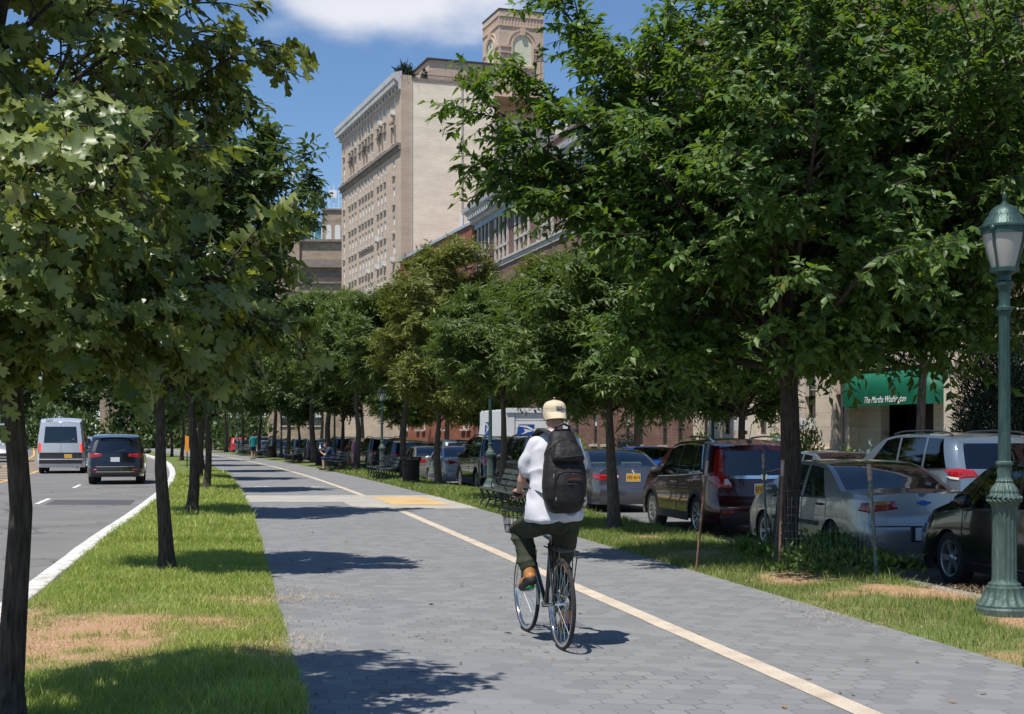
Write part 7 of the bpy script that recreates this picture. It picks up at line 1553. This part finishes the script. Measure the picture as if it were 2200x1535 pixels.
for q, p in ((-1, PLp), (1, PRp)):
    mb = MB(); mb.tube([(q*0.06, 0.44, 0.29), (q*0.07, p.y, p.z)], [0.012, 0.009], 8); cr_ = mb.build('crank_arm', MT['zip'], bike, smooth=True); mb = MB(); mb.box((q*0.125, p.y, p.z), (0.09, 0.085, 0.018)); mb.build('pedal', MT['pack2'], cr_, bevel=0.004)
mb = MB(); mb.tube([(-0.02, 0.9, 0.99), (-0.06, 1.03, 0.95), (-0.02, 0.93, 0.8), (0, 0.6, 0.84), (0.0, 0.32, 0.8), (-0.03, 0.1, 0.45)], 0.003, 5); mb.build('brake_cable', MT['pack2'], bike, smooth=True)
mb = MB(); bx0, bx1, by0, by1, bz0, bz1 = -0.13, 0.19, 1.0, 1.24, 0.80, 0.99
for z in (bz0, bz0+0.06, bz0+0.13, bz1):
    e = 0.03*(z-bz0)/(bz1-bz0); mb.tube([(bx0-e, by0-e, z), (bx1+e, by0-e, z), (bx1+e, by1+e, z), (bx0-e, by1+e, z), (bx0-e, by0-e, z)], 0.0035 if z < bz1 else 0.006, 4)
for k in range(10):
    x = lerp(bx0, bx1, k/9)
    for y, s_ in ((by0, -1), (by1, 1)): mb.tube([(x, y, bz0), (x, y+s_*0.03, bz1)], 0.0025, 3)
    mb.tube([(x, by0, bz0), (x, by1, bz0)], 0.0025, 3)
for k in range(7):
    y = lerp(by0, by1, k/6)
    for x, s_ in ((bx0, -1), (bx1, 1)): mb.tube([(x, y, bz0), (x+s_*0.03, y, bz1)], 0.0025, 3)
mb.tube([(0, 0.91, 1.0), (0, 1.0, 0.98)], 0.008, 5); mb.build('basket', MT['frame_black'], bike, fix=False)
lk = MB(); lk.tube([(0.0+0.1*math.cos(t)*0.6, 1.1+0.08*math.sin(t), 0.84+0.03*math.sin(2*t)) for t in np.linspace(0, 6.0, 18)], 0.014, 6); o = lk.build('cable_lock', MT['cloth_teal'], None, smooth=True); tag(o, 'teal cable lock lying in the bicycle basket', 'lock'); o.location = PB; o.rotation_euler = (0, 0, HB)
# the rider
rider = thing('person', 'cyclist seen from behind in white T-shirt, olive trousers and beige cap worn backwards', 'person', PB, HB)
def hand(mb, wrist, palm, q, curl_c, s=1.0):
    """fist closed round a bar along x whose centre is curl_c"""
    wrist, palm, c = Vector(wrist), Vector(palm), Vector(curl_c)
    mb.ell(palm, (0.043*s, 0.036*s, 0.017*s), 12, 8, rot=Matrix.Rotation(0.25, 3, 'X')); cap_(mb, wrist, palm, 0.024*s, 0.022*s, 10)
    for i, (dx, ln, rr_) in enumerate(((-0.032, 0.9, 0.0088), (-0.011, 1.05, 0.0095), (0.011, 1.0, 0.0092), (0.031, 0.82, 0.008))):
        x = c.x+dx*s*q; rb_ = 0.027*s
        pts = [Vector((x, c.y+rb_*math.cos(t)*1.0, c.z+rb_*math.sin(t))) for t in np.linspace(2.1, 2.1-3.6*ln, 7)]
        pts[0] = Vector((x, palm.y+0.02, palm.z+0.004))
        for a, b in zip(pts[:-1], pts[1:]): cap_(mb, a, b, rr_*s, rr_*s*0.94, 8)
    t0 = palm+Vector((-q*0.038*s, 0.0, -0.01)); t1 = Vector((c.x-q*0.050*s, c.y-0.012, c.z-0.022)); t2 = Vector((c.x-q*0.030*s, c.y+0.018, c.z-0.028)); cap_(mb, t0, t1, 0.0115*s, 0.010*s, 8); cap_(mb, t1, t2, 0.010*s, 0.0085*s, 8)
HC = Vector((0.035, 0.335, 1.768))
mb = MB(); mb.ell(HC, (0.076, 0.096, 0.105), 20, 14); mb.ell(HC+Vector((0, 0.035, -0.065)), (0.056, 0.062, 0.055), 16, 10); cap_(mb, (0.03, 0.275, 1.60), (0.034, 0.305, 1.71), 0.062, 0.056)
for q in (-1, 1): mb.ell(HC+Vector((q*0.079, 0.0, -0.025)), (0.011, 0.021, 0.034), 8, 8); mb.ell(HC+Vector((q*0.032, 0.078, 0.012)), (0.02, 0.016, 0.01), 8, 6)
mb.ell(HC+Vector((0, 0.102, -0.02)), (0.013, 0.022, 0.024), 8, 8); mb.ell(HC+Vector((0, 0.088, -0.065)), (0.026, 0.014, 0.008), 8, 6); mb.ell(HC+Vector((0, 0.088, -0.078)), (0.022, 0.013, 0.008), 8, 6)
loft(mb, [(0, 0.2, 0.98, 0.15, 0.10), (0, 0.21, 1.1, 0.155, 0.10), (0.01, 0.235, 1.3, 0.17, 0.11), (0.02, 0.26, 1.48, 0.175, 0.11), (0.03, 0.27, 1.57, 0.12, 0.085), (0.03, 0.275, 1.62, 0.06, 0.055)])
for q in (-1, 1):
    Sh = (0.02+q*0.165, 0.265, 1.52); El = (0.02+q*0.222, 0.375, 1.255); Wr = (q*0.15, 0.67, 1.185)
    cap_(mb, Sh, El, 0.052, 0.043); cap_(mb, El, Wr, 0.043, 0.026); hand(mb, Wr, (q*0.142, 0.75, 1.158), q, (q*0.14, 0.807, 1.128))
    Kn = (-0.155, 0.64, 0.865) if q < 0 else (0.135, 0.50, 0.585); An = (-0.135, 0.45, 0.55) if q < 0 else (0.125, 0.33, 0.215)
    cap_(mb, (q*0.085, 0.21, 0.97), Kn, 0.078, 0.055); cap_(mb, Kn, An, 0.053, 0.036)
soft('body', mb, 0.0075, 2, MT['skin'], rider)
for q in (-1, 1): mb = MB(); mb.ell(HC+Vector((q*0.031, 0.086, 0.0)), (0.011, 0.009, 0.011), 10, 8); mb.build('eye', MT['eye_white'], rider, smooth=True)
mb = MB(); mb.ell(HC+Vector((0, -0.010, -0.006)), (0.0775, 0.088, 0.092), 18, 12); mb.v = [v for v in mb.v]; soft('hair', mb, 0.008, 1, MT['hair'], rider)
bpy.data.objects[rider.children[-1].name].scale = (1, 1, 1)
# T-shirt
mb = MB(); loft(mb, [(-0.005, 0.185, 0.955, 0.215, 0.165), (0, 0.19, 1.0, 0.214, 0.164), (0.0, 0.205, 1.1, 0.202, 0.145), (0.01, 0.225, 1.25, 0.196, 0.13), (0.02, 0.25, 1.4, 0.205, 0.13), (0.025, 0.262, 1.5, 0.205, 0.122), (0.025, 0.27, 1.57, 0.15, 0.10), (0.03, 0.275, 1.615, 0.10, 0.085), (0.032, 0.28, 1.64, 0.075, 0.07)])
for q in (-1, 1):
    cap_(mb, (0.02+q*0.148, 0.265, 1.525), (0.02+q*0.175, 0.285, 1.43), 0.068, 0.074); cap_(mb, (0.02+q*0.175, 0.285, 1.43), (0.02+q*0.192, 0.32, 1.365), 0.078, 0.086)
tf_ = folds(0.036, 11, 8, 3)
def shirt_w(co): 
    k = np.clip((1.5-co[:, 2])/0.4, 0.15, 1.0); return tf_(co)*k
soft('t_shirt', mb, 0.009, 4, MT['shirt'], rider, wr=shirt_w)
# trousers: left leg raised and bent, right leg reaching down
mb = MB(); mb.ell((0, 0.215, 0.965), (0.185, 0.155, 0.115), 20, 12)
for q in (-1, 1):
    Kn = (-0.155, 0.64, 0.865) if q < 0 else (0.135, 0.50, 0.585); An = (-0.14, 0.47, 0.585) if q < 0 else (0.125, 0.36, 0.255)
    cap_(mb, (q*0.095, 0.215, 0.955), Kn, 0.105, 0.078); cap_(mb, Kn, An, 0.080, 0.064); cap_(mb, Vector(Kn)*0.45+Vector(An)*0.55, An, 0.078, 0.068)
fo = folds(0.026, 6, 11, 8)
soft('trousers', mb, 0.010, 5, MT['trousers'], rider, wr=fo)
# shoes
for q, an, pitch in ((-1, (-0.135, 0.44, 0.545), -0.32), (1, (0.125, 0.33, 0.205), -0.1)):
    rot = Matrix.Rotation(pitch, 3, 'X') @ Matrix.Rotation(0.12*-q, 3, 'Z'); an = Vector(an)
    def P_(x, y, z): return an+rot @ Vector((x, y, z))
    mb = MB(); cap_(mb, P_(0, 0, 0.03), P_(0, -0.005, -0.02), 0.052, 0.046); cap_(mb, P_(0, -0.02, -0.045), P_(0, 0.09, -0.055), 0.040, 0.042); cap_(mb, P_(0, 0.09, -0.055), P_(0.0, 0.165, -0.062), 0.043, 0.034)
    sh = soft('shoe', mb, 0.007, 2, MT['tan_leather'], rider)
    mb = MB(); cap_(mb, P_(0, -0.028, -0.078), P_(0, 0.06, -0.086), 0.040, 0.041); cap_(mb, P_(0, 0.06, -0.086), P_(0, 0.165, -0.082), 0.045, 0.036); mb.ell(P_(0, 0.02, -0.06), (0.049, 0.085, 0.03), 14, 8, rot=rot)
    so = soft('sole', mb, 0.007, 1, MT['sole'], sh)
    mb = MB(); mb.box(P_(0, 0.0, -0.121), (0.05, 0.07, 0.012), rot=rot); mb.build('tread', MT['green_tread'], sh)
    mb = MB()
    for k in range(4): mb.tube([P_(-0.03, 0.05+k*0.022, -0.008-k*0.008), P_(0.03, 0.06+k*0.022, -0.008-k*0.008)], 0.003, 5)
    mb.build('laces', MT['cap'], sh)
# cap worn backwards
mb = MB(); n_ = 28
def capp(u, v):
    a = 2*math.pi*u; ph = v*1.72; c_ = math.cos(ph); return (HC.x+0.088*math.sin(ph)**0.8*math.cos(a), HC.y-0.004+0.108*math.sin(ph)**0.8*math.sin(a), HC.z+0.006+0.092*math.copysign(abs(c_)**0.62, c_))
mb.grid(capp, n_, 10); mb.grid(lambda u, v: (lambda p: (HC.x+(p[0]-HC.x)*0.97, HC.y+(p[1]-HC.y)*0.97, p[2]-0.002))(capp(u, v)), n_, 10)
cp = mb.build('cap', MT['cap'], rider, smooth=True, ang=60, fix=False)
mb = MB()
def brim(u, v, o=0.0):
    a = math.pi*(1.06+0.88*u); x = 0.089*math.cos(a)*(1-0.04*v); y = -0.002-abs(0.107*math.sin(a))-0.050*v*math.sin(math.pi*u)**0.35
    return (HC.x+x, HC.y+y, HC.z+0.012-0.060*v+0.010*(1-(2*u-1)**2)*v-o)
mb.grid(brim, 24, 5); mb.grid(lambda u, v: brim(u, v, 0.004), 24, 5, flip=True); mb.build('brim', MT['cap'], cp, smooth=True, fix=False)
mb = MB(); mb.tube([capp(u, 0.80) for u in np.linspace(0, 1, 30)], 0.0016, 4); 
for k in range(5): mb.tube([Vector(capp(k/5+0.15, v))+Vector((0, 0, 0.0005)) for v in np.linspace(0.05, 1, 10)], 0.0014, 4)
mb.ell((HC.x, HC.y, HC.z+0.118), (0.008, 0.008, 0.004), 8, 5); mb.build('seams', MT['cap'], cp, smooth=True)
mb = MB(); mb.box((HC.x+0.010, HC.y-0.111, HC.z+0.036), (0.046, 0.006, 0.026), rot=Matrix.Rotation(-0.12, 3, 'X')); lb = mb.build('label_patch', MT['pack2'], cp); textmesh('label_text', 'FTC', 0.019, MT['eye_white'], lb, (HC.x+0.010, HC.y-0.1155, HC.z+0.036), (R(83), 0, 0), extrude=0.0004)
# backpack: worn, so a thing of its own
pk = thing('backpack', 'black backpack with faded red lettering worn by the cyclist', 'backpack', PB, HB)
cxp = 0.022
mb = MB(); loft(mb, [(cxp, 0.03, 1.015, 0.075, 0.05), (cxp, 0.01, 1.045, 0.125, 0.085), (cxp, -0.0, 1.12, 0.158, 0.105), (cxp, 0.005, 1.25, 0.168, 0.112), (cxp, 0.02, 1.38, 0.158, 0.105), (cxp, 0.045, 1.50, 0.132, 0.088), (cxp, 0.075, 1.59, 0.095, 0.065), (cxp, 0.10, 1.645, 0.06, 0.04)], power=2.7)
soft('main_bag', mb, 0.010, 4, MT['pack'], pk, wr=folds(0.010, 6, 9, 12))
mb = MB(); loft(mb, [(cxp+0.01, -0.07, 1.06, 0.09, 0.05), (cxp+0.01, -0.085, 1.10, 0.115, 0.065), (cxp+0.01, -0.09, 1.24, 0.118, 0.068), (cxp+0.01, -0.078, 1.32, 0.105, 0.058), (cxp+0.01, -0.065, 1.345, 0.08, 0.04)], power=3.2); soft('front_pocket', mb, 0.009, 3, MT['pack'], pk, wr=folds(0.007, 8, 9, 14))
mb = MB(); loft(mb, [(cxp+0.01, -0.055, 1.40, 0.12, 0.05), (cxp+0.01, -0.058, 1.43, 0.125, 0.058), (cxp+0.01, -0.04, 1.49, 0.11, 0.055), (cxp+0.005, -0.015, 1.54, 0.085, 0.045)], power=3); soft('upper_pocket', mb, 0.009, 2, MT['pack'], pk, wr=folds(0.008, 9, 12, 15))
mb = MB(); mb.tube([(cxp-0.10, -0.128, 1.235), (cxp, -0.162, 1.24), (cxp+0.11, -0.138, 1.245)], 0.004, 5); mb.tube([(cxp-0.105, -0.095, 1.435), (cxp, -0.118, 1.44), (cxp+0.12, -0.10, 1.45)], 0.004, 5); mb.tube([(cxp-0.12, -0.02, 1.50), (cxp-0.05, -0.055, 1.565), (cxp+0.05, -0.055, 1.565), (cxp+0.12, -0.02, 1.50)], 0.004, 5)
mb.tube([(cxp-0.11, -0.11, 1.08), (cxp-0.12, -0.12, 1.22), (cxp-0.08, -0.135, 1.335), (cxp+0.09, -0.135, 1.34), (cxp+0.13, -0.115, 1.25)], 0.004, 5); mb.build('piping', MT['pack2'], pk, smooth=True)
mb = MB()
for p in ((cxp+0.115, -0.125, 1.40), (cxp+0.115, -0.145, 1.13), (cxp-0.115, -0.115, 1.30), (cxp-0.105, -0.14, 1.13)): mb.ell(p, (0.006, 0.004, 0.016), 6, 6)
mb.build('zip_pulls', MT['zip'], pk, smooth=True)
mb = MB(); mb.box((cxp+0.03, -0.157, 1.275), (0.105, 0.006, 0.032)); lb = mb.build('logo_patch', MT['pack2'], pk); textmesh('logo_text', 'JANSPORT', 0.019, MT['red_thread'], lb, (cxp+0.03, -0.1615, 1.275), (R(90), 0, 0), extrude=0.0004)
mb = MB(); mb.tube([(cxp-0.055, 0.075, 1.615), (cxp-0.05, 0.05, 1.665), (cxp, 0.04, 1.685), (cxp+0.05, 0.05, 1.665), (cxp+0.055, 0.075, 1.615)], 0.011, 6); mb.build('grab_handle', MT['pack2'], pk, smooth=True)
for q in (-1, 1):
    mb = MB(); x0 = 0.03+q*0.06; mb.tube([(x0+q*0.0, 0.10, 1.60), (0.03+q*0.105, 0.17, 1.632), (0.03+q*0.125, 0.25, 1.640), (0.03+q*0.13, 0.335, 1.61), (0.025+q*0.14, 0.40, 1.52), (0.02+q*0.15, 0.41, 1.38), (0.01+q*0.185, 0.34, 1.26), (0.01+q*0.20, 0.2, 1.20), (cxp+q*0.15, 0.06, 1.16)], [0.03, 0.034, 0.036, 0.036, 0.034, 0.026, 0.014, 0.011, 0.011], 10, flat=0.35); mb.build('shoulder_strap', MT['pack2'], pk, smooth=True)
# simple distant figures, still one continuous body each with clothes on it
def figure(label, loc, rz, pose, top, bottom, group=None):
    r = thing('person', label, 'person', loc, rz, group); b = MB(); t = MB(); p = MB()
    if pose == 'stand':
        b.ell((0, 0, 1.62), (0.075, 0.095, 0.115), 12, 8); b.ell((0, 0.09, 1.60), (0.012, 0.02, 0.02), 6, 4); cap_(b, (0, -0.01, 1.42), (0, 0, 1.54), 0.055, 0.05, 8); loft(b, [(0, 0, 0.9, 0.14, 0.09), (0, 0, 1.2, 0.14, 0.09), (0, 0, 1.42, 0.16, 0.09)], 12)
        for q in (-1, 1):
            cap_(b, (q*0.18, 0, 1.4), (q*0.24, -0.02, 1.12), 0.048, 0.04, 8); cap_(b, (q*0.24, -0.02, 1.12), (q*0.23, 0.1, 0.88), 0.038, 0.028, 8); b.ell((q*0.23, 0.13, 0.82), (0.025, 0.035, 0.05), 8, 6)
            for f_ in range(4): cap_(b, (q*0.23-0.02+0.013*f_, 0.14, 0.79), (q*0.23-0.02+0.013*f_, 0.15, 0.735+0.006*abs(f_-1)), 0.008, 0.007, 6)
            cap_(b, (q*0.09, 0, 0.9), (q*0.10, 0.02*q, 0.48), 0.08, 0.05, 8); cap_(b, (q*0.10, 0.02*q, 0.48), (q*0.10, -0.03+0.05*q, 0.08), 0.052, 0.036, 8); cap_(b, (q*0.10, -0.03+0.05*q, 0.05), (q*0.11, 0.14+0.05*q, 0.04), 0.04, 0.035, 8)
            cap_(t, (q*0.17, 0, 1.40), (q*0.225, -0.01, 1.2), 0.068, 0.07, 8); cap_(p, (q*0.09, 0, 0.88), (q*0.105, 0.01, 0.58), 0.10, 0.09, 8)
        loft(t, [(0, 0, 0.82, 0.20, 0.13), (0, 0, 1.1, 0.18, 0.12), (0, 0, 1.38, 0.20, 0.12), (0, 0, 1.47, 0.12, 0.09)], 14); p.ell((0, 0, 0.88), (0.16, 0.12, 0.1), 12, 8)
        hc = Vector((0, 0, 1.62))
    else:   # seated, leaning forward, elbows on knees
        hc = Vector((0, 0.32, 1.12)); b.ell(hc, (0.078, 0.098, 0.115), 12, 8); b.ell(hc+Vector((0, 0.1, -0.02)), (0.012, 0.02, 0.02), 6, 4); cap_(b, (0, 0.2, 0.96), (0, 0.28, 1.05), 0.06, 0.052, 8); cap_(b, (0, 0.0, 0.58), (0, 0.18, 0.92), 0.13, 0.14, 10)
        cap_(t, (0, -0.02, 0.56), (0, 0.17, 0.90), 0.165, 0.17, 12)
        for q in (-1, 1):
            cap_(b, (q*0.19, 0.2, 0.92), (q*0.2, 0.38, 0.68), 0.05, 0.042, 8); cap_(b, (q*0.2, 0.38, 0.68), (q*0.06, 0.55, 0.82), 0.04, 0.03, 8); b.ell((q*0.04, 0.57, 0.86), (0.03, 0.025, 0.045), 8, 6)
            for f_ in range(4): cap_(b, (q*0.03-0.015+0.01*f_, 0.58, 0.88), (q*0.03-0.015+0.01*f_, 0.60, 0.93-0.005*f_), 0.008, 0.007, 6)
            cap_(b, (q*0.1, 0.0, 0.52), (q*0.15, 0.44, 0.54), 0.085, 0.06, 8); cap_(b, (q*0.15, 0.44, 0.54), (q*0.15, 0.42, 0.1), 0.055, 0.038, 8); cap_(b, (q*0.15, 0.42, 0.05), (q*0.16, 0.60, 0.045), 0.04, 0.036, 8)
            cap_(t, (q*0.18, 0.19, 0.92), (q*0.2, 0.30, 0.77), 0.07, 0.068, 8); cap_(p, (q*0.1, 0.0, 0.53), (q*0.15, 0.44, 0.55), 0.105, 0.088, 8)
        p.ell((0, -0.02, 0.54), (0.18, 0.15, 0.1), 12, 8)
    soft('body', b, 0.016, 1, MT['skin'], r); soft('shirt', t, 0.02, 2, top, r, wr=folds(0.012, 7, 7, 5)); soft('shorts', p, 0.02, 2, bottom, r)
    h_ = MB(); h_.ell(hc+Vector((0, -0.015, 0.02)), (0.084, 0.10, 0.112), 12, 8); h_.build('hair', MT['hair'], r, smooth=True)
    for q in (-1, 1):
        s_ = MB(); y0 = (-0.03+0.05*q) if pose == 'stand' else 0.42; x0 = 0.105 if pose == 'stand' else 0.155; cap_(s_, (q*x0, y0-0.02, 0.045), (q*(x0+0.005), y0+0.17, 0.04), 0.047, 0.042, 8); s_.build('shoe', MT['sole'], r, smooth=True)
    return r
figure('distant person in teal shirt and dark shorts standing on the path edge', at(95.5, 0.95), HD(95)+0.2, 'stand', MT['cloth_teal'], MT['pack2'])
figure('man in dark blue sitting forward on the third bench', (PX(66.2, 2.1), 66.2, 0.0), HD(66)+R(90), 'sit', MT['cloth_navy'], MT['cloth_navy'])
